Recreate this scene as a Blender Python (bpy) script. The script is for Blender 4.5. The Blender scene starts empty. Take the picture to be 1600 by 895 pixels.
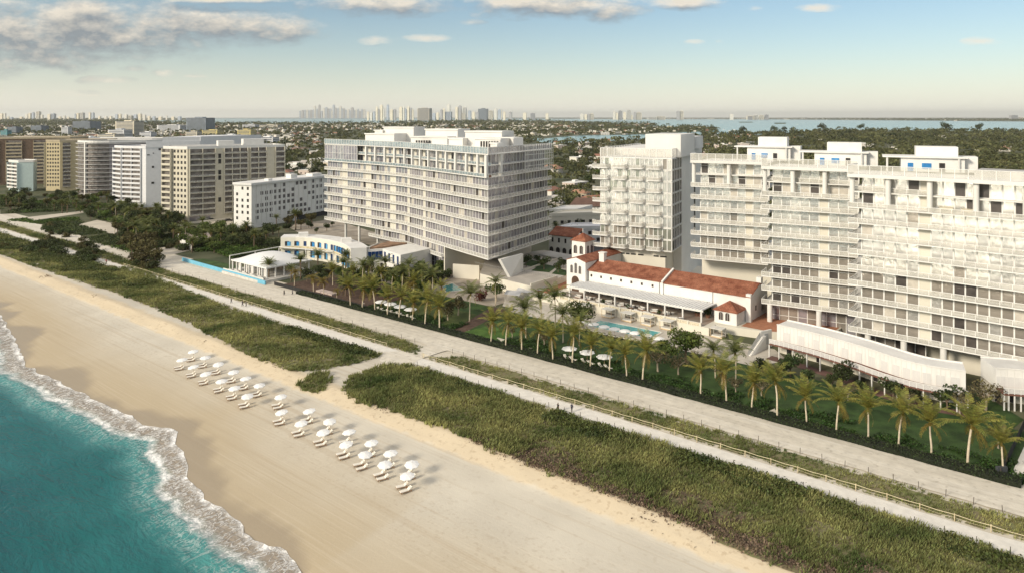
HAZE = 2.5e-5
SKYTINT = (.62, .70, .745); HORIZON = (7.7, 7.3, 6.4)
import bpy, math, random
import numpy as np
from mathutils import Vector, noise as mnoise
random.seed(7); RNG = np.random.default_rng(11)
C = bpy.context.scene.collection
R = math.radians
H, F, HY, CX = 60.0, 1125.0, 183.0, 800.0     # camera height, focal length, horizon row, centre column of a 1600 px wide survey photo
US, NS = (-0.772, 0.636), (0.636, 0.772)      # along the beach, inland
def G(px, py, z=0.0):
    Y = (H - z) * F / (py - HY); return ((px - CX) * Y / F, Y, z)
def W(s, t, z=0.0): return (US[0]*s + NS[0]*t, US[1]*s + NS[1]*t, z)
def ST(x, y): return (US[0]*x + US[1]*y, NS[0]*x + NS[1]*y)
def V3(p): return Vector(p)

# ------------------------------------------------------------------ materials
MATS = {}
def mat(name, col, rough=.8, var=.12, scale=.6, col2=None, metallic=0., bump=0., bscale=None, spec=.3, trans=0., island=0., objvar=0., stretch=None, detail=4.):
    if name in MATS: return MATS[name]
    m = bpy.data.materials.new(name); m.use_nodes = True; nt = m.node_tree; N = nt.nodes; L = nt.links
    b = N['Principled BSDF']; b.inputs['Roughness'].default_value = rough; b.inputs['Metallic'].default_value = metallic
    b.inputs['Specular IOR Level'].default_value = spec
    tc = N.new('ShaderNodeTexCoord'); src = tc.outputs['Object']
    if stretch:
        mp = N.new('ShaderNodeMapping'); mp.inputs['Scale'].default_value = stretch; L.new(src, mp.inputs['Vector']); src = mp.outputs['Vector']
    nz = N.new('ShaderNodeTexNoise'); nz.inputs['Scale'].default_value = scale; nz.inputs['Detail'].default_value = detail; L.new(src, nz.inputs['Vector'])
    cr = N.new('ShaderNodeValToRGB'); L.new(nz.outputs['Fac'], cr.inputs['Fac'])
    c1 = tuple(max(0, c*(1-var)) for c in col); c2 = col2 if col2 else tuple(min(1, c*(1+var)) for c in col)
    cr.color_ramp.elements[0].position = .32; cr.color_ramp.elements[1].position = .68
    cr.color_ramp.elements[0].color = (*c1, 1); cr.color_ramp.elements[1].color = (*c2, 1)
    out = cr.outputs['Color']
    def vary(fac_socket, amt):
        nonlocal out
        mr = N.new('ShaderNodeMapRange'); mr.inputs['To Min'].default_value = 1-amt; mr.inputs['To Max'].default_value = 1+amt
        L.new(fac_socket, mr.inputs['Value'])
        h = N.new('ShaderNodeHueSaturation'); L.new(out, h.inputs['Color']); L.new(mr.outputs['Result'], h.inputs['Value'])
        mh = N.new('ShaderNodeMapRange'); mh.inputs['To Min'].default_value = .5-amt*.05; mh.inputs['To Max'].default_value = .5+amt*.05
        L.new(fac_socket, mh.inputs['Value']); L.new(mh.outputs['Result'], h.inputs['Hue']); out = h.outputs['Color']
    if island:
        g = N.new('ShaderNodeNewGeometry'); vary(g.outputs['Random Per Island'], island)
    if objvar:
        o = N.new('ShaderNodeObjectInfo'); vary(o.outputs['Random'], objvar)
    L.new(out, b.inputs['Base Color'])
    if bump:
        n2 = N.new('ShaderNodeTexNoise'); n2.inputs['Scale'].default_value = bscale or scale*4; n2.inputs['Detail'].default_value = 5; L.new(src, n2.inputs['Vector'])
        bp = N.new('ShaderNodeBump'); bp.inputs['Strength'].default_value = bump; bp.inputs['Distance'].default_value = .3; L.new(n2.outputs['Fac'], bp.inputs['Height']); L.new(bp.outputs['Normal'], b.inputs['Normal'])
    if trans:
        tr = N.new('ShaderNodeBsdfTranslucent'); L.new(out, tr.inputs['Color'])
        mx = N.new('ShaderNodeMixShader'); mx.inputs['Fac'].default_value = trans
        L.new(b.outputs['BSDF'], mx.inputs[1]); L.new(tr.outputs['BSDF'], mx.inputs[2]); L.new(mx.outputs['Shader'], N['Material Output'].inputs['Surface'])
    MATS[name] = m; return m
def ramp_mat(name, cols, rough=.8):
    """object-random choice out of several paint colours"""
    if name in MATS: return MATS[name]
    m = bpy.data.materials.new(name); m.use_nodes = True; nt = m.node_tree; b = nt.nodes['Principled BSDF']; b.inputs['Roughness'].default_value = rough
    o = nt.nodes.new('ShaderNodeObjectInfo'); cr = nt.nodes.new('ShaderNodeValToRGB'); cr.color_ramp.interpolation = 'CONSTANT'
    e = cr.color_ramp.elements; n = len(cols)
    while len(e) < n: e.new(.5)
    for i, c in enumerate(cols): e[i].position = i/n; e[i].color = (*c, 1)
    nt.links.new(o.outputs['Random'], cr.inputs['Fac']); nt.links.new(cr.outputs['Color'], b.inputs['Base Color']); MATS[name] = m; return m
def glass(name, col, rough=.06, metallic=.55, wav=.15, wscale=.5):
    if name in MATS: return MATS[name]
    m = mat(name, col, rough=rough, var=.18, scale=.25, metallic=metallic, spec=.6)
    nt = m.node_tree; N = nt.nodes; L = nt.links; b = N['Principled BSDF']
    tc = N.new('ShaderNodeTexCoord'); nz = N.new('ShaderNodeTexNoise'); nz.inputs['Scale'].default_value = wscale; nz.inputs['Detail'].default_value = 3; L.new(tc.outputs['Object'], nz.inputs['Vector'])
    bp = N.new('ShaderNodeBump'); bp.inputs['Strength'].default_value = wav; bp.inputs['Distance'].default_value = .5; L.new(nz.outputs['Fac'], bp.inputs['Height']); L.new(bp.outputs['Normal'], b.inputs['Normal'])
    return m

# ------------------------------------------------------------------ mesh builder
class MB:
    def __init__(s): s.v = []; s.f = []; s.m = []
    def poly(s, pts, mi=0):
        n = len(s.v); s.v += [tuple(p) for p in pts]; s.f.append(tuple(range(n, n+len(pts)))); s.m.append(mi)
    def box(s, c, size, ang=0., mi=0):
        """c = centre of the base"""
        ca, sa = math.cos(ang), math.sin(ang); hx, hy = size[0]/2, size[1]/2; P = []
        for z in (0, size[2]):
            for x, y in ((-hx,-hy),(hx,-hy),(hx,hy),(-hx,hy)): P.append((c[0]+x*ca-y*sa, c[1]+x*sa+y*ca, c[2]+z))
        s._hexa(P, mi)
    def _hexa(s, P, mi=0):
        n = len(s.v); s.v += P
        for f in ((3,2,1,0),(4,5,6,7),(0,1,5,4),(1,2,6,5),(2,3,7,6),(3,0,4,7)): s.f.append(tuple(n+i for i in f)); s.m.append(mi)
    def wall(s, a, b, z0, z1, th, mi=0, side=0.):
        """upright slab from a to b; side shifts it sideways"""
        dx, dy = b[0]-a[0], b[1]-a[1]; l = math.hypot(dx, dy) or 1e-6; nx, ny = -dy/l, dx/l
        o0, o1 = side-th/2, side+th/2; P = []
        for z in (z0, z1):
            P += [(a[0]+nx*o0, a[1]+ny*o0, z), (b[0]+nx*o0, b[1]+ny*o0, z), (b[0]+nx*o1, b[1]+ny*o1, z), (a[0]+nx*o1, a[1]+ny*o1, z)]
        s._hexa(P, mi)
    def prism(s, poly, z0, z1, mi=0, top=None):
        n = len(poly); b = len(s.v)
        s.v += [(p[0], p[1], z0) for p in poly] + [(p[0], p[1], z1) for p in poly]
        s.f.append(tuple(range(b, b+n))[::-1]); s.m.append(mi); s.f.append(tuple(range(b+n, b+2*n))); s.m.append(mi if top is None else top)
        for i in range(n):
            j = (i+1) % n; s.f.append((b+i, b+j, b+n+j, b+n+i)); s.m.append(mi)
    def tube(s, pts, rad, n=6, mi=0, cap=True):
        b = len(s.v); k = len(pts)
        for i, p in enumerate(pts):
            p = Vector(p); d = (Vector(pts[min(i+1, k-1)]) - Vector(pts[max(i-1, 0)])).normalized()
            u = d.cross(Vector((0, 0, 1)) if abs(d.z) < .9 else Vector((1, 0, 0))).normalized(); w = d.cross(u)
            r = rad[i] if isinstance(rad, (list, tuple)) else rad
            for j in range(n):
                a = 2*math.pi*j/n; s.v.append(tuple(p + u*(r*math.cos(a)) + w*(r*math.sin(a))))
        for i in range(k-1):
            for j in range(n):
                j2 = (j+1) % n; s.f.append((b+i*n+j, b+i*n+j2, b+(i+1)*n+j2, b+(i+1)*n+j)); s.m.append(mi)
        if cap:
            s.f.append(tuple(b+j for j in range(n))[::-1]); s.m.append(mi); s.f.append(tuple(b+(k-1)*n+j for j in range(n))); s.m.append(mi)
    def raw(s, v, f, mi=0):
        n = len(s.v); s.v += [tuple(x) for x in v]; s.f += [tuple(i+n for i in q) for q in f]; s.m += [mi]*len(f)
    def build(s, name, mats, parent=None, smooth=False):
        me = bpy.data.meshes.new(name); base = BASE.get(parent.name, (0, 0, 0)) if parent else (0, 0, 0)
        v = np.array(s.v, dtype=float).reshape(-1, 3) - np.array(base)
        me.from_pydata(v.tolist(), [], s.f)
        if not isinstance(mats, (list, tuple)): mats = [mats]
        for m in mats: me.materials.append(m)
        if len(mats) > 1: me.polygons.foreach_set('material_index', s.m)
        if smooth: me.polygons.foreach_set('use_smooth', [True]*len(s.f))
        me.update(); o = bpy.data.objects.new(name, me); C.objects.link(o)
        if parent: o.parent = parent; BASE[o.name] = base
        return o
BASE = {}
def quads_object(name, v, m, parent=None):
    """v: (n,4,3) array -> one mesh of loose quads"""
    n = len(v); me = bpy.data.meshes.new(name); me.vertices.add(n*4); me.vertices.foreach_set('co', v.reshape(-1).astype(np.float32))
    me.loops.add(n*4); me.loops.foreach_set('vertex_index', np.arange(n*4, dtype=np.int32)); me.polygons.add(n)
    me.polygons.foreach_set('loop_start', np.arange(0, n*4, 4, dtype=np.int32)); me.update(calc_edges=True)
    for x in (m if isinstance(m, (list, tuple)) else [m]): me.materials.append(x)
    o = bpy.data.objects.new(name, me); C.objects.link(o)
    if parent: o.parent = parent
    return o
def tag(o, label=None, cat=None, group=None, kind=None):
    if label: o['label'] = label
    if cat: o['category'] = cat
    if group: o['group'] = group
    if kind: o['kind'] = kind
    return o
def thing(name, label, cat, loc=(0, 0, 0), group=None):
    o = bpy.data.objects.new(name, None); C.objects.link(o); o.location = loc; o.empty_display_size = .5
    BASE[o.name] = tuple(loc); return tag(o, label, cat, group)
def copy_tree(o, parent=None):
    c = o.copy(); C.objects.link(c); c.parent = parent
    for ch in o.children: copy_tree(ch, c)
    return c
def struct(o): o['kind'] = 'structure'; return o
def setz(o, z): o.location.z = z; return o
def sheet(name, pts, z, m, kind='structure'):
    b = MB(); b.poly([(p[0], p[1], z) for p in pts]); o = b.build(name, m); o['kind'] = kind; return o
ORD = ['', 'first', 'second', 'third', 'fourth', 'fifth', 'sixth', 'seventh', 'eighth', 'ninth', 'tenth', 'eleventh', 'twelfth', 'thirteenth', 'fourteenth', 'fifteenth', 'sixteenth', 'seventeenth', 'eighteenth', 'nineteenth', 'twentieth']
def nth(i):
    if i <= 20: return ORD[i]
    t, u = divmod(i, 10); return ['', '', 'twenty', 'thirty', 'forty', 'fifty', 'sixty', 'seventy', 'eighty', 'ninety'][t] + ('-' + ORD[u] if u else 'th') if t < 10 else 'hundredth'
def offset(P, d):
    """offset an open left-to-right polyline away from the camera side by d"""
    n = len(P); out = []
    for i in range(n):
        ns = []
        for a, b in ((i-1, i), (i, i+1)):
            if a >= 0 and b < n:
                dx, dy = P[b][0]-P[a][0], P[b][1]-P[a][1]; l = math.hypot(dx, dy); ns.append((-dy/l, dx/l))
        if len(ns) == 1: nx, ny = ns[0]
        else:
            nx, ny = ns[0][0]+ns[1][0], ns[0][1]+ns[1][1]; q = nx*nx+ny*ny; nx, ny = 2*nx/q, 2*ny/q
        out.append((P[i][0]+nx*d, P[i][1]+ny*d))
    return out
def lerp(a, b, u): return tuple(a[i]+(b[i]-a[i])*u for i in range(len(a)))
def along(P, step):
    """points, and the segment's angle, every `step` along a polyline (each edge split evenly)"""
    out = []
    for a, b in zip(P[:-1], P[1:]):
        l = math.hypot(b[0]-a[0], b[1]-a[1]); n = max(1, round(l/step)); ang = math.atan2(b[1]-a[1], b[0]-a[0])
        out += [(lerp(a, b, i/n), ang) for i in range(n)]
    out.append((P[-1][:2], ang)); return out

# ------------------------------------------------------------------ camera, sun, sky
cam = bpy.data.cameras.new('camera'); co = bpy.data.objects.new('camera', cam); C.objects.link(co); bpy.context.scene.camera = co
co.location = (0, 0, H); co.rotation_euler = (R(90), 0, 0); cam.sensor_width = 36; cam.lens = 36*F/1600
cam.shift_y = -(447.5-HY)/1600; cam.clip_start = 1; cam.clip_end = 90000
SUN_AZ = math.atan2(-.80, -.60); SUN_EL = R(24)
sd = Vector((math.cos(SUN_EL)*-.80, math.cos(SUN_EL)*-.60, math.sin(SUN_EL)))
sl = bpy.data.lights.new('sun', 'SUN'); sl.energy = 3.0; sl.angle = R(12.0); sl.color = (1, .89, .72)
so = bpy.data.objects.new('sun', sl); C.objects.link(so); so.rotation_euler = (-sd).to_track_quat('-Z', 'Y').to_euler(); so.location = (-200, -200, 300)
w = bpy.data.worlds.new('World'); bpy.context.scene.world = w; w.use_nodes = True; nt = w.node_tree; N = nt.nodes; L = nt.links
sky = N.new('ShaderNodeTexSky'); sky.sky_type = 'NISHITA'; sky.sun_disc = False; sky.sun_elevation = SUN_EL
sky.sun_rotation = math.atan2(sd.x, sd.y); sky.altitude = 0; sky.air_density = 1.0; sky.dust_density = .7; sky.ozone_density = 1.0
w.cycles.sampling_method='MANUAL'; w.cycles.sample_map_resolution=256; bg = N['Background']; bg.inputs['Strength'].default_value = .118
tc = N.new('ShaderNodeTexCoord'); sx = N.new('ShaderNodeSeparateXYZ'); L.new(tc.outputs['Generated'], sx.inputs[0])
def M(op, a, b=None, c=None, clamp=False):
    n = N.new('ShaderNodeMath'); n.operation = op; n.use_clamp = clamp
    for i, x in enumerate((a, b, c)):
        if x is None: continue
        if isinstance(x, (int, float)): n.inputs[i].default_value = x
        else: L.new(x, n.inputs[i])
    return n.outputs[0]
ysafe = M('MAXIMUM', sx.outputs[1], .02); az = M('DIVIDE', sx.outputs[0], ysafe); el = M('DIVIDE', sx.outputs[2], ysafe)
CL = [(120,50,260,58,1.0),(340,44,175,34,.95),(30,80,150,44,.85),(430,45,90,22,.7),(10,18,120,26,.8),(15,105,34,9,.7),(165,126,60,9,.62),(258,113,26,9,.62),(200,107,42,7,.5),(308,119,30,4,.5),(600,8,135,22,.9),(345,-2,120,10,.9),
      (592,64,40,10,.62),(668,60,50,8,.6),(530,20,42,15,.5),(850,8,150,24,.95),(960,20,64,20,.8),(1075,4,70,15,.75),(1180,12,20,7,.5),(1280,13,42,8,.7),(1540,65,42,9,.72),(1085,66,26,6,.45),(1385,62,22,7,.42),
      (740,35,34,8,.45),(120,146,190,12,.34),(500,108,26,4,.36),(1125,65,12,5,.4)]
def cloud(dx, dy):
    a = M('ADD', az, dx); e = M('ADD', el, dy); tot = None
    for (cx, cy, rx, ry, k) in CL:
        u = M('MULTIPLY', M('SUBTRACT', a, (cx-CX)/F), F/rx); v = M('MULTIPLY', M('SUBTRACT', e, (HY-cy)/F), F/ry)
        q = M('ADD', M('MULTIPLY', u, u), M('MULTIPLY', v, v)); g = M('MULTIPLY', M('POWER', 2.718, M('MULTIPLY', q, -1.0)), k)
        tot = g if tot is None else M('MAXIMUM', tot, g)
    cb = N.new('ShaderNodeCombineXYZ'); L.new(a, cb.inputs[0]); L.new(M('MULTIPLY', e, 2.1), cb.inputs[1])
    nz = N.new('ShaderNodeTexNoise'); nz.inputs['Scale'].default_value = 14; nz.inputs['Detail'].default_value = 11; nz.inputs['Roughness'].default_value = .62; L.new(cb.outputs[0], nz.inputs['Vector'])
    d = M('ADD', tot, M('MULTIPLY', M('SUBTRACT', nz.outputs['Fac'], .5), 1.7)); d = M('SUBTRACT', d, M('MULTIPLY', M('SUBTRACT', .3, tot, clamp=True), 3.0))
    return d
d0 = cloud(0, 0); d1 = cloud(-.006, .013)
mr = N.new('ShaderNodeMapRange'); mr.interpolation_type = 'SMOOTHSTEP'; mr.inputs['From Min'].default_value = .22; mr.inputs['From Max'].default_value = .95; L.new(d0, mr.inputs['Value'])
alpha = M('MULTIPLY', mr.outputs['Result'], .9)
lit = N.new('ShaderNodeMapRange'); lit.inputs['From Min'].default_value = -.22; lit.inputs['From Max'].default_value = .55; L.new(M('SUBTRACT', d0, d1), lit.inputs['Value'])
cc = N.new('ShaderNodeValToRGB'); e = cc.color_ramp.elements; e[0].color = (2.0, 2.2, 2.4, 1); e[1].color = (6.6, 5.9, 4.9, 1); e[0].position = .12; e[1].position = .85; L.new(lit.outputs['Result'], cc.inputs['Fac'])
# thick cloud is greyer than its thin rim
thick = N.new('ShaderNodeMapRange'); thick.inputs['From Min'].default_value = .5; thick.inputs['From Max'].default_value = 1.5; thick.inputs['To Min'].default_value = 1.0; thick.inputs['To Max'].default_value = .72; L.new(d0, thick.inputs['Value'])
sc_ = N.new('ShaderNodeVectorMath'); sc_.operation = 'SCALE'; L.new(cc.outputs['Color'], sc_.inputs[0]); L.new(thick.outputs['Result'], sc_.inputs['Scale'])
# the sky pales towards the horizon
tint = N.new('ShaderNodeMix'); tint.data_type = 'RGBA'; tint.blend_type = 'MULTIPLY'; tint.inputs['Factor'].default_value = 1; L.new(sky.outputs['Color'], tint.inputs['A']); tint.inputs['B'].default_value = (*SKYTINT, 1)
hf = M('MULTIPLY', M('POWER', 2.718, M('MULTIPLY', M('MAXIMUM', sx.outputs[2], 0.0), -1/.05)), .88)
hzmix = N.new('ShaderNodeMix'); hzmix.data_type = 'RGBA'; L.new(hf, hzmix.inputs['Factor']); L.new(tint.outputs['Result'], hzmix.inputs['A']); hzmix.inputs['B'].default_value = (*HORIZON, 1)
mx = N.new('ShaderNodeMix'); mx.data_type = 'RGBA'; L.new(alpha, mx.inputs['Factor']); L.new(hzmix.outputs['Result'], mx.inputs['A']); L.new(sc_.outputs[0], mx.inputs['B'])
# unseen high cloud above the frame, added to brighten and neutralise fill light
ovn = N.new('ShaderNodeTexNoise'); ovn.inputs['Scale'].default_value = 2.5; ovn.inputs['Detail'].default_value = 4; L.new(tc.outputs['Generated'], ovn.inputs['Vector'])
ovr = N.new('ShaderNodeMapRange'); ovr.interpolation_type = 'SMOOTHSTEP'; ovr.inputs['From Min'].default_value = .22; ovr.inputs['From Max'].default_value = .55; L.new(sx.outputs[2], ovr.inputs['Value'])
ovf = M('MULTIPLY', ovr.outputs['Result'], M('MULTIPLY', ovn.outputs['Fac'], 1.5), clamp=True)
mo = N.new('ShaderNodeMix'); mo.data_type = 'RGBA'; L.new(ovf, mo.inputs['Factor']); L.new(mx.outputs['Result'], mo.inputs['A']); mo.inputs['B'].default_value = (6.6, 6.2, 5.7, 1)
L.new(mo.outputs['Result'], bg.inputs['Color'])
vs = bpy.context.scene.view_settings; vs.view_transform = 'Standard'; vs.look = 'None'; vs.exposure = 0.40; vs.gamma = 1; vs.use_curve_mapping = False
# ------------------------------------------------------------------ ground, sea, beach, dunes
def rotated(o):
    return o
def snoise(s, t, sc, seed=0.): return mnoise.noise(Vector((s*sc+seed, t*sc-seed, seed*.37)))
def fbm(s, t, sc, seed=0.):
    return snoise(s, t, sc, seed) + .5*snoise(s, t, sc*2.1, seed+5) + .25*snoise(s, t, sc*4.3, seed+9)
SHORE_PX = [(473,893),(461,874),(447,853),(413,851),(371,814),(325,777),(292,744),(290,712),(274,693),(273,672),(223,665),(204,649),(176,640),(100,601),(42,573),(21,526),(0,494)]
SHORE = sorted(ST(*G(x, y, -1.55)[:2]) for x, y in SHORE_PX)
SS = np.array([p[0] for p in SHORE]); TT = np.array([p[1] for p in SHORE])
def shore(s):
    base = float(np.interp(s, SS, TT)) if SS[0] < s < SS[-1] else (TT[0] if s <= SS[0] else TT[-1]) + 2.5*math.sin(s*.05) - 2
    return base + .9*snoise(s, 0, .22, 3) + .45*snoise(s, 0, .6, 8)
def zs(s, t):
    if t < 60: return -1.6 - (60-t)*.10
    if t < 92: return -1.6 + (t-60)/32*1.6
    k = 1.35 + .5*snoise(s, t, .15, 2)
    if t < 96.5: return (t-92)/4.5*.75*k + .16*abs(snoise(s, t, .7, 12))*min(1, t-92)
    if t < 117: return .75*k - (t-96.5)/20.5*(.75*k-.12)
    return max(0., .12 - (t-117)*.02)
def grid(name, S, T, zf, m, attr=None, smooth=True):
    ns, nt_ = len(S), len(T); v = []; A = []
    for s in S:
        for t in T:
            t2 = t(s) if callable(t) else t
            v.append(W(s, t2, zf(s, t2)))
            if attr: A.append(attr(s, t2))
    f = [(i*nt_+j, i*nt_+j+1, (i+1)*nt_+j+1, (i+1)*nt_+j) for i in range(ns-1) for j in range(nt_-1)]
    me = bpy.data.meshes.new(name); me.from_pydata(v, [], f); me.materials.append(m)
    if smooth: me.polygons.foreach_set('use_smooth', [True]*len(f))
    if attr:
        a = me.attributes.new('d', 'FLOAT', 'POINT'); a.data.foreach_set('value', A)
    o = bpy.data.objects.new(name, me); C.objects.link(o); return struct(o)
S_near = list(np.arange(-60, 330, 1.5)) + list(np.arange(330, 1400, 12))
# sand
def sand_mat():
    m = mat('beach_sand', (.545, .50, .415), rough=.9, var=.06, scale=.08, col2=(.59, .545, .455), bump=.10, bscale=2.2)
    nt = m.node_tree; N = nt.nodes; L = nt.links; b = N['Principled BSDF']; old = b.inputs['Base Color'].links[0].from_socket
    at = N.new('ShaderNodeAttribute'); at.attribute_name = 'd'
    tc = N.new('ShaderNodeTexCoord'); rot = N.new('ShaderNodeMapping'); rot.inputs['Rotation'].default_value = (0, 0, -math.atan2(US[1], US[0])); L.new(tc.outputs['Object'], rot.inputs['Vector'])
    def nz(vec, sc, det=4, scl=None):
        if scl:
            mp = N.new('ShaderNodeMapping'); mp.inputs['Scale'].default_value = scl; L.new(vec, mp.inputs['Vector']); vec = mp.outputs['Vector']
        n = N.new('ShaderNodeTexNoise'); n.inputs['Scale'].default_value = sc; n.inputs['Detail'].default_value = det; L.new(vec, n.inputs['Vector']); return n.outputs['Fac']
    def mth(op, a, bb, clamp=False):
        n = N.new('ShaderNodeMath'); n.operation = op; n.use_clamp = clamp
        for i, x in enumerate((a, bb)):
            if isinstance(x, (int, float)): n.inputs[i].default_value = x
            else: L.new(x, n.inputs[i])
        return n.outputs[0]
    def mixc(f, a, c):
        n = N.new('ShaderNodeMix'); n.data_type = 'RGBA'; L.new(f, n.inputs['Factor'])
        (L.new(a, n.inputs['A']) if not isinstance(a, tuple) else None); n.inputs['B'].default_value = (*c, 1); return n.outputs['Result']
    def rng(x, a, b_, lo=0., hi=1.):
        n = N.new('ShaderNodeMapRange'); n.interpolation_type = 'SMOOTHSTEP'; n.inputs['From Min'].default_value = a; n.inputs['From Max'].default_value = b_; n.inputs['To Min'].default_value = lo; n.inputs['To Max'].default_value = hi; L.new(x, n.inputs['Value']); return n.outputs['Result']
    big = nz(rot.outputs['Vector'], .03, 3, (.35, 1.4, 1)); d = mth('ADD', at.outputs['Fac'], mth('MULTIPLY', mth('SUBTRACT', big, .5), 16.))
    # golden damp sand nearer the water, grey wet sand at the swash, raked lines along the beach
    c = mixc(rng(d, 27, 4), old, (.455, .375, .255))
    tr1 = nz(rot.outputs['Vector'], 1.7, 3, (.8, 1, 1)); tz_ = mth('MULTIPLY', rng(at.outputs['Fac'], 13, 17), rng(at.outputs['Fac'], 30, 25)); c = mixc(mth('MULTIPLY', mth('MULTIPLY', rng(tr1, .54, .68), tz_), .25), c, (.34, .265, .18))
    ln = nz(rot.outputs['Vector'], 1.0, 3, (.02, 1.1, 1)); c = mixc(mth('MULTIPLY', rng(ln, .52, .68), .32), c, (.40, .32, .22))
    ln2 = nz(rot.outputs['Vector'], 1.0, 2, (.05, 4.0, 1)); c = mixc(mth('MULTIPLY', rng(ln2, .5, .7), .13), c, (.74, .66, .54))
    sp = N.new('ShaderNodeSeparateXYZ'); L.new(rot.outputs['Vector'], sp.inputs[0]); tn = nz(rot.outputs['Vector'], .35, 5); tt = mth('ADD', mth('MULTIPLY', sp.outputs[1], -1.0), mth('MULTIPLY', mth('SUBTRACT', tn, .5), 3.0)); sc1 = mth('MULTIPLY', rng(tt, 91.6, 93.0), rng(tt, 99.5, 97.0)); c = mixc(mth('MULTIPLY', sc1, .8), c, (.60, .495, .34)); cl = nz(rot.outputs['Vector'], 1.1, 6); c = mixc(mth('MULTIPLY', mth('MULTIPLY', rng(cl, .56, .68), sc1), .35), c, (.30, .215, .13))
    wn = nz(rot.outputs['Vector'], .045, 3, (1.0, .3, 1)); wet = mth('ADD', at.outputs['Fac'], mth('MULTIPLY', mth('SUBTRACT', .50, wn), 26.))
    wf = rng(wet, 5.0, 1.5); c = mixc(mth('MULTIPLY', wf, .6), c, (.27, .215, .15))
    ft = nz(rot.outputs['Vector'], .9, 2); c = mixc(mth('MULTIPLY', mth('MULTIPLY', rng(ft, .60, .70), rng(d, 12, 20)), .16), c, (.33, .26, .18))
    L.new(c, b.inputs['Base Color'])
    r = N.new('ShaderNodeMapRange'); r.inputs['To Min'].default_value = .92; r.inputs['To Max'].default_value = .42; L.new(wf, r.inputs['Value']); L.new(r.outputs['Result'], b.inputs['Roughness'])
    return m
T_sand = [20, 40, 50, 54] + list(np.arange(56, 92, 1.5)) + list(np.arange(92, 97.5, .5)) + list(np.arange(99, 150, 2.5))
beach = grid('beach', S_near, T_sand, lambda s, t: zs(s, t) + (.05*snoise(s, t, .4, 1) if t > 60 else 0), sand_mat(), attr=lambda s, t: t - shore(s))
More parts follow.
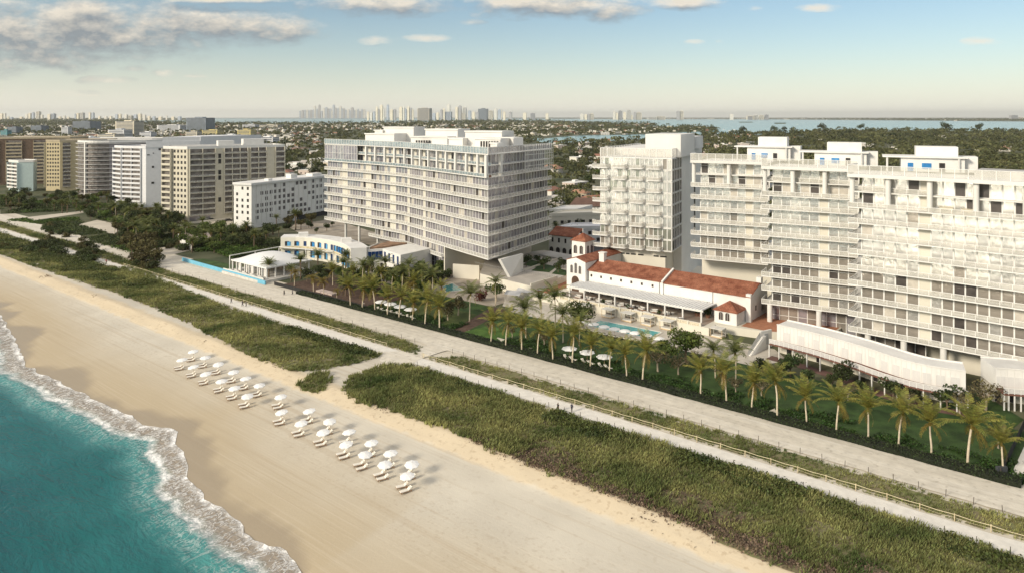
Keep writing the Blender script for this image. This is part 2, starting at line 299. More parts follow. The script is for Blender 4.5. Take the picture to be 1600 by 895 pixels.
# sea: one sheet whose rim climbs the sand; d = metres out from the rim
def sea_mat():
    m = bpy.data.materials.new('sea_water'); m.use_nodes = True; nt = m.node_tree; N = nt.nodes; L = nt.links; b = N['Principled BSDF']
    at = N.new('ShaderNodeAttribute'); at.attribute_name = 'd'; tc = N.new('ShaderNodeTexCoord')
    rot = N.new('ShaderNodeMapping'); rot.inputs['Rotation'].default_value = (0, 0, -math.atan2(US[1], US[0])); L.new(tc.outputs['Object'], rot.inputs['Vector'])
    def nz(sc, det=5, scl=(1, 1, 1), dist=0., ro=.55):
        mp = N.new('ShaderNodeMapping'); mp.inputs['Scale'].default_value = scl; L.new(rot.outputs['Vector'], mp.inputs['Vector'])
        n = N.new('ShaderNodeTexNoise'); n.inputs['Scale'].default_value = sc; n.inputs['Detail'].default_value = det; n.inputs['Distortion'].default_value = dist; n.inputs['Roughness'].default_value = ro; L.new(mp.outputs['Vector'], n.inputs['Vector']); return n.outputs['Fac']
    def mth(op, a, bb, clamp=False):
        n = N.new('ShaderNodeMath'); n.operation = op; n.use_clamp = clamp
        for i, x in enumerate((a, bb)):
            if isinstance(x, (int, float)): n.inputs[i].default_value = x
            else: L.new(x, n.inputs[i])
        return n.outputs[0]
    def rng(x, a, b_, lo=0., hi=1.):
        n = N.new('ShaderNodeMapRange'); n.interpolation_type = 'SMOOTHSTEP'; n.inputs['From Min'].default_value = a; n.inputs['From Max'].default_value = b_; n.inputs['To Min'].default_value = lo; n.inputs['To Max'].default_value = hi; L.new(x, n.inputs['Value']); return n.outputs['Result']
    def mixc(f, a, c):
        n = N.new('ShaderNodeMix'); n.data_type = 'RGBA'; L.new(f, n.inputs['Factor']); L.new(a, n.inputs['A']) if not isinstance(a, tuple) else setattr(n.inputs['A'], 'default_value', (*a, 1)); n.inputs['B'].default_value = (*c, 1); return n.outputs['Result']
    d = mth('MULTIPLY', at.outputs['Fac'], 1.5); wob = nz(.10, 4, (1, 1, 1)); dw = mth('ADD', d, mth('MULTIPLY', mth('SUBTRACT', wob, .5), 7.))
    c = mixc(rng(dw, 4, 9), (.30, .255, .20), (.075, .26, .25)); c = mixc(rng(dw, 8, 20), c, (.004, .105, .105)); c = mixc(rng(dw, 22, 60), c, (.002, .068, .078))
    pat = nz(.07, 5, (.5, 1, 1), .6); c = mixc(mth('MULTIPLY', rng(pat, .45, .7), mth('MULTIPLY', rng(dw, 8, 16), .5)), c, (.02, .155, .155))
    # foam: lace that thins out seaward, a dense rim and a dense outer breaker line
    l1 = nz(.55, 7, (1, .55, 1), 1.6, .62); lace = mth('ABSOLUTE', mth('SUBTRACT', l1, .5), 0); lace = rng(lace, .055, .0)
    l2 = nz(.28, 6, (1, .7, 1), 1.0, .6); blot = rng(l2, .45, .62)
    rim = rng(dw, 1.9, .3); brk = mth('MULTIPLY', rng(dw, 5.0, 6.6), rng(dw, 9.0, 7.2))
    fo = mth('ADD', mth('MULTIPLY', rim, .85), mth('MULTIPLY', brk, .8)); fo = mth('MULTIPLY', fo, mth('ADD', mth('MULTIPLY', blot, .75), .35))
    mid = mth('MULTIPLY', rng(dw, 9.5, 6.), mth('ADD', mth('MULTIPLY', lace, .42), mth('MULTIPLY', blot, .10)))
    far = mth('MULTIPLY', mth('MULTIPLY', rng(dw, 17, 9), lace), .35)
    foam = mth('ADD', mth('ADD', fo, mid), far, clamp=True)
    tiny = nz(2.2, 4); foam = mth('MULTIPLY', foam, rng(tiny, .25, .55, .55, 1.0), clamp=True)
    c = mixc(foam, c, (.88, .87, .84)); L.new(c, b.inputs['Base Color'])
    rr = N.new('ShaderNodeMapRange'); rr.inputs['To Min'].default_value = .16; rr.inputs['To Max'].default_value = .8; L.new(foam, rr.inputs['Value']); L.new(rr.outputs['Result'], b.inputs['Roughness'])
    b.inputs['IOR'].default_value = 1.33; b.inputs['Specular IOR Level'].default_value = .36
    w1 = nz(.30, 6, (.55, 1.25, 1), .5, .6); w2 = nz(1.3, 4, (.7, 1.2, 1), .3); hh = mth('ADD', mth('ADD', mth('MULTIPLY', w1, 1.2), mth('MULTIPLY', w2, .3)), mth('MULTIPLY', foam, .25))
    bp = N.new('ShaderNodeBump'); bp.inputs['Strength'].default_value = .75; bp.inputs['Distance'].default_value = .7; L.new(hh, bp.inputs['Height']); L.new(bp.outputs['Normal'], b.inputs['Normal'])
    return m
DD = [0, .4, .9, 1.6, 2.5, 3.5, 4.5, 5.5, 6.2, 6.9, 7.6, 8.4, 9.5, 11] + list(np.arange(13, 70, 2)) + [75, 90, 120, 200, 500, 2000]
def sea_z(s, t):
    d = shore(s) - t
    wave = .10*math.sin(t*.9+snoise(s, t, .05, 4)*5) + .16*fbm(s, t, .12, 6) + .05*snoise(s, t, .5, 2)
    brk = .38*math.exp(-((d-6.6+1.5*snoise(s, 0, .08, 12))/1.1)**2)
    lvl = max(-1.75 + min(1, d/8)*wave + brk*(.6+.8*abs(snoise(s, 0, .13, 5))), zs(s, t) + .05 + .03*min(d, 1))
    return lvl
sea = grid('sea', S_near, [lambda s, d=d: shore(s) - d for d in DD], sea_z, sea_mat(), attr=lambda s, t: shore(s) - t)
# inland ground, one sheet to the horizon
def town_mat():
    m = mat('town_ground', (.055, .075, .030), rough=.95, var=.3, scale=.03, col2=(.13, .125, .075), detail=6); return m
A0, A1 = W(-8000, 147, -.03), W(42000, 147, -.03); B1, B0 = W(42000, 60000, -.03), W(-12000, 60000, -.03)
sheet('ground', [A0, A1, B1, B0], -.03, town_mat())
gravel = mat('pale_gravel', (.60, .555, .47), rough=.95, var=.10, scale=.5, bump=.25, bscale=3)
def rutted(m):
    nt = m.node_tree; N = nt.nodes; L = nt.links; b = N['Principled BSDF']; old = b.inputs['Base Color'].links[0].from_socket; tc = N.new('ShaderNodeTexCoord')
    mp = N.new('ShaderNodeMapping'); mp.inputs['Rotation'].default_value = (0, 0, -math.atan2(US[1], US[0])); L.new(tc.outputs['Object'], mp.inputs['Vector']); m2 = N.new('ShaderNodeMapping'); m2.inputs['Scale'].default_value = (.03, .8, 1); L.new(mp.outputs['Vector'], m2.inputs['Vector'])
    for sc, col, f0, f1, k in ((1.0, (.36, .32, .26), .50, .66, .28), (2.3, (.70, .67, .61), .52, .7, .5)):
        n = N.new('ShaderNodeTexNoise'); n.inputs['Scale'].default_value = sc; n.inputs['Detail'].default_value = 4; n.inputs['Distortion'].default_value = .4; L.new(m2.outputs['Vector'], n.inputs['Vector'])
        r = N.new('ShaderNodeMapRange'); r.inputs['From Min'].default_value = f0; r.inputs['From Max'].default_value = f1; r.inputs['To Max'].default_value = k; L.new(n.outputs['Fac'], r.inputs['Value'])
        x = N.new('ShaderNodeMix'); x.data_type = 'RGBA'; L.new(r.outputs['Result'], x.inputs['Factor']); L.new(old, x.inputs['A']); x.inputs['B'].default_value = (*col, 1); old = x.outputs['Result']
    n = N.new('ShaderNodeTexNoise'); n.inputs['Scale'].default_value = .9; n.inputs['Detail'].default_value = 6; L.new(tc.outputs['Object'], n.inputs['Vector']); r = N.new('ShaderNodeMapRange'); r.inputs['From Min'].default_value = .58; r.inputs['From Max'].default_value = .72; r.inputs['To Max'].default_value = .5; L.new(n.outputs['Fac'], r.inputs['Value'])
    x = N.new('ShaderNodeMix'); x.data_type = 'RGBA'; L.new(r.outputs['Result'], x.inputs['Factor']); L.new(old, x.inputs['A']); x.inputs['B'].default_value = (.30, .26, .20, 1); L.new(x.outputs['Result'], b.inputs['Base Color'])
rutted(gravel)
path_m = mat('coral_path', (.66, .63, .57), rough=.95, var=.08, scale=.7, bump=.15, bscale=4)
# paths: bands along the beach, ragged at the edges
def band(name, s0, s1, t0, t1, z, m, amp=.35, step=2.):
    S = np.arange(s0, s1+.1, step); b = MB()
    lo = [W(s, t0 + amp*snoise(s, 0, .23, 1) + amp*.5*snoise(s, 0, .9, 4), z) for s in S]; hi = [W(s, t1 + amp*snoise(s, 0, .2, 7) + amp*.5*snoise(s, 0, .8, 2), z) for s in S]
    for i in range(len(S)-1): b.poly([lo[i], hi[i], hi[i+1], lo[i+1]])
    return struct(b.build(name, m))
band('beach_path', -60, 640, 119.9, 124.0, .13, path_m, .22)
band('service_road', -60, 660, 132.1, 141.9, .15, gravel, .35)
cross_px = [(486,612),(522,598),(560,572),(598,552),(640,548),(700,526),(735,538),(660,556),(640,572),(600,576),(556,596),(536,618),(528,650),(492,636)]
b = MB(); b.poly([(*G(x, y)[:2], zs(*ST(*G(x, y)[:2]))+.17) for x, y in cross_px]); 
crossing = sheet('sand_crossing', [G(x, y) for x, y in [(598,550),(650,548),(700,524),(745,536),(690,550),(655,562),(636,574),(590,574)]], .155, gravel)
# ------------------------------------------------------------------ dune vegetation
def inside(poly, x, y):
    c = False; j = len(poly)-1
    for i in range(len(poly)):
        if (poly[i][1] > y) != (poly[j][1] > y) and x < (poly[j][0]-poly[i][0])*(y-poly[i][1])/(poly[j][1]-poly[i][1])+poly[i][0]: c = not c
        j = i
    return c
def P2(px): return [ST(*G(x, y)[:2]) for x, y in px]
VEG = {'sea': P2([(97,430),(170,417),(215,420),(260,440),(350,477),(430,504),(500,527),(560,543),(596,554),(570,567),(510,582),(452,588),(400,566),(350,542),(300,513),(240,485),(170,457)]),
       'tip': P2([(462,604),(478,594),(512,587),(517,598),(507,617),(488,615),(470,611)]),
       'main': P2([(533,617),(548,592),(598,573),(640,571),(760,608),(900,655),(1050,702),(1200,750),(1400,812),(1600,876)]) + [(-60, 119.3), (-60, 96)] + P2([(1180,885),(1090,842),(1000,802),(930,778),(860,750),(770,716),(700,681),(640,662),(600,645),(556,636)]),
       'strip': [(134, 124.6), (140, 124.6), (330, 124.8), (330, 131.2), (146, 131.2), (137, 129.5)],
       'strip2': [(-60, 124.6), (129, 124.6), (130.5, 126), (124, 131.2), (-60, 131.2)],
       'north': [(268, 101), (262, 118.8), (420, 119), (640, 119), (640, 101), (500, 97), (330, 99)],
       'north2': [(332, 124.8), (332, 131.2), (640, 131.2), (640, 124.8)]}
def in_veg(s, t):
    for k, p in VEG.items():
        if inside(p, s, t): return k
    return None
def edge_dist(s, t):
    m = 1e9
    for p in VEG.values():
        for a, b in zip(p, p[1:]+p[:1]):
            dx, dy = b[0]-a[0], b[1]-a[1]; u = max(0, min(1, ((s-a[0])*dx+(t-a[1])*dy)/(dx*dx+dy*dy+1e-9))); m = min(m, math.hypot(s-a[0]-u*dx, t-a[1]-u*dy))
    return m
dune_m = mat('dune_soil', (.26, .205, .13), rough=.95, var=.3, scale=.35, col2=(.17, .18, .075), bump=.3, bscale=2)
soil = MB()
for k, p in VEG.items():                       # low hummocks of soil under the grass
    s0, s1 = min(q[0] for q in p), max(q[0] for q in p); t0, t1 = min(q[1] for q in p), max(q[1] for q in p)
    st_ = 1.1 if s0 < 300 else 3.; ok = {}
    na, nb = int((s1-s0)/st_)+2, int((t1-t0)/1.1)+2
    for i in range(na):
        for j in range(nb):
            s, t = s0+i*st_+.3*snoise(i, j, .9, 1), t0+j*1.1+.3*snoise(i, j, .9, 6)
            if inside(p, s, t): ok[i, j] = (s, t)
    for (i, j) in ok:
        q = [(i, j), (i+1, j), (i+1, j+1), (i, j+1)]
        if all(x in ok for x in q): soil.poly([W(*ok[x], zs(*ok[x]) + .10 + .22*max(0, fbm(*ok[x], .11, 3))) for x in q])
o = soil.build('dune_ground', dune_m); struct(o)
grass_m = mat('dune_grass_blades', (.130, .190, .050), rough=.8, var=.48, scale=.09, col2=(.345, .325, .125), trans=.28, island=.55, detail=5)
V = []
def tuft(s, t, h, n, spread, dead=False):
    x, y, z = W(s, t, zs(s, t) + .05)
    a = RNG.uniform(0, 2*math.pi, n); r = RNG.uniform(0, spread, n); bx = x+np.cos(a)*r; by = y+np.sin(a)*r
    la = a + RNG.normal(0, .6, n); le = RNG.uniform(.15, .75, n)*h; hh = h*RNG.uniform(.6, 1.15, n); lx, ly = np.cos(la)*le + .25*h, np.sin(la)*le
    wd = RNG.uniform(.035, .08, n)*(1+h*.4); wa = RNG.uniform(0, math.pi, n); wx, wy = np.cos(wa)*wd, np.sin(wa)*wd
    q = np.zeros((n, 4, 3)); q[:, 0] = np.stack([bx-wx, by-wy, np.full(n, z)], 1); q[:, 1] = np.stack([bx+wx, by+wy, np.full(n, z)], 1)
    q[:, 2] = np.stack([bx+lx+wx*.35, by+ly+wy*.35, z+hh], 1); q[:, 3] = np.stack([bx+lx-wx*.35, by+ly-wy*.35, z+hh], 1); V.append(q)
BR = []                                        # brown scrub sprigs on the seaward edge
for k, p in VEG.items():
    s0, s1 = min(q[0] for q in p), max(q[0] for q in p); t0, t1 = min(q[1] for q in p), max(q[1] for q in p); area = (s1-s0)*(t1-t0)
    if s1 > 335 and s0 > 200: dens, hh, sp, nb = .9, 1.1, .6, 9
    elif k == 'sea': dens, hh, sp, nb = 2.6, .85, .4, 8
    elif k in ('strip', 'strip2'): dens, hh, sp, nb = 4.0, .55, .35, 8
    else: dens, hh, sp, nb = 4.4, 1.0, .34, 9
    for _ in range(int(area*dens)):
        s, t = random.uniform(s0, s1), random.uniform(t0, t1)
        jt = 1.0 if k in ('main', 'sea', 'tip') else .5
        if not inside(p, s+jt*snoise(s, t, .8, 51), t+jt*1.2*snoise(s, t, .7, 57)): continue
        bare = fbm(s, t, .06, 21) + .5*fbm(s, t, .25, 2); e = (t-96)/22
        if k == 'main' and s < 92 and bare > .12 + e*1.5 - (.35 if s < 80 else 0): 
            if random.random() < .85: continue
        if k == 'sea' and bare > .55 + e*1.2: continue
        if k.startswith('strip') and fbm(s, t, .05, 33) > .45 and random.random() < .6: continue
        g = .75 + .45*fbm(s, t, .09, 14); tuft(s, t, hh*max(.4, g), nb, sp)
quads_object('dune_grass', np.concatenate(V), grass_m)['kind'] = 'stuff'
def leaf_quads(cs, size, flat=.0):
    n = len(cs); a = RNG.normal(size=(n, 3)); a[:, 2] *= (1-flat); a /= np.linalg.norm(a, axis=1)[:, None]+1e-9
    b_ = RNG.normal(size=(n, 3)); b_ -= (b_*a).sum(1)[:, None]*a; b_ /= np.linalg.norm(b_, axis=1)[:, None]+1e-9
    s = (size*RNG.uniform(.6, 1.35, n))[:, None]; q = np.zeros((n, 4, 3)); q[:, 0] = cs-a*s; q[:, 1] = cs+b_*s*.62; q[:, 2] = cs+a*s; q[:, 3] = cs-b_*s*.62; return q
brown_m = mat('dead_scrub', (.17, .12, .085), rough=.9, var=.3, scale=.5, island=.4, trans=.1)
seag_m = mat('sea_grape_leaves', (.055, .085, .022), rough=.6, var=.35, scale=.3, col2=(.115, .130, .036), island=.4, trans=.2)
cs = []
for _ in range(9000):
    s, t = random.uniform(-50, 95), random.triangular(95.5, 106, 97)
    if inside(VEG['main'], s, t) and fbm(s, t, .06, 21)+.5*fbm(s, t, .25, 2) > -.12+(t-96)/22*1.5-(.35 if s < 80 else 0):
        for _ in range(4): cs.append((*W(s+random.gauss(0, .4), t+random.gauss(0, .4))[:2], zs(s, t)+random.uniform(.1, .45)))
for _ in range(1500):
    s, t = random.uniform(200, 262), random.triangular(97, 106, 98)
    if inside(VEG['sea'], s, t): cs.append((*W(s, t)[:2], zs(s, t)+random.uniform(.1, .5)))
for _ in range(5000):                          # scattered sprigs and wrack down the sand face of the dune
    s = random.uniform(-40, 330); t = random.triangular(92.5, 98, 97)
    if fbm(s, t, .12, 5) > .55: cs.append((*W(s, t)[:2], zs(s, t)+random.uniform(.03, .2)))
quads_object('dead_scrub', leaf_quads(np.array(cs), .17), brown_m)['kind'] = 'stuff'
cs = []
def scrub(s0, s1, ta, tb, n, h, key):
    for _ in range(n):
        s, t = random.uniform(s0, s1), random.uniform(ta, tb)
        if in_veg(s, t) and fbm(s, t, .10, 17) > -.35+abs(t-(ta+tb)/2)/(tb-ta):
            k = h*(.6+.6*random.random())
            for _ in range(7): cs.append((*W(s+random.gauss(0, .5), t+random.gauss(0, .5))[:2], zs(s, t)+k*random.random()))
scrub(36, 86, 113, 119.5, 3600, 1.0, 0); scrub(-10, 42, 114.5, 119.2, 1800, .7, 0); scrub(138, 200, 114.5, 119, 2400, .9, 0); scrub(95, 130, 115, 119, 900, .7, 0)
scrub(262, 420, 101, 119, 5200, 1.5, 0); scrub(420, 640, 100, 131, 3500, 2.2, 0); scrub(300, 420, 124, 131, 1200, 1.4, 0)
quads_object('sea_grape_scrub', leaf_quads(np.array(cs), .24), seag_m)['kind'] = 'stuff'
# ------------------------------------------------------------------ building materials
white = mat('white_render', (.66, .645, .61), rough=.75, var=.05, scale=.15)
white2 = mat('white_slab', (.68, .665, .63), rough=.7, var=.04, scale=.3)
cream = mat('cream_render', (.62, .585, .50), rough=.8, var=.06, scale=.12)
stucco = mat('white_stucco', (.70, .685, .65), rough=.85, var=.05, scale=.4, bump=.08, bscale=6)
panel_m = mat('rail_panel', (.62, .60, .54), rough=.25, var=.12, scale=.3, spec=.5)
def see_through(m, k):
    nt = m.node_tree; N = nt.nodes; L = nt.links; t = N.new('ShaderNodeBsdfTransparent'); x = N.new('ShaderNodeMixShader'); x.inputs['Fac'].default_value = k; L.new(N['Principled BSDF'].outputs['BSDF'], x.inputs[1]); L.new(t.outputs[0], x.inputs[2]); L.new(x.outputs[0], N['Material Output'].inputs['Surface'])
see_through(panel_m, .62)
rail_m = mat('rail_white', (.70, .69, .66), rough=.5, var=.03)
roofgrey = mat('roof_membrane', (.42, .41, .39), rough=.9, var=.15, scale=.1)
roofwhite = mat('roof_white', (.66, .65, .63), rough=.85, var=.1, scale=.15)
g_dark = glass('glass_violet', (.36, .34, .37), rough=.1, metallic=.45)
g_mid = glass('glass_grey', (.50, .485, .49), rough=.08, metallic=.6)
g_cur = mat('curtained_glass', (.50, .46, .40), rough=.3, var=.15, scale=.8, spec=.6)
g_deep = mat('open_interior', (.055, .045, .04), rough=.4, var=.4, scale=.5, spec=.5)
g_brown = glass('glass_brown', (.31, .28, .245), rough=.1, metallic=.35)
g_sky = glass('glass_bright', (.76, .74, .70), rough=.18, metallic=.7, wav=.12, wscale=1.1)
g_sky2 = glass('glass_bright_dim', (.62, .61, .59), rough=.16, metallic=.7, wav=.12, wscale=1.3)
g_green = glass('glass_green', (.40, .41, .36), rough=.08, metallic=.6)
g_teal = glass('glass_rail_teal', (.42, .50, .52), rough=.1, metallic=.4); see_through(g_teal, .35)
blue_m = mat('blue_shutter', (.02, .15, .42), rough=.5, var=.2, scale=.8, col2=(.03, .24, .52))
dark_m = mat('dark_opening', (.03, .027, .026), rough=.5, var=.3)
steel_m = mat('grey_steel', (.30, .30, .30), rough=.5, var=.1)
terra_m = mat('terracotta_paving', (.36, .165, .095), rough=.9, var=.15, scale=.8)
def tile_mat():
    m = mat('clay_roof_tiles', (.30, .095, .052), rough=.85, var=.3, scale=.45, col2=(.41, .17, .10), detail=8)
    nt = m.node_tree; N = nt.nodes; L = nt.links; b = N['Principled BSDF']; old = b.inputs['Base Color'].links[0].from_socket
    tc = N.new('ShaderNodeTexCoord'); n = N.new('ShaderNodeTexNoise'); n.inputs['Scale'].default_value = 3.2; n.inputs['Detail'].default_value = 2; L.new(tc.outputs['Object'], n.inputs['Vector'])
    r = N.new('ShaderNodeMapRange'); r.inputs['From Min'].default_value = .3; r.inputs['From Max'].default_value = .7; r.inputs['To Min'].default_value = .65; r.inputs['To Max'].default_value = 1.3; L.new(n.outputs['Fac'], r.inputs['Value'])
    h = N.new('ShaderNodeHueSaturation'); L.new(old, h.inputs['Color']); L.new(r.outputs['Result'], h.inputs['Value']); L.new(h.outputs['Color'], b.inputs['Base Color'])
    wv = N.new('ShaderNodeTexWave'); wv.inputs['Scale'].default_value = 1.1; mp = N.new('ShaderNodeMapping'); mp.inputs['Rotation'].default_value = (0, 0, -math.atan2(US[1], US[0])); L.new(tc.outputs['Object'], mp.inputs['Vector']); L.new(mp.outputs['Vector'], wv.inputs['Vector'])
    bp = N.new('ShaderNodeBump'); bp.inputs['Strength'].default_value = .7; bp.inputs['Distance'].default_value = .2; L.new(wv.outputs['Fac'], bp.inputs['Height']); L.new(bp.outputs['Normal'], b.inputs['Normal']); return m
tile_m = tile_mat()

def railing(root, P, z, panel=panel_m, hgt=1.1, step=1.9, post=.11, name='railing', gap=.12):
    b = MB(); pts = along(P, step)
    for (p, a) in pts: b.box((p[0], p[1], z), (post, post, hgt), a, 0)
    for a, c in zip(P[:-1], P[1:]):
        b.wall(a, c, z+hgt-.06, z+hgt+.06, .14, 0); b.wall(a, c, z+gap, z+hgt-.1, .04, 1)
    return b.build(name, [rail_m, panel], root)
def window_band(root, Q, z0, z1, bay, mats, weights, name='window_band', wallmat=None, frame=rail_m, mull=.2, solid=None, transom=None):
    """glass along Q, one pane per bay; mullions and rails are a sub-part"""
    b = MB(); f = MB(); pts = along(Q, bay)
    for i, ((p, a), (q, _)) in enumerate(zip(pts[:-1], pts[1:])):
        k = RNG.choice(len(mats), p=weights) if not (solid and solid(i, len(pts)-1)) else len(mats)
        b.poly([(p[0], p[1], z0), (q[0], q[1], z0), (q[0], q[1], z1), (p[0], p[1], z1)], k)
    for (p, a) in pts: f.box((p[0], p[1], z0), (mull, .22, z1-z0), a)
    for a, c in zip(Q[:-1], Q[1:]):
        f.wall(a, c, z0, z0+.14, .2, side=-.12); f.wall(a, c, z1-.16, z1, .2, side=-.12)
        if transom: f.wall(a, c, z0+transom, z0+transom+.1, .2, side=-.12)
    o = b.build(name, list(mats)+[wallmat or cream], root); f.build('mullion', frame, o); return o
def slab(root, poly, z, th=.38, m=None, name='floor_slab'):
    b = MB(); b.prism(poly, z-th, z); return b.build(name, m or white2, root)
def column(root, x, y, z0, z1, r, m=None, name='column'):
    b = MB(); b.tube([(x, y, z0), (x, y, z1)], r, 14); return b.build(name, m or white, root, smooth=False)

# ------------------------------------------------------------------ 1. the long apartment tower with the raised corner
def tower_raised():
    Pf = [(-90, 345), (-66, 323), (-45.6, 302), (-21.4, 266), (-8.2, 247), (16, 290)]
    back = [(2, 318), (-40, 345), (-72, 366)]; z0, h, n = 11.2, 4.0, 9
    root = thing('apartment_tower', 'long white apartment tower whose glazed balconied corner overhangs a leaning slab support', 'apartment tower', (-30, 300, 0))
    for k in range(n+1):
        z = z0 + k*h
        P = Pf if k != n-1 else offset(Pf, .9)
        slab(root, P + back, z, .32)
        if k == n: break
        front, side = Pf[:5], Pf[4:]
        if k < n-2:
            railing(root, offset([(-82, 352)]+Pf[:5], .12), z, step=2.0); railing(root, offset(Pf[4:], .12), z, step=2.4)
            Q = offset(Pf, 2.1); Qf, Qs = Q[:5], Q[4:]
            pat = [random.random() < .24 for _ in range(40)]
            window_band(root, Qf, z, z+h-.32, 2.05, [g_dark, g_mid, g_cur, g_deep], [.46, .40, .09, .05], solid=lambda i, m: (i < 26 and i % 9 in (6, 7)) or i in (30, 37))
            window_band(root, Qs, z, z+h-.32, 2.35, [g_dark, g_mid, g_cur, g_deep], [.62, .32, .03, .03])
        else:
            if k == n-2:
                railing(root, offset([(-82, 352)]+Pf[:5], .12), z, panel=g_teal, step=2.0); railing(root, offset(Pf[4:], .12), z, step=2.4)
            else: railing(root, offset(Pf[:5], 1.2), z, panel=g_teal, step=2.2, hgt=.95)
            Q = offset(Pf, 3.4 if k == n-2 else 3.4)
            window_band(root, Q[:5], z, z+h-.42, 2.0, [g_dark, g_mid, g_cur, g_deep], [.45, .35, .1, .1], solid=lambda i, m: (i*5+2) % 11 in (0, 1, 2))
            window_band(root, Q[4:], z, z+h-.42, 2.35, [g_dark, g_mid, g_deep], [.6, .3, .1])
    # two-storey glazed box at the far end and tall white piers along the penthouses
    e = offset(Pf, .5); window_band(root, [e[0], lerp(e[0], e[1], .8)], z0+(n-2)*h, z0+n*h-.42, 2.2, [g_dark, g_mid], [.5, .5], transom=h-.2)
    for (p, a) in along(offset(Pf[1:5], .75), 7.4)[:-1]:
        b = MB(); b.box((p[0], p[1], z0+(n-2)*h), (1.0, .9, 2*h-.42), a); b.build('pier', white, root)
    for (p, a) in along(offset(Pf[4:], .75), 9.)[:2]:
        b = MB(); b.box((p[0], p[1], z0+(n-2)*h), (1.3, .9, 2*h-.42), a); b.build('pier', white, root)
    zt = z0+n*h
    railing(root, offset(Pf[:5], .12), zt, panel=g_teal, hgt=2.3, step=2.0, post=.16, name='roof_screen'); railing(root, offset(Pf[4:], .12), zt, panel=g_mid, hgt=2.3, step=2.2, post=.16, name='roof_screen')
    # white screen of bars over the last bays of the side face
    s0, s1 = lerp(Pf[4], Pf[5], .52), Pf[5]; b = MB()
    for (p, a) in along([s0, s1], 1.6): b.box((p[0]+.5, p[1]-.25, z0+(n-2)*h), (.16, .16, 2*h+2.2), a)
    for k in (0, .55, 1.05, 1.6, 2.05): b.wall((s0[0]+.5, s0[1]-.25), (s1[0]+.5, s1[1]-.25), z0+(n-2)*h+k*h, z0+(n-2)*h+k*h+.16, .16)
    b.build('bar_screen', rail_m, root)
    # roof pavilions
    def rbox(px0, px1, Y, z1, dep, z0_=zt, m=white, name='roof_pavilion'):
        b = MB(); x0, x1 = (px0-CX)*Y/F, (px1-CX)*Y/F; A = math.atan2(-(.42), .9)
        b.prism([(x0, Y+4), (x1, Y-4), (x1+dep*.5, Y-4+dep), (x0+dep*.5, Y+4+dep)], z0_, z1); b.wall((x0-.3, Y+3.8), (x1+.3, Y-4.3), z1-.5, z1+.05, .5); return b.build(name, m, root)
    rbox(568, 618, 338, 52.2, 9); rbox(597, 648, 345, 55.2, 9); rbox(583, 600, 352, 53.6, 6); p2 = rbox(640, 700, 316, 51.4, 10); rbox(663, 716, 322, 54.6, 10); rbox(700, 724, 300, 51.2, 8)
    p3 = rbox(741, 782, 282, 51.6, 12); rbox(726, 784, 296, 54.2, 10); rbox(766, 777, 272, 50.2, 4); rbox(785, 802, 287, 51.8, 8)
    b = MB(); Yw = 277.6
    for i in range(7): x = (752+i*4.2-CX)*Yw/F; b.box((x, Yw, zt+.5), (.7, .25, 2.9), -.3)
    b.build('pavilion_window', dark_m, p3)
    b = MB()
    for i in range(6): x = (649+i*4.-CX)*311/F; b.box((x, 315.2, zt+.3), (.8, .25, 2.2), -.3)
    b.build('pavilion_window', dark_m, p2)
    # base: glazed storeys under the far half, cream end wall, core and leaning support
    B = [(-62, 320), (-45.2, 303.4), (-25.7, 273.4)]
    slab(root, [(-64, 321.5), (-46, 302.4), (-26.6, 272.0), (-12, 290), (-50, 330)], 7.2, .4); railing(root, [(-64, 321), (-46, 302.5), (-26.8, 272.4)], 7.2)
    window_band(root, offset(B, 1.6), 7.2, 10.75, 2.05, [g_dark, g_mid, g_cur, g_deep], [.4, .2, .2, .2]); window_band(root, offset([(-46, 304), (-26, 274)], 1.6), 0, 6.8, 2.1, [g_dark, g_deep, g_mid, blue_m], [.4, .25, .25, .1], transom=3.2)
    b = MB(); b.wall((-25.6, 272.6), (-9, 287), 0, 10.78, .6); b.build('end_wall', cream, root)
    b = MB(); b.prism([(-9.5, 286), (-2, 281), (8, 296), (-2, 304)], 0, 10.75); b.build('stair_core', cream, root)
    for p in [(-78, 338), (-70, 330), (-60, 322), (-52, 314)]: column(root, *p, 0, 10.78, .55)
    b = MB(); tb, tt = (-1.55, 250.2), (-4.9, 249.2); wx, wy = 4.6, 9.2          # leaning slab
    P = [(tb[0], tb[1], 4.4), (tb[0]+1.0, tb[1]-.4, 4.4), (tb[0]+1.0+wx, tb[1]+wy, 4.4), (tb[0]+wx, tb[1]+wy+.4, 4.4), (tt[0], tt[1], 10.78), (tt[0]+1.0, tt[1]-.4, 10.78), (4.05, 259.0, 10.78), (3.05, 259.8, 10.78)]
    b._hexa(P); b.build('leaning_support', white, root)
    # terrace clutter: pot plants and furniture along the penthouse deck
    b = MB()
    for (p, a) in along(offset(Pf[:5], 1.6), 3.1):
        if random.random() < .6: b.box((p[0]+random.uniform(-.8, .8), p[1], z0+(n-2)*h), (random.uniform(.5, 1.4), .6, random.uniform(.4, .9)), a+random.uniform(-.3, .3))
    b.build('planter_row', mat('planter', (.20, .11, .07), var=.5, island=.5), root)
    return root
tower_raised()

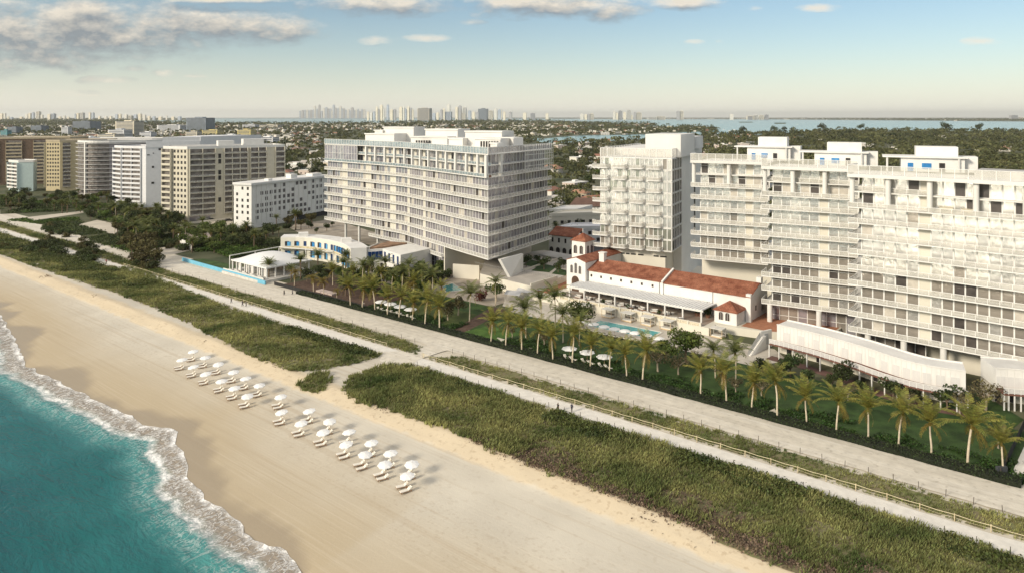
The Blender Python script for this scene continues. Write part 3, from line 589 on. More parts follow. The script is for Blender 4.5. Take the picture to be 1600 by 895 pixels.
# ------------------------------------------------------------------ 2. the slim glass tower with curved balconies
def tower_slim():
    A, B = Vector((31.4, 255)), Vector((54.1, 243.7)); d = (B-A).normalized(); nrm = Vector((-d.y, d.x)); z0, h, n = 14.4, 3.95, 8
    Cc = B+nrm*14; D = B+nrm*49; E = A+nrm*49; zt = z0+n*h
    root = thing('hotel_tower', 'slim white glass tower with small rounded balconies and a blank box on its roof', 'hotel tower', (50, 262, 0))
    t2 = lambda v: (v.x, v.y)
    for k in range(n):
        z = z0+k*h; low = k < 2
        window_band(root, [t2(A), t2(B)], z, z+h-.25, 1.55, [g_sky2, g_sky, g_green, g_brown] if not low else [g_green, g_sky2, g_brown], [.52, .40, .06, .02] if not low else [.5, .2, .3], mull=.26)
        window_band(root, [t2(B+d*.02), t2(Cc)], z, z+h-.25, 3.4, [g_dark, g_deep], [.75, .25], mull=.22)
        slab(root, [t2(A), t2(B), t2(Cc), t2(A+nrm*14)], z, .3)
        for j, (u0, u1) in enumerate([(-.105, .13), (.19, .385), (.425, .625), (.665, .865)]):
            p, q = A+(B-A)*u0, A+(B-A)*u1; out = -nrm*1.9; r = .8; pts = [p]
            for i in range(5): an = math.pi/2*i/4; pts.append(p+out+nrm*r*(1-math.sin(an))+d*r*(1-math.cos(an)))
            for i in range(5): an = math.pi/2*(1-i/4); pts.append(q+out+nrm*r*(1-math.sin(an))-d*r*(1-math.cos(an)))
            pts.append(q)
            if j == 0: pts[0] = p+nrm*1.2; pts.append(A+nrm*1.2)
            b = MB(); b.prism([t2(v) for v in pts], z-.02, z+.3); bo = b.build('balcony', rail_m, root)
            f = MB()
            ring = pts[:-1] if j == 0 else pts
            for a, c in zip(ring[:-1], ring[1:]):
                f.wall(t2(a), t2(c), z+1.28, z+1.4, .12, 0); f.wall(t2(a), t2(c), z+.38, z+1.22, .04, 1)
            f.build('balcony_rail', [rail_m, panel_m], bo)
            if random.random() < .85:
                g = MB()
                for i in range(3): c = lerp(t2(p), t2(q), random.uniform(.2, .85)); g.box((c[0]-nrm.x*.9, c[1]-nrm.y*.9, z+.3), (random.uniform(.5, 1.3), .6, random.uniform(.5, .95)), random.random())
                g.build('balcony_seat', stucco, bo)
    railing(root, [t2(A), t2(B), t2(Cc)], zt, panel=panel_m, hgt=3.1, step=2.6, post=.2, name='roof_screen'); railing(root, [t2(E), t2(A)], zt, panel=panel_m, hgt=3.1, step=3, post=.3, name='roof_screen')
    slab(root, [t2(A), t2(B), t2(D), t2(E)], zt, .35, roofwhite, 'roof')
    b = MB(); b.prism([t2(Cc), t2(D), t2(E), t2(A+nrm*14)], 0, zt+2.6); bd = b.build('side_wall', white, root)
    s = MB(); p = Cc+nrm*20+d*.06; s.wall(t2(p), t2(p+nrm*2), z0+1, zt-5, .12, 0); s.build('slot_window', dark_m, bd)
    p0 = A+(B-A)*.56+nrm*7; p1 = B+d*1.6+nrm*6; b = MB(); b.prism([t2(p0), t2(p1), t2(p1+nrm*22), t2(p0+nrm*22)], zt, 53.9); bx = b.build('roof_box', white, root)
    b = MB(); q = p1+nrm*23; b.prism([t2(q-d*8), t2(q), t2(q+nrm*14), t2(q+nrm*14-d*8)], zt+2, 52.6); b.build('roof_box', roofwhite, root)
    b = MB(); b.prism([t2(A+nrm*3), t2(B+nrm*3-d*3), t2(B+nrm*40-d*3), t2(A+nrm*40)], 0, z0-.3); base = b.build('base', cream, root)
    s = MB()
    for u0, u1 in [(.24, .31), (.33, .38), (.4, .47), (.5, .58), (.72, .79), (.81, .9)]:
        p, q = A+(B-A)*u0+nrm*2.95, A+(B-A)*u1+nrm*2.95; s = MB(); s.wall(t2(p), t2(q), 11.6, 12.1, .1); s.build('vent_slot', dark_m, base)
tower_slim()

# ------------------------------------------------------------------ 3. the stepped tower at the right
def tower_stepped():
    root = thing('stepped_tower', 'broad white stepped tower of long balconies beside the clay-roofed club house', 'apartment tower', (90, 200, 0))
    segs = [dict(P=[(57.1, 230), (77.9, 219.3)], z0=15.1, n=8, ret=6), dict(P=[(71, 204.9), (92.4, 192.4)], z0=7.3, n=10, ret=7), dict(P=[(83.5, 179), (96.9, 167.4), (110.4, 154.8), (119, 146.8)], z0=7.2, n=10, ret=8)]
    h = 3.82; inw = Vector((.447, .894))
    for si, sg in enumerate(segs):
        P = sg['P']; z0, n = sg['z0'], sg['n']; L0 = Vector(P[0]); Rn = Vector(P[-1]); bl = L0+inw*sg['ret']
        nm = Vector((-(P[1][1]-P[0][1]), P[1][0]-P[0][0])).normalized(); bl = L0+nm*sg['ret']
        back = [tuple(Rn+inw*22), tuple(L0+inw*22+Vector((2.2, -1)))]
        for k in range(n+1):
            z = z0+k*h; ph = k >= n-2; Pk = P if k != n-1 else offset(P, 1.2)
            slab(root, Pk+back, z, .28)
            if k == n: break
            ins = 2.3 if not ph else 3.2
            Q = offset(P, ins); Qs = [tuple(Vector(Q[0])+Vector((P[1][0]-P[0][0], P[1][1]-P[0][1])).normalized()*2.6)] + Q[1:]
            if not (k == n-1): railing(root, [tuple(bl)]+offset(P, .1), z, step=2.3)
            elif si: railing(root, [lerp(Q[0], Q[1], -.0)]+offset(P, 1.3)[1:2], z, step=2.6)
            lowf = k < (2 if si == 0 else 4)
            mats, ww = ([g_brown, g_cur, g_deep, g_sky2], [.72, .07, .11, .10]) if lowf else ([g_sky, g_sky2, g_cur, g_brown], [.52, .40, .03, .05])
            if ph: mats, ww = [g_sky, g_sky2, g_cur, g_deep], [.42, .26, .18, .14]
            pier = {0: lambda i, m: i in (6,), 1: lambda i, m: i in (5,), 2: lambda i, m: i in (5,)}[si]
            window_band(root, Qs, z, z+h-.34, 2.45 if si else 2.2, mats, ww, solid=pier, wallmat=cream, mull=.3, transom=2.55 if si < 2 else None)
            window_band(root, [tuple(Vector(Qs[0])+nm*9), Qs[0]], z, z+h-.34, 3., [g_brown, g_sky2], [.5, .5])
        zt = z0+n*h; zp = z0+(n-2)*h
        # roof parapet of pale panels on a projecting beam
        b = MB(); PP = offset(P, -.25)
        for a, c in zip(PP[:-1], PP[1:]): b.wall(a, c, zt-.3, zt+.55, .7)
        b.build('roof_beam', white, root); railing(root, [tuple(bl)]+P, zt+.5, panel=panel_m, hgt=2.2, step=2.6, post=.14, name='roof_screen')
        for i, (p, a) in enumerate(along(offset(P, .9), 9.5)):
            if i == 0 or i < len(along(P, 9.5))-1: column(root, p[0]+(.8 if i == 0 else 0), p[1], zp, zt-.35, .62)
        slab(root, offset(P, .3)+back, zt+.04, .03, roofwhite, 'roof')
        if si < 2:
            b = MB(); c0 = L0+inw*9+Vector((1.5, -.7)); b.prism([tuple(c0), tuple(Rn+inw*9), back[0], back[1]], 0, z0-.4); b.build('base', cream, root)
    # white columns and dark undercroft
    for (x, y) in [(73.2, 203.8), (84.0, 196.4), (87.6, 176.6), (93.5, 171.2), (99.6, 165.6), (106.4, 159.2), (113.2, 152.8)]: column(root, x, y+.6, 0, 6.98, .72)
    window_band(root, [(74.5, 207.5), (96, 195)], 0, 6.9, 2.4, [g_dark, g_brown], [.6, .4], transom=3.4)
    b = MB(); b.prism([(90, 184), (100, 175.4), (112, 176), (100, 190)], 0, 6.84); b.prism([(104, 171.5), (116, 160), (124, 168), (110, 180)], 0, 6.84); b.build('base', cream, root)
    window_band(root, [(88, 184), (100, 174)], 0, 6.8, 2.4, [g_deep, g_brown], [.6, .4])
    # roof pavilions with blue doors
    def pav(px0, px1, Y, z, hh, si):
        x0, x1 = (px0-CX)*Y/F, (px1-CX)*Y/F; d = Vector((.894, -.447)); a = Vector((x0, Y+3)); Lw = (x1-x0)*1.06; q = lambda u, v: tuple(a+d*u+inw*v)
        b = MB(); b.prism([q(Lw*.2, 0), q(Lw*.86, 0), q(Lw*.86, 9), q(Lw*.2, 9)], z, z+hh*.56); b.prism([q(Lw*.36, 1.5), q(Lw*.8, 1.5), q(Lw*.8, 8), q(Lw*.36, 8)], z+hh*.56, z+hh)
        b.prism([q(Lw*.86, 2), q(Lw, 2), q(Lw, 8), q(Lw*.86, 8)], z, z+hh*.62)
        b.prism([q(0, -1.0), q(Lw*.89, -1.0), q(Lw*.89, 9), q(0, 9)], z+hh*.56+.003, z+hh*.56+.35); o = b.build('roof_pavilion', stucco, root)
        g = MB(); g.wall(q(Lw*.27, -.06), q(Lw*.33, -.06), z+.1, z+2.3, .08); g.wall(q(Lw*.42, -.06), q(Lw*.52, -.06), z+.7, z+2.3, .08); g.build('blue_door', blue_m, o)
        g = MB(); g.wall(q(Lw*.6, -.06), q(Lw*.66, -.06), z+.1, z+2.4, .08); g.wall(q(Lw*.862+.06, 3), q(Lw*.862+.06, 6), z+.3, z+2.4, .08); g.build('pavilion_window', dark_m, o)
        [(lambda g: (g.box((*q(Lw*uu, -.6), z), (.35, .35, hh*.56)), g.build('post', stucco, o)))(MB()) for uu in (.05, .8)]
    pav(1152, 1243, 238, 45.7, 7.6, 0); pav(1255, 1360, 216, 45.4, 6.9, 1); pav(1388, 1510, 191, 45.5, 6.6, 2)
    b = MB(); b.prism([(113, 176), (121, 168), (128, 176), (120, 184)], 45.4, 46.9); b.build('roof_plant_box', roofgrey, root)
    return root
tower_stepped()
# loose goods on the stepped tower's penthouse terrace
tan_m = mat('cardboard', (.50, .36, .24), var=.12); ywh = mat('packing_wrap', (.62, .57, .45), var=.1); tarp = mat('blue_tarp', (.05, .14, .42), var=.3, scale=1.5); wht = mat('white_tub', (.78, .78, .76), var=.05)
def crate(px, py, Y, w, hgt, m, label, lidm=None):
    zt = 37.7; x = (px-CX)*Y/F; t = thing('crate', label, 'crate', (x, Y, zt), 'goods on the terrace'); b = MB(); b.box((x, Y, zt), (w, w*.8, hgt), -.45); b.build('box', m, t)
    b = MB(); b.box((x, Y, zt+hgt), (w*1.04, w*.84, .08), -.45); b.build('lid', lidm or m, t)
crate(1241, 0, 204.5, 2.2, 1.9, tan_m, 'large tan crate on the open terrace left of the blue tub'); crate(1252, 0, 203.6, 2.4, 1.7, ywh, 'cream wrapped crate standing directly beside the large tan crate')
crate(1290, 0, 201, 1.5, 1.9, wht, 'white tub with bright blue lid on the terrace', tarp); crate(1300, 0, 199.5, 1.2, 1.6, tarp, 'dark blue drum box beside the white tub')
crate(1496, 0, 167.2, 1.7, 1.5, tan_m, 'tan crate on top of the long cream boxes'); crate(1478, 0, 166.8, 2.6, 1.3, ywh, 'long cream box at the terrace rail below tan crate'); crate(1515, 0, 164.5, 3.2, 1.2, ywh, 'longest cream box at the rail of the terrace')
crate(1558, 0, 162.2, 2.0, 1.3, steel_m, 'grey lidded bin near the right end of terrace'); crate(1584, 0, 160.5, 1.8, 2.0, stucco, 'white upright crate at the terrace end column')
# ------------------------------------------------------------------ 4. the clay-roofed club house
def ws(s, t): return W(s, t)[:2]
TZ = 2.1
b = MB(); b.prism([ws(84, 187), ws(147, 187), ws(147, 262), ws(56, 262), ws(56, 202), ws(70, 194), ws(84, 191.5)], -.4, TZ); struct(b.build('terrace', [cream]))
sheet('terracotta_plaza', [ws(56.5, 202.5), ws(70.3, 194.5), ws(78, 194.6), ws(78, 214), ws(56.5, 230)], TZ+.012, terra_m)
sheet('terracotta_court', [ws(141, 190), ws(146.8, 190), ws(146.8, 212), ws(141, 212)], TZ+.012, terra_m)
sheet('terrace_floor', [ws(86, 188), ws(138, 188), ws(138, 200), ws(86, 200)], TZ+.012, mat('terrace_stone', (.42, .30, .23), var=.3, scale=.25, col2=(.30, .29, .26)))
dkwin = glass('dark_window', (.07, .055, .05), rough=.12, metallic=.3)
def arch(root, s, t, z0, wd, hgt, along_s=True, name='window', m=dkwin, off=.05, frame=True, sgn=-1):
    """arched opening standing `off` proud of a wall; faces the sea (along_s) or the right-hand end"""
    pts = [(-wd/2, 0), (wd/2, 0)] + [(wd/2*math.cos(a), hgt-wd/2+wd/2*math.sin(a)) for a in [math.pi*i/8 for i in range(9)]]
    def pos(u, v, o): return (*(ws(s-u, t+sgn*o) if along_s else ws(s+sgn*o, t+u)), z0+v)
    b = MB(); n = len(pts); fr = [pos(u, v, off) for u, v in pts]; bk = [pos(u, v, -.12) for u, v in pts]
    b.poly(fr)
    for i in range(n): j = (i+1) % n; b.poly([fr[i], bk[i], bk[j], fr[j]])
    o = b.build(name, m, root)
    if frame:
        f = MB(); ring = [pos(u*1.0, v, off+.03) for u, v in pts[1:]] + [pos(*pts[0], off+.03)]
        f.tube(ring, .09, 5); f.tube([pos(0, 0, off+.04), pos(0, hgt, off+.04)], .04, 4); f.build('frame', white2, o)
    return o
def gable(root, s0, s1, t0, t1, ez, rz, along='s', over=.45, name='roof', m=None):
    """two-slope clay roof with some thickness; ridge runs along s or along t"""
    b = MB(); th = .22
    if along == 's':
        tm = (t0+t1)/2; A = [(s0-over, t0-over, ez-.12), (s1+over, t0-over, ez-.12), (s1+over, tm, rz), (s0-over, tm, rz)]; B = [(s0-over, tm, rz), (s1+over, tm, rz), (s1+over, t1+over, ez-.12), (s0-over, t1+over, ez-.12)]
    else:
        sm = (s0+s1)/2; A = [(s0-over, t0-over, ez-.12), (sm, t0-over, rz), (sm, t1+over, rz), (s0-over, t1+over, ez-.12)]; B = [(sm, t0-over, rz), (s1+over, t0-over, ez-.12), (s1+over, t1+over, ez-.12), (sm, t1+over, rz)]
    for q in (A, B):
        lo = [(*ws(p[0], p[1]), p[2]) for p in q]; hi = [(p[0], p[1], p[2]+th) for p in lo]; b._hexa(lo+hi)
    return b.build(name, m or tile_m, root)
def hip(root, s0, s1, t0, t1, ez, rz, over=.4, name='roof', ridge=0.):
    s0 -= over; s1 += over; t0 -= over; t1 += over; sm, tm = (s0+s1)/2, (t0+t1)/2; b = MB()
    c = [(*ws(s0, t0), ez), (*ws(s1, t0), ez), (*ws(s1, t1), ez), (*ws(s0, t1), ez)]
    if ridge: k = [(*ws(sm-ridge, tm), rz), (*ws(sm+ridge, tm), rz)]; b.poly([c[0], c[1], k[1], k[0]]); b.poly([c[1], c[2], k[1]]); b.poly([c[2], c[3], k[0], k[1]]); b.poly([c[3], c[0], k[0]])
    else:
        k = (*ws(sm, tm), rz)
        for i in range(4): b.poly([c[i], c[(i+1) % 4], k])
    b.prism([(p[0], p[1]) for p in c], ez-.18, ez-.002); return b.build(name, tile_m, root)
def wallbox(root, s0, s1, t0, t1, z0, z1, m=stucco, name='wall', gab=None):
    b = MB(); q = [ws(s0, t0), ws(s1, t0), ws(s1, t1), ws(s0, t1)]; b.prism(q, z0, z1)
    if gab == 's':                                     # triangles at the ends of a ridge along s
        tm = (t0+t1)/2
        for s in (s0, s1): k = .4 if s == s0 else -.4; b.prism([ws(s, t0+.2), ws(s+k, t0+.2), ws(s+k, t1-.2), ws(s, t1-.2)], z1, z1+.01); b.poly([(*ws(s, t0), z1), (*ws(s, t1), z1), (*ws(s, tm), z1+gab_h)])
    return b.build(name, m, root)
club = thing('club_house', 'long white Spanish style club house with clay tile roofs and a square bell tower', 'club house', W(110, 205))
gab_h = 2.5
# main hall in two lengths with a raised party wall between
wl = wallbox(club, 77.7, 133, 200, 214, TZ-.1, 9.3, gab='s')
gable(club, 105.2, 132.6, 200, 214, 9.35, 11.9); gable(club, 77.7, 104.4, 200, 214, 9.1, 11.7)
b = MB(); s = 104.8
b.prism([ws(104.5, 199.5), ws(105.1, 199.5), ws(105.1, 207), ws(104.5, 207)], TZ, 9.5)
for s in (104.5,): b._hexa([(*ws(104.5, 199.5), 9.2), (*ws(105.1, 199.5), 9.2), (*ws(105.1, 207), 11.9), (*ws(104.5, 207), 11.9), (*ws(104.5, 199.5), 9.75), (*ws(105.1, 199.5), 9.75), (*ws(105.1, 207), 12.5), (*ws(104.5, 207), 12.5)])
b.build('party_wall', stucco, club)
for i in range(7):
    s = 130.8-i*3.75; b = MB(); b.prism([ws(s-.32, 199.9), ws(s+.32, 199.9), ws(s+.32, 200.1), ws(s-.32, 200.1)], 7.35, 8.15); b.build('window', dkwin, club)
for i in range(11): arch(club, 130.5-i*3.2, 200, TZ, 1.7, 3.1, name='door', frame=False)
arch(club, 92.9, 200, TZ+.1, 1.9, 3.6, name='door', frame=False); arch(club, 90.0, 200, TZ+.1, 1.9, 3.6, name='door', frame=False)
b = MB(); b.prism([ws(77.62, 204.4), ws(77.8, 204.4), ws(77.8, 205.2), ws(77.62, 205.2)], 4.4, 5.8); b.build('window', dkwin, club)
b = MB(); b.prism([ws(77.62, 209.2), ws(77.8, 209.2), ws(77.8, 211.4), ws(77.62, 211.4)], 3.4, 5.0); b.build('window', dkwin, club)
b = MB(); b.prism([ws(77.2, 199.6), ws(78.6, 199.6), ws(78.6, 200.8), ws(77.2, 200.8)], TZ, 9.9); b.build('corner_buttress', stucco, club)
b = MB(); b.prism([ws(77.4, 208), ws(78.8, 208), ws(78.8, 209.6), ws(77.4, 209.6)], 10.8, 13.2); b.build('chimney', stucco, club)
# drain pipes
for s in (131.9, 105.9, 88.6): b = MB(); b.tube([(*ws(s, 199.9), TZ), (*ws(s, 199.9), 9.1)], .07, 6); b.build('drain_pipe', dark_m, club)
# gabled entrance block
gab_h = 1.15; t0, t1 = 198.5, 223; s0, s1 = 132.2, 139.7
b = MB(); sm = (s0+s1)/2
for q in [[(s0, t0), (s0, t1)], [(s1, t1), (s1, t0)]]: b.poly([(*ws(*q[0]), TZ-.1), (*ws(*q[1]), TZ-.1), (*ws(*q[1]), 12), (*ws(*q[0]), 12)])
for t in (t0, t1): b.poly([(*ws(s0, t), TZ-.1), (*ws(s1, t), TZ-.1), (*ws(s1, t), 12), (*ws(sm, t), 13.15), (*ws(s0, t), 12)])
b.build('entrance_wall', stucco, club); gable(club, s0, s1, t0+.35, t1, 12.05, 13.2, along='t', over=.25)
arch(club, 136.2, t0, TZ, 2.9, 5.0, name='door', m=mat('brown_door', (.085, .05, .032), var=.2), frame=False)
for ds, hh in ((1.65, 2.7), (0, 3.5), (-1.65, 2.7)): arch(club, 136.0+ds, t0, 8.0, 1.05, hh)
b = MB(); b.prism([ws(129.3, 205.2), ws(131.2, 205.2), ws(131.2, 207), ws(129.3, 207)], 10.5, 14.3); b.prism([ws(129.1, 205), ws(131.4, 205), ws(131.4, 207.2), ws(129.1, 207.2)], 14.3, 14.6); b.build('chimney', stucco, club)
# bell tower
b = MB(); b.prism([ws(140.2, 210.3), ws(145.8, 210.3), ws(145.8, 216), ws(140.2, 216)], TZ, 16.4); b.build('bell_tower', stucco, club); hip(club, 140.2, 145.8, 210.3, 216, 16.5, 19.0)
for ds in (1.25, -1.25): arch(club, 143+ds, 210.3, 11.9, 1.5, 3.0)
for dt in (1.2, -1.2): arch(club, 140.2, 213.2+dt, 11.9, 1.5, 3.0, along_s=False)
b = MB(); b.tube([(*ws(143, 213.15), 18.9), (*ws(143, 213.15), 20.4)], .12, 6); b.build('finial', stucco, club)
# rear wing roof and low garden wall
gab_h = 1.; wallbox(club, 127, 140, 224, 236, TZ, 11.6); hip(club, 126.5, 140.2, 223.6, 236, 11.7, 13.4, ridge=3.)
# pavilion in front of the right end
wallbox(club, 78.9, 85.4, 193.8, 199.6, TZ-.1, 5.6, name='pavilion_wall'); hip(club, 78.9, 85.4, 193.8, 200, 5.75, 8.1)
for ds in (.95, -.95): arch(club, 82.5+ds, 193.8, 3.1, 1.35, 2.3)
# pergola along the terrace
perg = thing('pergola', 'long white pergola roof shading the dining terrace below the club house', 'pergola', W(112, 196, TZ))
b = MB(); b.prism([ws(87.5, 190.6), ws(133.5, 190.6), ws(133.5, 199.6), ws(87.5, 199.6)], 5.55, 5.7); 
for i in range(47): s = 87.6+i; b.prism([ws(s, 190.3), ws(s+.2, 190.3), ws(s+.2, 199.7), ws(s, 199.7)], 5.7, 5.86)
b.build('pergola_roof', mat('pergola_slats', (.70, .70, .69), rough=.6, var=.06), perg)
b = MB(); b.prism([ws(87.3, 190.4), ws(133.7, 190.4), ws(133.7, 190.75), ws(87.3, 190.75)], 5.15, 5.549); b.build('beam', white, perg)
for i in range(9): s = 88+i*5.65; b = MB(); b.box((*ws(s, 190.9), TZ), (.42, .42, 3.05), math.atan2(US[1], US[0])); b.build('post', white, perg)
# balustrade on the retaining wall
bal = thing('balustrade', 'cream pierced balustrade along the terrace edge above the pool cabanas', 'balustrade', W(112, 187, TZ)); b = MB()
b.wall(ws(86.5, 187.2), ws(138, 187.2), TZ+.8, TZ+.98, .3); b.build('rail', cream, bal)
for i in range(15): s = 86.6+i*3.68; b = MB(); b.box((*ws(s, 187.2), TZ), (.5, .4, 1.05), math.atan2(US[1], US[0])); b.build('pier', cream, bal)
b = MB()
for i in range(14): s = 86.6+i*3.68; b.wall(ws(s+.3, 187.2), ws(s+3.3, 187.2), TZ, TZ+.8, .12)
b.build('pierced_panel', mat('pierced_block', (.56, .50, .38), var=.3, scale=4.), bal)
# terrace furniture: sofas and low tables under the pergola
AX = math.atan2(US[1], US[0])
sofa_m = mat('sofa_cushion', (.58, .56, .52), var=.1, objvar=.1); wood_m = mat('teak', (.26, .14, .075), var=.2)
def sofa(s, t, z, ang, label, grp='sofas on the dining terrace'):
    r = thing('sofa', label, 'sofa', (0, 0, 0), grp); b = MB(); b.box((0, 0, .12), (2.2, .95, .32)); b.build('seat', sofa_m, r)
    b = MB(); b.box((0, .4, .44), (2.2, .2, .42)); b.build('backrest', sofa_m, r)
    for x in (-1.0, 1.0): b = MB(); b.box((x, -.02, .44), (.2, .84, .24)); b.build('arm', sofa_m, r)
    b = MB(); b.box((0, 0, 0), (2.1, .85, .12)); b.build('base', wood_m, r); r.location = (*ws(s, t), z); r.rotation_euler.z = ang; return r
def tabl(s, t, z, label, m, grp='tables on the dining terrace', sc=1.):
    r = thing('low_table', label, 'table', (0, 0, 0), grp); b = MB(); b.tube([(0, 0, .68), (0, 0, .74)], .5*sc, 12); b.build('top', m, r); b = MB(); b.tube([(0, 0, 0), (0, 0, .68)], .07, 6); b.build('leg', steel_m, r); r.location = (*ws(s, t), z); return r
k = 0
for i in range(11):
    for j in range(2):
        s, t = 131.0-i*3.9+random.uniform(-.3, .3), 188.9+j*3.4
        if random.random() < .85:
            k += 1; row = ('beside the balustrade', 'one row in under the pergola')[j]
            sofa(s, t, TZ+.02, AX+(math.pi if j else 0)+random.choice([0, .5, -.4]), f'pale cushioned terrace sofa {row}, {nth(i+1)} from the gabled end')
            tabl(s-1.8, t+.6, TZ+.02, f'small round table {row}, {nth(i+1)} from the gabled end', random.choice([white, wood_m]))
def planter_bush(s, t, z, label, sc=1.):
    r = thing('potted_shrub', label, 'potted plant', (*ws(s, t), z), 'potted shrubs on the terrace'); b = MB(); b.tube([(*ws(s, t), z), (*ws(s, t), z+.6*sc)], [.3*sc, .42*sc], 10); b.build('pot', mat('clay_pot', (.22, .11, .07)), r)
    cs = RNG.normal(size=(160, 3)); cs /= np.linalg.norm(cs, axis=1)[:, None]; cs = cs*RNG.uniform(.5, 1, 160)[:, None]*np.array([.75, .75, .8])*sc; cs[:, 2] += 1.2*sc; o = quads_object('foliage', leaf_quads(cs, .16*sc), mat('shrub_leaves', (.028, .055, .014), var=.4, scale=1.5, col2=(.06, .085, .024), island=.45, trans=.15), r)
for i, s in enumerate((137, 134.4, 119.5, 110.6, 100.4, 92.0, 90.8, 88.6)):
    planter_bush(s, 189.2 if i < 5 else 196.5, TZ, f'potted green shrub on the dining terrace, {nth(i+1)} from the bell tower end', 1.0 if i < 5 else 1.7)

# ------------------------------------------------------------------ pool court
deck_m = mat('pool_deck', (.47, .43, .37), var=.1, scale=.4, col2=(.55, .51, .44))
sheet('pool_deck', [ws(66, 171), ws(142, 171), ws(142, 187), ws(66, 187), ws(60, 180)], .03, deck_m)
water_m = mat('pool_water', (.07, .36, .38), rough=.05, var=.12, scale=.5, spec=.8, bump=.08, bscale=3); tealw = mat('teal_pool_water', (.012, .23, .24), rough=.05, var=.1, scale=.5, spec=.8, bump=.08, bscale=3)
def pool(name, label, pts, m, z=.04):
    c = (sum(p[0] for p in pts)/len(pts), sum(p[1] for p in pts)/len(pts)); r = thing('swimming_pool', label, 'swimming pool', (*c, z)); b = MB(); b.poly([(*p, z+.05) for p in pts]); b.build('water', m, r)
    b = MB()
    for a, q in zip(pts, pts[1:]+pts[:1]): b.wall(a, q, z-.02, z+.12, .45)
    b.build('coping', mat('pool_coping', (.66, .62, .55), var=.06), r)
pool('pool', 'long turquoise lap pool with a row of white parasols beside it', [ws(95.3, 174.2), ws(115, 173.4), ws(115, 180.6), ws(95.3, 181.6)], water_m)
pool('pool2', 'small teal pool in front of the raised tower corner', [G(690.5, 448)[:2], G(697, 456.5)[:2], G(724, 453.6)[:2], G(707, 443)[:2]], tealw)
# cabanas against the retaining wall
canv = mat('canvas', (.62, .60, .55), var=.06); cab_w = mat('cabana_wood', (.55, .43, .28), var=.15)
def cabana():
    r = thing('cabana', '', 'cabana', (0, 0, 0), 'daybed cabanas by the pool'); a = 1.65
    for x in (-a, a):
        for y in (-1.3, 1.3): b = MB(); b.box((x, y, 0), (.12, .12, 2.5)); b.build('post', cab_w, r)
    b = MB(); b.prism([(-a-.15, -1.45), (a+.15, -1.45), (a+.15, 1.45), (-a-.15, 1.45)], 2.45, 2.6); b.build('canopy', canv, r)
    b = MB(); b.box((0, 0, .1), (3.1, 2.4, .3)); b.build('base', cab_w, r); b = MB(); b.box((0, 0, .4), (2.9, 2.2, .25)); b.build('mattress', canv, r)
    for x in (-.7, .7): b = MB(); b.box((x, .85, .65), (1.2, .35, .45)); b.build('cushion', mat('dark_cushion', (.14, .12, .10)), r)
    for x in (-a, a): b = MB(); b.box((x, 1.1, .1), (.08, .5, 2.3)); b.build('curtain', canv, r)
    return r
cb = cabana()
for i, (px, py, t) in enumerate([(917, 488, 185.2), (950, 496, 185.2), (981, 502, 185.3), (1012, 508, 185.3), (1043, 514, 185.3), (1128, 523, 187.5)]):
    s, _ = ST(*G(px, py)[:2]); o = cb if i == 0 else copy_tree(cb); o.location = (*ws(s, t), .03); o.rotation_euler.z = AX+math.pi
    o['label'] = f'wooden canvas daybed cabana against the cream pool wall, {nth(i+1)} from the gabled club end' if i < 5 else 'lone canvas daybed cabana in front of the small clay-roofed pavilion'
# ------------------------------------------------------------------ 5. curved cabana blocks at the right
def ribbon(pts, k=3):
    out = []; n = len(pts)
    for i in range(n-1):
        p = [Vector(pts[max(i-1, 0)]), Vector(pts[i]), Vector(pts[i+1]), Vector(pts[min(i+2, n-1)])]
        for j in range(k):
            u = j/k; out.append(tuple(.5*((2*p[1])+(p[2]-p[0])*u+(2*p[0]-5*p[1]+4*p[2]-p[3])*u*u+(3*p[1]-p[0]-3*p[2]+p[3])*u**3)))
    return out+[tuple(pts[-1])]
def curved_block(label, roofpx, z1, zf, depth, gal, brick=True, posts=None):
    P = ribbon([Vector(G(x, y, z1)[:2]) for x, y in roofpx]); B = offset(P, depth); Gl = offset(P, -gal)
    r = thing('cabana_block', label, 'cabana block', (*P[len(P)//2], 0)); n = len(P)
    b = MB(); b.prism(P+B[::-1], zf, z1); b.build('upper_wall', stucco, r)
    b = MB(); b.prism(offset(P, .25)+offset(P, depth-.25)[::-1], z1, z1+.03); b.build('roof', roofwhite, r)
    b = MB()
    for a, c in zip(P[:-1], P[1:]): b.wall(a, c, z1, z1+.22, .3)
    for a, c in zip(B[:-1], B[1:]): b.wall(a, c, z1, z1+.3, .3)
    b.build('parapet', stucco, r)
    brk = mat('dark_brick', (.16, .075, .055), var=.2, scale=1.)
    b = MB(); b.prism(Gl+offset(P, -.01)[::-1], zf-.3, zf); b.build('gallery_floor', brk, r)
    railing(r, offset(Gl, .06), zf, panel=mat('white_lattice', (.52, .50, .49), var=.12, scale=6), hgt=1.15, step=1.4, name='gallery_rail')
    for (p, a) in along(Gl, 3.6)[::max(1, round(len(along(Gl, 3.6))/13))]: b = MB(); b.box((p[0]+.05, p[1]+.12, 0), (.24, .24, zf-.31), a); b.build('post', white, r)
    b = MB(); b.prism(offset(P, 1.2)+B[::-1], 0, zf-.32); lw = b.build('lower_wall', cream, r)
    Q = offset(P, 1.15); L_ = along(Q, 2.6)
    for i, (p, a) in enumerate(L_[1:-1]):
        if i % 2 == 0: b = MB(); b.box((p[0], p[1], .1), (1.1, .12, 2.2), a); b.build('door', dark_m, r)
    U = offset(P, -.03)
    for (p, a) in along(U, 3.3)[1:-1]: b = MB(); b.box((p[0], p[1], zf+.1), (1.5, .05, 2.3), a); b.build('shutter_panel', mat('panel_white', (.60, .59, .57), var=.03), r)
    b = MB(); U2 = offset(P, -.05)
    for (p, a) in along(U2, .95)[1:-1]: b.box((p[0], p[1], zf+.05), (.05, .05, z1-zf-.1), a)
    b.build('batten_screen', stucco, r)
    return P, Gl
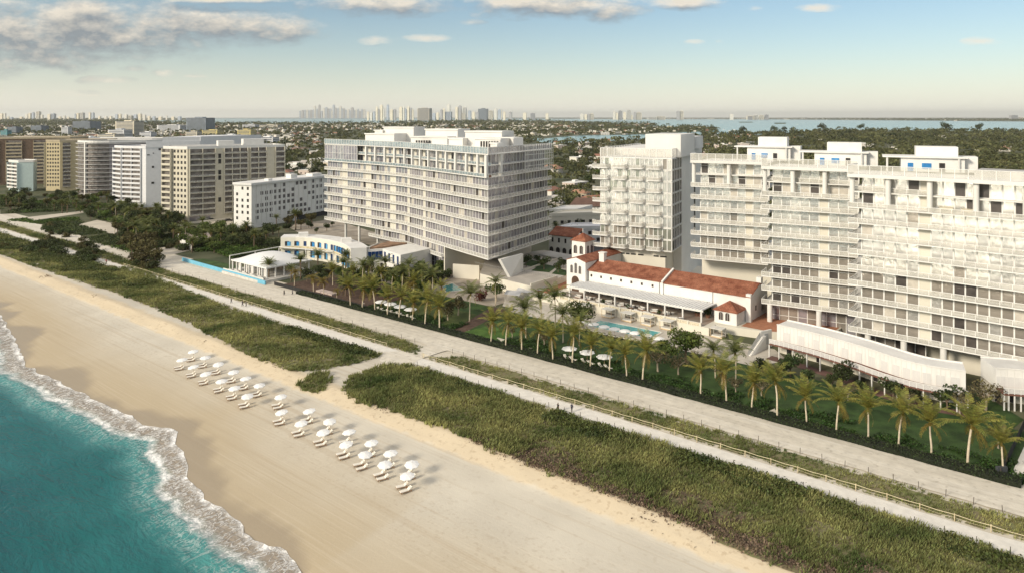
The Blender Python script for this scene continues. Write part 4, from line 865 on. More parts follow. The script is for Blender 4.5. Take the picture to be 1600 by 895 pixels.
brick_pave = mat('brick_paving', (.15, .085, .07), var=.25, scale=.5)
CBP, CBG = curved_block('long curved white cabana block with a lattice gallery under the stepped tower', [(1214, 507), (1275, 521), (1342, 540), (1400, 559), (1448, 571), (1509, 580)], 7.3, 3.4, 5.6, 4.0)
b = MB(); b.poly([(*p, .035) for p in offset(CBG, 1.4)] + [(*p, .035) for p in offset(CBG, -2.0)[::-1]]); struct(b.build('brick_walk', brick_pave))
curved_block('second curved white cabana block cut off by the right edge of the view', [(1556, 575), (1585, 577), (1625, 582), (1680, 597)], 7.4, 3.4, 7, 3.6)
b = MB(); b.poly([(*p, .037) for p in [G(1545, 618)[:2], G(1640, 640)[:2], G(1640, 622)[:2], G(1550, 604)[:2]]]); struct(b.build('brick_apron', brick_pave))
# white stair tower between pool court and curved block
r = thing('stair_wall', 'white stair wall rising to the left end of the curved cabana block', 'stair', (*ws(68, 183), 0)); b = MB()
p0, p1, p2 = G(1168, 556)[:2], G(1188, 545)[:2], G(1205, 541)[:2]
b._hexa([(p0[0], p0[1], 0), (p1[0], p1[1], 0), (p1[0]+.4, p1[1]+.4, 0), (p0[0]+.4, p0[1]+.4, 0), (p0[0], p0[1], 1.0), (p1[0], p1[1], 4.6), (p1[0]+.4, p1[1]+.4, 4.6), (p0[0]+.4, p0[1]+.4, 1.0)]); b.wall(p1, p2, 0, 4.6, .4); b.build('wall', stucco, r)
b = MB(); c = lerp(p1, p2, .5); b.box((c[0], c[1]-.25, 1.0), (1.5, .12, 2.8), math.atan2(p2[1]-p1[1], p2[0]-p1[0])); b.build('door', mat('grey_door', (.45, .46, .46)), r)
b = MB()
for i in range(14): u = i/14; q = lerp((p0[0]+1.2, p0[1]+.6), (p1[0]+1.2, p1[1]+.6), u); b.box((q[0], q[1], 0), (1.6, .7, .3+u*3.2), .6)
b.build('flight', stucco, r)
# ------------------------------------------------------------------ 6. raised garden terrace by the tower's leaning support
T4 = 4.4
def pz(x, y, z): return G(x, y, z)[:2]
b = MB(); b.prism([pz(750, 427.5, T4), pz(829, 446.5, T4), pz(868, 436, T4), pz(893, 426, T4), pz(905, 400, T4), pz(850, 391, T4), pz(760, 402, T4)], -.4, T4, 0, 1); struct(b.build('raised_terrace', [cream, mat('terrace_paving', (.40, .37, .33), var=.1, scale=.3)]))
def lowwall(label, pts, z0, z1, m=cream, name='garden_wall', th=.4):
    r = MB()
    for a, c in zip(pts[:-1], pts[1:]): r.wall(a, c, z0, z1, th)
    o = r.build(name, m); tag(o, label, 'wall'); return o
lowwall('tall cream garden wall behind the small teal pool', [pz(708, 434, 0), pz(749, 437, 0)], 0, 5.2, th=.6); lowwall('low cream wall with a sloping run beside the terracotta court', [pz(829, 447.5, T4), pz(870, 435.5, T4)], T4, T4+1.0)
lowwall('cream kerb wall along the back of the raised garden terrace', [pz(812, 425, T4), pz(872, 405, T4)], T4, T4+.5)
def rail_thing(label, a, c, z, n):
    r = thing('terrace_railing', label, 'railing', (*lerp(a, c, .5), z), 'railings on the raised terrace'); b = MB(); b.wall(a, c, z+1.0, z+1.08, .08); b.build('handrail', steel_m, r)
    for i in range(n+1): p = lerp(a, c, i/n); b = MB(); b.box((*p, z), (.09, .09, 1.0)); b.build('baluster', steel_m, r)
rail_thing('grey railing at the terrace beneath the raised tower corner', pz(742, 414, T4), pz(788, 424, T4), T4, 16); rail_thing('grey railing across the terrace right of the leaning support', pz(806, 424, T4), pz(893, 440, T4), T4, 24)
lawn_d = mat('dark_lawn', (.028, .062, .012), var=.35, scale=.35, col2=(.046, .092, .020), bump=.5, bscale=5)
for i, q in enumerate([[(817, 414), (840, 419), (852, 411), (830, 406)], [(830, 423), (858, 426), (870, 417), (848, 412)], [(862, 428), (884, 431), (888, 424), (872, 419)]]): sheet('garden_bed', [pz(x, y, T4) for x, y in q], T4+.03+.004*i, lawn_d)
# arched annexe behind the garden
an = thing('arched_annexe', 'small white annexe with a row of dark arches and a clay roof strip', 'annexe', (18, 306, 0)); x0 = ((858-CX)*306/F, 308); x1 = ((898-CX)*306/F, 300)
A_ = math.atan2(x1[1]-x0[1], x1[0]-x0[0]); nv = (-math.sin(A_), math.cos(A_)); b = MB(); b.prism([x0, x1, (x1[0]+nv[0]*9, x1[1]+nv[1]*9), (x0[0]+nv[0]*9, x0[1]+nv[1]*9)], 0, 10); b.build('wall', stucco, an)
b = MB(); b._hexa([(x0[0]-nv[0]*.5, x0[1]-nv[1]*.5, 9.6), (x1[0]-nv[0]*.5, x1[1]-nv[1]*.5, 9.6), (x1[0]+nv[0]*6, x1[1]+nv[1]*6, 12.4), (x0[0]+nv[0]*6, x0[1]+nv[1]*6, 12.4), (x0[0]-nv[0]*.5, x0[1]-nv[1]*.5, 9.9), (x1[0]-nv[0]*.5, x1[1]-nv[1]*.5, 9.9), (x1[0]+nv[0]*6, x1[1]+nv[1]*6, 12.7), (x0[0]+nv[0]*6, x0[1]+nv[1]*6, 12.7)]); b.build('roof', tile_m, an)
for i in range(4):
    u = .1+i*.24; p = lerp(x0, x1, u); pts = [(-.95, 0), (.95, 0)]+[(.95*math.cos(a), 2.6+.95*math.sin(a)) for a in [math.pi*k/8 for k in range(9)]]; b = MB(); b.poly([(p[0]+math.cos(A_)*q-nv[0]*.06, p[1]+math.sin(A_)*q-nv[1]*.06, 1.2+v) for q, v in pts]); b.build('arch', dark_m, an)
    p = lerp(x0, x1, u+.04); b = MB(); b.box((p[0]-nv[0]*.05, p[1]-nv[1]*.05, 6.8), (.9, .1, 1.9), A_); b.build('window', dark_m, an)
lowroof = thing('awning_roof', 'pale grey flat awning over the drive in front of the arched annexe', 'awning', (22, 282, 3)); b = MB(); b.prism([pz(842, 397, 5), pz(890, 407, 5), pz(893, 399, 5), pz(860, 392, 5)], 4.6, 5.0); b.build('awning_deck', roofgrey, lowroof)
for q in [(845, 398), (888, 406), (862, 393)]: p = pz(*q, 5); b = MB(); b.tube([(*p, T4-.1), (*p, 4.62)], .12, 6); b.build('post', white, lowroof)
# ------------------------------------------------------------------ 7. tent-roofed pavilion and sky-blue garden wall
pv = thing('beach_pavilion', 'white open pavilion with a domed tent roof behind the sky-blue wall', 'pavilion', W(248, 155))
b = MB(); b.prism([ws(234, 142.6), ws(262, 142.6), ws(262, 166), ws(234, 166)], 0, .9); b.build('platform', mat('pavilion_floor', (.55, .53, .49)), pv)
n = 12; b = MB(); tent = mat('tent_white', (.70, .70, .69), rough=.6, var=.03, scale=.2)
def tz(u, v): return 5.0 + 2.9*(1-abs(2*u-1)**2.2)*(1-abs(2*v-1)**2.2)
Pt = [[(*ws(236+u/n*24.5, 145.6+v/n*19.5), tz(u/n, v/n)) for v in range(n+1)] for u in range(n+1)]
for i in range(n):
    for j in range(n): b.poly([Pt[i][j], Pt[i][j+1], Pt[i+1][j+1], Pt[i+1][j]])
b.prism([ws(236, 145.6), ws(260.5, 145.6), ws(260.5, 165.1), ws(236, 165.1)], 4.55, 4.98); b.build('tent_roof', tent, pv)
for i in range(9): s = 236.5+i*2.95; b = MB(); b.box((*ws(s, 146.1), .9), (.45, .45, 3.64), AX); b.build('post', white, pv)
for i in range(1, 6): b = MB(); b.box((*ws(236.5, 146.1+i*3.6), .9), (.4, .4, 3.64), AX); b.build('post', white, pv)
for i in range(5): s = 239+i*4.4; b = MB(); b.wall(ws(s, 147.6), ws(s+1.9, 147.6), .9, 4.2, .08); b.build('curtain', mat('curtain_white', (.62, .60, .58)), pv)
b = MB(); b.wall(ws(241, 158), ws(258, 158), .9, 4.5, .3); b.build('rear_wall', mat('beige_wall', (.42, .33, .27)), pv)
railing(pv, [ws(262.6, 143.6), ws(234.6, 143.6)], .9, panel=canv, hgt=.8, step=3., name='parapet')
fr = thing('roof_frame', 'thin white beam frame standing behind the domed tent roof', 'frame', W(262, 160))
Pq = [ws(264, 147), ws(266, 170), ws(240, 178)]
for a, c in zip(Pq[:-1], Pq[1:]): b = MB(); b.wall(a, c, 5.6, 5.95, .3); b.build('beam', white, fr)
for p in Pq+[lerp(Pq[0], Pq[1], .5), lerp(Pq[1], Pq[2], .5)]: b = MB(); b.box((*p, 0), (.3, .3, 5.59)); b.build('post', white, fr)
o = lowwall('long sky-blue garden wall below the tent-roofed pavilion', [ws(231.8, 142.7), ws(262, 143.6), ws(297, 144.4)], 0, 1.35, mat('sky_blue_paint', (.16, .42, .56), var=.06), 'garden_wall', .5)
grass_l = mat('lawn', (.030, .066, .012), var=.3, scale=.25, col2=(.055, .098, .022), bump=.4, bscale=4)
sheet('north_lawn', [ws(263, 144.3), ws(296, 145), ws(292, 151), ws(263, 153)], .5, grass_l)
for i in range(9):
    s = 237+i*2.7; sofa(s, 144.6, .93, AX+math.pi*(i % 2), f'white lounge chair on the pavilion deck, {nth(i+1)} from its right corner', 'chairs on the pavilion deck')
# ------------------------------------------------------------------ 8. curved block with blue shutters
P = ribbon([Vector(G(x, y, 9.2)[:2]) for x, y in [(438.5, 371.7), (476, 371.5), (509, 374.8), (535, 381.3), (548, 390)]]); Bk = offset(P, 7)
cvb = thing('curved_annexe', 'curved two-storey cream annexe with rows of blue shuttered windows', 'annexe', (*P[6], 0))
b = MB(); b.prism(P+Bk[::-1], 0, 9.2); b.build('wall', mat('cream_yellow', (.69, .66, .57), var=.05, scale=.2), cvb)
b = MB(); b.prism(offset(P, .1)+offset(P, 7.1)[::-1], 9.2, 9.45); b.build('roof', roofwhite, cvb)
Bal = offset(P, -1.7); b = MB(); b.prism(Bal+offset(P, -.01)[::-1], 4.6, 4.9); b.build('gallery_floor', cream, cvb); railing(cvb, Bal, 4.9, panel=mat('yellow_pierced', (.60, .52, .32), var=.3, scale=3.), hgt=1.0, step=1.8, name='gallery_rail')
for zf, nn in ((4.95, 2.9), (1.0, 3.1)):
    for i, (p, a) in enumerate(along(offset(P, -.06), nn)[1:-1]):
        b = MB(); b.box((p[0], p[1], zf), (1.7, .12, 2.7), a); wdw = b.build('window', random.choice([dark_m, mat('navy_opening', (.015, .04, .12), rough=.3), mat('navy_opening', (.015, .04, .12))]), cvb)
        if i % 4 != 2: b = MB(); b.box((p[0]+.78*math.cos(a), p[1]+.78*math.sin(a)-.03, zf), (.95 if i % 3 else 1.3, .16, 2.5), a); b.build('shutter', random.choice([blue_m, mat('light_blue_shutter', (.10, .34, .60), var=.1)]), wdw)
for (x, y) in [(474, 369), (541, 378)]: p = pz(x, y, 9.4); b = MB(); b.box((*p, 9.4), (4, 3.4, 1.5), .3); b.build('roof_box', stucco, cvb)
e0, e1 = P[-1], Bk[-1]; q = G(572.5, 387, 9.6)[:2]
b = MB(); b.prism([e0, (q[0], q[1]), (q[0]+3, q[1]+12), e1], 0, 9.6); b.build('end_block', stucco, cvb)
wing = thing('glazed_wing', 'low white wing with a band of deep blue windows beneath the long tower', 'annexe wing', (-52, 272, 0)); c0, c1, c2 = (q[0]+.3, q[1]+.5), (( 598-CX)*281/F, 281), ((626-CX)*268/F, 268)
b = MB(); b.prism([c0, c1, c2, (c2[0]+10, c2[1]+14), (c0[0]+6, c0[1]+22)], 0, 8.6); b.build('wall', stucco, wing)
b = MB(); b.prism([(c0[0]+.2, c0[1]+1.2), (c1[0], c1[1]+.8), (c1[0]+8, c1[1]+10), (c0[0]+5, c0[1]+16)], 8.6, 9.2); b.build('roof', mat('brown_roofing', (.26, .16, .10), var=.4, scale=.4), wing)
for a, c, n in ((c0, c1, 4), (c1, c2, 4)):
    for i in range(n):
        p = lerp(a, c, (i+.6)/(n+.2)); an_ = math.atan2(c[1]-a[1], c[0]-a[0]); b = MB(); b.box((p[0]+.06*math.sin(an_), p[1]-.06*math.cos(an_), 4.6), (1.25, .2, 3.1), an_); b.build('window', mat('deep_blue_glass', (.012, .04, .13), rough=.15, var=.3, scale=.5, spec=.6), wing)
p = lerp(c0, c1, .93); b = MB(); b.box((*p, .2), (1.6, .25, 2.9), .2); b.build('door', dark_m, wing)
# ------------------------------------------------------------------ left-hand residential towers
brown_w = mat('brown_wall', (.15, .105, .075), var=.15); tan_w = mat('tan_wall', (.44, .37, .26), var=.1); yel_w = mat('yellow_wall', (.50, .425, .27), var=.08); greyd = mat('grey_wall', (.30, .28, .29), var=.1); aqua = mat('aqua_paint', (.50, .60, .58), var=.05)  # the grey is the banded tower's own wall colour
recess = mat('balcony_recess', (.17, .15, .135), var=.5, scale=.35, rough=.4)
def prism_part(root, poly, z0, z1, m, name='wall'):
    b = MB(); b.prism(poly, z0, z1); return b.build(name, m, root)
def balcony_face(root, a, c, z0, h, n, depth=1.6, m=white2, rec=recess, bays=4, div=white, solid_rail=True, name='balcony_row', u0=0., u1=1.):
    """dark recess with a projecting slab and rail per storey and upright party walls"""
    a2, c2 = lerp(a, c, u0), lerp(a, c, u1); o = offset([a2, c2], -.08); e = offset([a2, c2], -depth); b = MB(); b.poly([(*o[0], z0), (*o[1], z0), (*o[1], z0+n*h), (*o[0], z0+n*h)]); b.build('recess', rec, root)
    for k in range(n):
        z = z0+k*h; b = MB(); b.prism([e[0], e[1], a2, ] and [o[0], o[1], e[1], e[0]], z-.15, z+.2); b.wall(e[0], e[1], z+.2, z+(1.15 if solid_rail else .95), .14, 0 if solid_rail else 1); b.build(name, [m, panel_m], root)
    b = MB()
    for i in range(bays+1): p, q = lerp(o[0], o[1], i/bays), lerp(e[0], e[1], i/bays); b.wall(p, lerp(p, q, .93), z0, z0+n*h, .35)
    b.build('party_wall', div, root)
def window_rows(root, a, c, z0, h, n, per, wd=1.1, hgt=1.5, m=dark_m, sill=1.0, skip=0., u0=.04, u1=.96, single=False):
    o = offset([a, c], -.05); ang = math.atan2(c[1]-a[1], c[0]-a[0])
    for k in range(n):
        b = MB()
        for i in range(per):
            if random.random() < skip: continue
            p = lerp(o[0], o[1], u0+(u1-u0)*(i+.5)/per); b.box((p[0], p[1], z0+k*h+sill), (wd, .12, hgt), ang)
            if single or per <= 6: b.build('window', m, root); b = MB()
        if b.v: b.build('window_row', m, root)
def roof_kit(root, poly, z, m=roofgrey, pm=white2, boxes=()):
    b = MB(); b.prism(poly, z, z+.3); b.build('roof', m, root)
    b = MB()
    for a, c in zip(poly, poly[1:]+poly[:1]): b.wall(a, c, z-.6, z+1.0, .5)
    b.build('parapet', pm, root)
    for (x, y, sx, sy, hh) in boxes: b = MB(); b.box((x, y, z+.3), (sx, sy, hh), .55); b.build('roof_box', pm, root)
# cream slab block
lt = thing('cream_apartment_block', 'wide cream apartment block with twelve rows of balconies behind the low white block', 'apartment block', (-170, 425, 0))
P0, P1, P2, P3 = (-203, 419.5), (-196.5, 416.5), (-185.5, 411.6), (-141, 446); bk = [(-153, 461), (-206, 433)]
crm = mat('cream_block', (.56, .52, .42), var=.06); prism_part(lt, [P0, P2, P3]+bk, 0, 42, crm); roof_kit(lt, [P0, P2, P3]+bk, 42, boxes=[(-172, 432, 9, 6, 3.5), (-160, 444, 12, 7, 4.2)])
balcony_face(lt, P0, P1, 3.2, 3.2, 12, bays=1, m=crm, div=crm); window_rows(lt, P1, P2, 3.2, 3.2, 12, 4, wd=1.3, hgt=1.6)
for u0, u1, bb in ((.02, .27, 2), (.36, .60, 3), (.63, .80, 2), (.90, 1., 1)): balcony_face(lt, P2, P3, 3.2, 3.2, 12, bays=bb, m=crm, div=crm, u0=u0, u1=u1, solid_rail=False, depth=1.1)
window_rows(lt, lerp(P2, P3, .29), lerp(P2, P3, .34), 6, 3.2, 11, 1, wd=1.6, hgt=2.6, skip=.5); b = MB(); b.wall(*offset([lerp(P2, P3, .02), lerp(P2, P3, .22)], -.1), .1, 2.9, .2); b.build('shop_window', g_dark, lt)
# low white six-storey block
wm = thing('white_block', 'low white block with punched dark windows and overhanging flat roof', 'apartment block', (-130, 410, 0))
Q0, Q1, Q2 = (-151.4, 391.9), (-140, 386.6), (-112.6, 443); bq = [(-124, 449)]; prism_part(wm, [Q0, Q1, Q2]+bq, 0, 23.2, stucco)
b = MB(); b.prism(offset([Q0, Q1, Q2], -.9)+[(-124.6, 450.2)], 23.2, 24.4); b.build('roof', roofwhite, wm)
for c_, sz in [((-128, 418), (5, 4, 2.4)), ((-120, 436), (8, 5, 1.5)), ((-136, 402), (3, 3, 1.2))]: b = MB(); b.box((*c_, 24.4), sz, 1.1); b.build('roof_box', stucco, wm)
window_rows(wm, Q0, Q1, 3.4, 3.25, 6, 3, wd=1.3, hgt=1.6, skip=.3, single=True); window_rows(wm, Q1, Q2, 3.4, 3.25, 6, 17, wd=2.0, hgt=1.9, skip=.3, single=True, m=mat('grey_window', (.12, .11, .11), rough=.3))  # long-face windows in a lighter grey that takes in their pale frames
b = MB()
for i in range(18): p = lerp(*offset([Q1, Q2], -.1), (i+.02)/17.3); b.box((*p, 2.6), (.35, .3, 20.5), 1.12)
b.build('pilaster', stucco, wm); b = MB(); b.wall(*offset([lerp(Q1, Q2, .55), lerp(Q1, Q2, .98)], -.06), .1, 2.8, .15); b.build('porch_opening', dark_m, wm)
# white block with a sweeping blank wall
lw = thing('white_apartment_tower', 'white apartment tower with a curved blank side wall dotted with tiny windows', 'apartment tower', (-262, 490, 0))
Wd = mat('white_cool', (.66, .66, .67), var=.04); A0_, A1_, A2_, A3_ = (-272, 493), (-262, 485), (-243, 478), (-214, 494); prism_part(lw, [A0_, A1_, A2_, A3_, (-190, 545), (-232, 548), (-266, 512)], 0, 39.5, Wd)
b = MB(); b.wall(A2_, A3_, 39.5, 43.5, .6); b.wall(A3_, (-190, 545), 39.5, 46.5, .6); b.prism([lerp(A2_, A3_, .3), A3_, (-190, 545), (-226, 545)], 39.5, 46.3); b.build('sweeping_roof', Wd, lw)
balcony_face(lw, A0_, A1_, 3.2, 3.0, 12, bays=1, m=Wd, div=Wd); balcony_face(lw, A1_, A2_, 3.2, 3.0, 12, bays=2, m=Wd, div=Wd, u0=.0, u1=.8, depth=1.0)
for k in range(24): p = lerp(*offset([A2_, A3_], -.06), random.uniform(.02, .98)); b = MB(); b.box((*p, random.uniform(6, 38)), (random.choice([.8, 1.2, 1.6]), .14, random.choice([.6, 1.3])), .5); b.build('small_window', dark_m, lw)
b = MB(); b.wall(*offset([lerp(A2_, A3_, .45), lerp(A2_, A3_, .98)], -.07), .2, 4.5, .2); b.build('porch_opening', dark_m, lw); roof_kit(lw, [A0_, A1_, A2_, (-240, 500), (-262, 508)], 39.5, pm=Wd)
# round-cornered grey banded block
lb = thing('banded_apartment_tower', 'grey apartment tower with white banded balconies and a rounded corner', 'apartment tower', (-312, 545, 0))
B_ = ribbon([(-331, 549), (-322, 541), (-312, 537), (-302, 540)], 4)+[(-282, 556)]; prism_part(lb, B_+[(-275, 575), (-322, 572)], 0, 41.5, greyd); roof_kit(lb, B_+[(-275, 575), (-322, 572)], 41.2)
for k in range(13): b = MB(); e_ = offset(B_, -1.5); b.prism(e_+offset(B_, .5)[::-1], 2.5+k*3.1, 2.8+k*3.1); [b.wall(a, c, 2.8+k*3.1, 3.45+k*3.1, .16, 1) for a, c in zip(e_[:-2], e_[1:-1])]; b.build('balcony_row', [white2, mat('smoked_rail', (.16, .15, .15), rough=.3)], lb)
o_ = offset(B_[:-1], -.06); b = MB()
for a, c in zip(o_[:-1], o_[1:]): b.poly([(*a, 2.5), (*c, 2.5), (*c, 40.5), (*a, 40.5)])
b.build('recess', recess, lb); b = MB(); b.wall(lerp(o_[5], o_[6], .5), lerp(offset(B_, -1.7)[5], offset(B_, -1.7)[6], .5), 0, 41, 1.2); b.build('party_wall', white, lb)
# yellow block
ly = thing('yellow_apartment_tower', 'ochre yellow apartment tower with a lit faceted left corner and dark balcony slots', 'apartment tower', (-360, 590, 0))
C0, C1, C2, C3 = (-383, 592), (-378, 584), (-366, 583), (-337, 601); prism_part(ly, [C0, C1, C2, C3, (-340, 620), (-380, 612)], 0, 40.6, yel_w); roof_kit(ly, [C0, C1, C2, C3, (-340, 620), (-380, 612)], 40.4, pm=tan_w)
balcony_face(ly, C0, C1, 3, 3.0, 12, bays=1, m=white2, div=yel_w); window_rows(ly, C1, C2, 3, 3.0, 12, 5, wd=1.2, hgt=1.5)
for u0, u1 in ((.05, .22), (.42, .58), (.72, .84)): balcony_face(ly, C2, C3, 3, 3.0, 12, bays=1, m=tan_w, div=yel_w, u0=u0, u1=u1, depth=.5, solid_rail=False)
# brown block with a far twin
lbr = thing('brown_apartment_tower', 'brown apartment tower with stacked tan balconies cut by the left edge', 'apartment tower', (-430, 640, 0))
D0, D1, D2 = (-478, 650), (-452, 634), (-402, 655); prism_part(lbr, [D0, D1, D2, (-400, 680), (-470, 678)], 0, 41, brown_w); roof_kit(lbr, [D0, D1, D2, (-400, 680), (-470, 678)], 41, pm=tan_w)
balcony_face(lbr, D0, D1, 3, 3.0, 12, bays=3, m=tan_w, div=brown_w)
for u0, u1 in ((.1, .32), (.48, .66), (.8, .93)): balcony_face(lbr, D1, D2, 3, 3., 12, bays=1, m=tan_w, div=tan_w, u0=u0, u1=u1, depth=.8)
ls = thing('aqua_block', 'small white and aqua balconied block in front of the yellow tower', 'apartment block', (-385, 585, 0))
E0, E1, E2 = (-411, 588), (-396, 578), (-387, 582); prism_part(ls, [E0, E1, E2, (-392, 594), (-405, 598)], 0, 24, aqua); roof_kit(ls, [E0, E1, E2, (-392, 594), (-405, 598)], 24)
balcony_face(ls, E0, E1, 2.6, 2.9, 7, bays=2, m=white2, div=aqua, depth=1.4)
fb = thing('grey_roofed_block', 'wide flat grey roofed block behind the yellow and brown towers', 'apartment block', (-380, 720, 0)); prism_part(fb, [(-440, 700), (-345, 690), (-330, 740), (-430, 750)], 0, 38, greyd); roof_kit(fb, [(-440, 700), (-345, 690), (-330, 740), (-430, 750)], 38)

# ------------------------------------------------------------------ trees
trunk_m = mat('palm_trunk', (.54, .46, .34), rough=.9, var=.2, scale=1.2, bump=.3); bark = mat('bark', (.16, .115, .08), rough=.95, var=.25, scale=1.5); pale_bark = mat('pale_bark', (.38, .31, .23), rough=.95, var=.2, scale=1.5)
frond_g = mat('palm_frond', (.155, .205, .040), rough=.55, var=.38, scale=.5, col2=(.34, .30, .07), island=.35, trans=.3); frond_d = mat('date_palm_frond', (.095, .130, .034), rough=.6, var=.35, scale=.5, col2=(.19, .20, .06), island=.3, trans=.2); frond_y = mat('dry_palm_frond', (.32, .20, .045), rough=.6, var=.3, scale=.5, col2=(.15, .14, .03), island=.35, trans=.3)
leaf_a = mat('leaves_green', (.062, .110, .020), rough=.65, var=.45, scale=.35, col2=(.145, .180, .040), island=.45, objvar=.25, trans=.22); leaf_b = mat('leaves_dark', (.038, .062, .018), rough=.65, var=.45, scale=.35, col2=(.090, .105, .034), island=.45, objvar=.3, trans=.2); leaf_c = mat('leaves_dry', (.130, .105, .050), rough=.7, var=.35, scale=.6, col2=(.20, .17, .085), island=.4, trans=.25); leaf_o = mat('leaves_olive', (.085, .084, .028), rough=.7, var=.4, scale=.35, col2=(.150, .125, .050), island=.45, objvar=.25, trans=.2)
def frond(q, base, az, elev, ln, droop, wd, seg=11, twist=.0):
    """feather frond: leaflets as slim quads on both sides of an arching midrib"""
    d = np.array([math.cos(az), math.sin(az)]); side = np.array([-d[1], d[0], 0]); p = np.array(base, float); e = elev; st_ = ln/seg; pts = [p.copy()]
    for i in range(seg): p = p+np.array([d[0]*math.cos(e), d[1]*math.cos(e), math.sin(e)])*st_; e -= droop*(.5+i/seg)/seg; pts.append(p.copy())
    for i in range(seg):
        a, c = pts[i], pts[i+1]; u = (i+.5)/seg; L_ = wd*(math.sin(math.pi*(.12+.86*u))**.6)*RNG.uniform(.8, 1.1)
        for sg in (1, -1):
            for k in (0, .5):
                b0 = a+(c-a)*k; b1 = a+(c-a)*(k+.28); tip = side*sg*L_+np.array([0, 0, -L_*(.26+twist)])+(c-a)*.9+RNG.normal(0, .04, 3); q.append([b0, b1, b1+tip*1.0, b0+tip*.92])
        w2 = np.array([0, 0, .035]); q.append([a-w2, c-w2, c+w2, a+w2])
def palm_proto(name, hgt, nf, ln, mats_, lean=.4, droop=1.7, wd=.75, tr=.17, dead=3, upright=.9, tm=trunk_m):
    r = thing(name, '', 'palm tree', (0, 0, 0)); b = MB(); pts = []; a0 = random.uniform(0, 6.28)
    for i in range(8): u = i/7; pts.append((lean*u*u*math.cos(a0)+.06*math.sin(u*7), lean*u*u*math.sin(a0), hgt*u-.1*(i == 0)))
    b.tube(pts, [tr*(1.55 if i == 0 else 1.12-.30*i/7) for i in range(8)], 8); b.build('trunk', tm, r, smooth=True); top = np.array(pts[-1])
    q = []
    for i in range(nf):
        u = (i+.5)/nf; az = i*2.39996+random.uniform(-.25, .25); el = upright*1.38-u*1.08+random.uniform(-.12, .12); frond(q, top+np.array([0, 0, .15]), az, el, ln*random.uniform(.82, 1.1), droop*random.uniform(.75, 1.2), wd)
    o = quads_object('crown', np.array(q), mats_[0], r)
    q = []
    for i in range(dead): frond(q, top, random.uniform(0, 6.28), random.uniform(-1.0, -.2), ln*.75, 1.2, wd*.6)
    if q: quads_object('dead_frond', np.array(q), mats_[1], r)
    b = MB(); b.tube([tuple(top-np.array([0, 0, .6])), tuple(top+np.array([0, 0, .35]))], [tr*1.5, tr*1.1], 8); b.build('crown_shaft', frond_y, r)
    for i in range(3):                                                  # coconuts tucked under the crown
        pass
    return r
coco = [palm_proto('coconut_palm', h, 19, l, [frond_g, frond_y], lean=le, upright=up, droop=dr, dead=4) for h, l, le, up, dr in ((6.0, 4.6, .35, 1.10, 1.05), (6.4, 4.8, .6, 1.02, 1.15), (5.8, 4.5, .25, 1.12, .95), (6.8, 4.9, .75, 1.06, 1.1))]
coco_dark = [palm_proto('tall_coconut_palm', h, 20, 5.0, [frond_d, frond_g], lean=.5, upright=1.0, droop=1.5, wd=.85) for h in (8.0, 9.2)]
date = [palm_proto('date_palm', h, 34, 3.6, [frond_d, frond_y], lean=.15, upright=1.0, droop=1.0, wd=.5, tr=.27, tm=bark) for h in (5.5, 7.2)]
dry = [palm_proto('dry_palm', h, 13, 3.6, [frond_y, frond_y], lean=.4, upright=.9, droop=1.9, dead=5) for h in (5.0, 5.8)]
def tree_proto(name, hgt, rad, m, nleaf, lsz, trunk_h, bm=bark, blobs=9, flat=.75, gap=.35, limbs=5, cat='tree'):
    r = thing(name, '', cat, (0, 0, 0)); b = MB(); cz = hgt-rad*flat
    bl = []
    for i in range(blobs):
        a = i*2.4+random.uniform(-.4, .4); rr = rad*random.uniform(.25, .72)*(0 if i == 0 else 1); bl.append(np.array([rr*math.cos(a), rr*math.sin(a), cz+rad*flat*random.uniform(-.45, .55)]))
    b.tube([(0, 0, -.2), (.1, .05, trunk_h*.5), (.0, .1, trunk_h)], [rad*.085, rad*.062, rad*.055], 7)
    for i in range(limbs): t_ = bl[i % len(bl)]; md = t_*.5+np.array([0, 0, trunk_h*.55]); b.tube([(0, .1, trunk_h*.9), tuple(md), tuple(t_)], [rad*.045, rad*.03, rad*.012], 5)
    b.build('trunk', bm, r); per = nleaf//blobs; cs = []
    for c_ in bl:
        R_ = rad*random.uniform(.34, .56); d = RNG.normal(size=(per, 3)); d /= np.linalg.norm(d, axis=1)[:, None]; rr = RNG.uniform(gap, 1.0, per)**.5*R_; p = c_+d*rr[:, None]*np.array([1, 1, flat]); cs.append(p)
    cs = np.concatenate(cs); cs += RNG.normal(0, rad*.035, cs.shape); quads_object('crown', leaf_quads(cs, lsz), m, r); return r
green = [tree_proto('broadleaf_tree', 7.4, 4.2, leaf_a, 2600, .26, 3.0), tree_proto('broadleaf_tree', 6.2, 3.6, leaf_a, 2000, .26, 2.4)]
thin = [tree_proto('thin_tree', 5.6, 2.9, leaf_c, 520, .20, 2.0, pale_bark, blobs=8, limbs=8), tree_proto('thin_tree', 4.8, 2.4, leaf_c, 420, .2, 1.6, pale_bark, blobs=7, limbs=7), tree_proto('thin_tree', 5.0, 2.6, leaf_o, 700, .22, 1.8, pale_bark, blobs=7, limbs=7)]
dark = [tree_proto('dark_tree', 5.0, 2.5, leaf_b, 1000, .26, 1.6), tree_proto('dark_tree', 4.2, 2.1, leaf_b, 800, .24, 1.3)]
far_t = [tree_proto('shade_tree', h, r_, m, n_, .42, h*.35, blobs=8) for h, r_, m, n_ in ((9, 4.8, leaf_b, 900), (7.5, 4.2, leaf_a, 800), (8, 4.0, leaf_o, 750), (11, 5.5, leaf_b, 1000))]
sgr = [tree_proto('sea_grape_bush', 3.2, 2.6, leaf_b, 620, .26, .6, blobs=7, cat='bush'), tree_proto('sea_grape_bush', 2.6, 2.2, leaf_o, 520, .26, .5, blobs=7, cat='bush')]
umb_tree = tree_proto('umbrella_tree', 4.2, 2.6, leaf_a, 900, .22, 2.2, pale_bark, blobs=9, flat=.45)
USED = set()
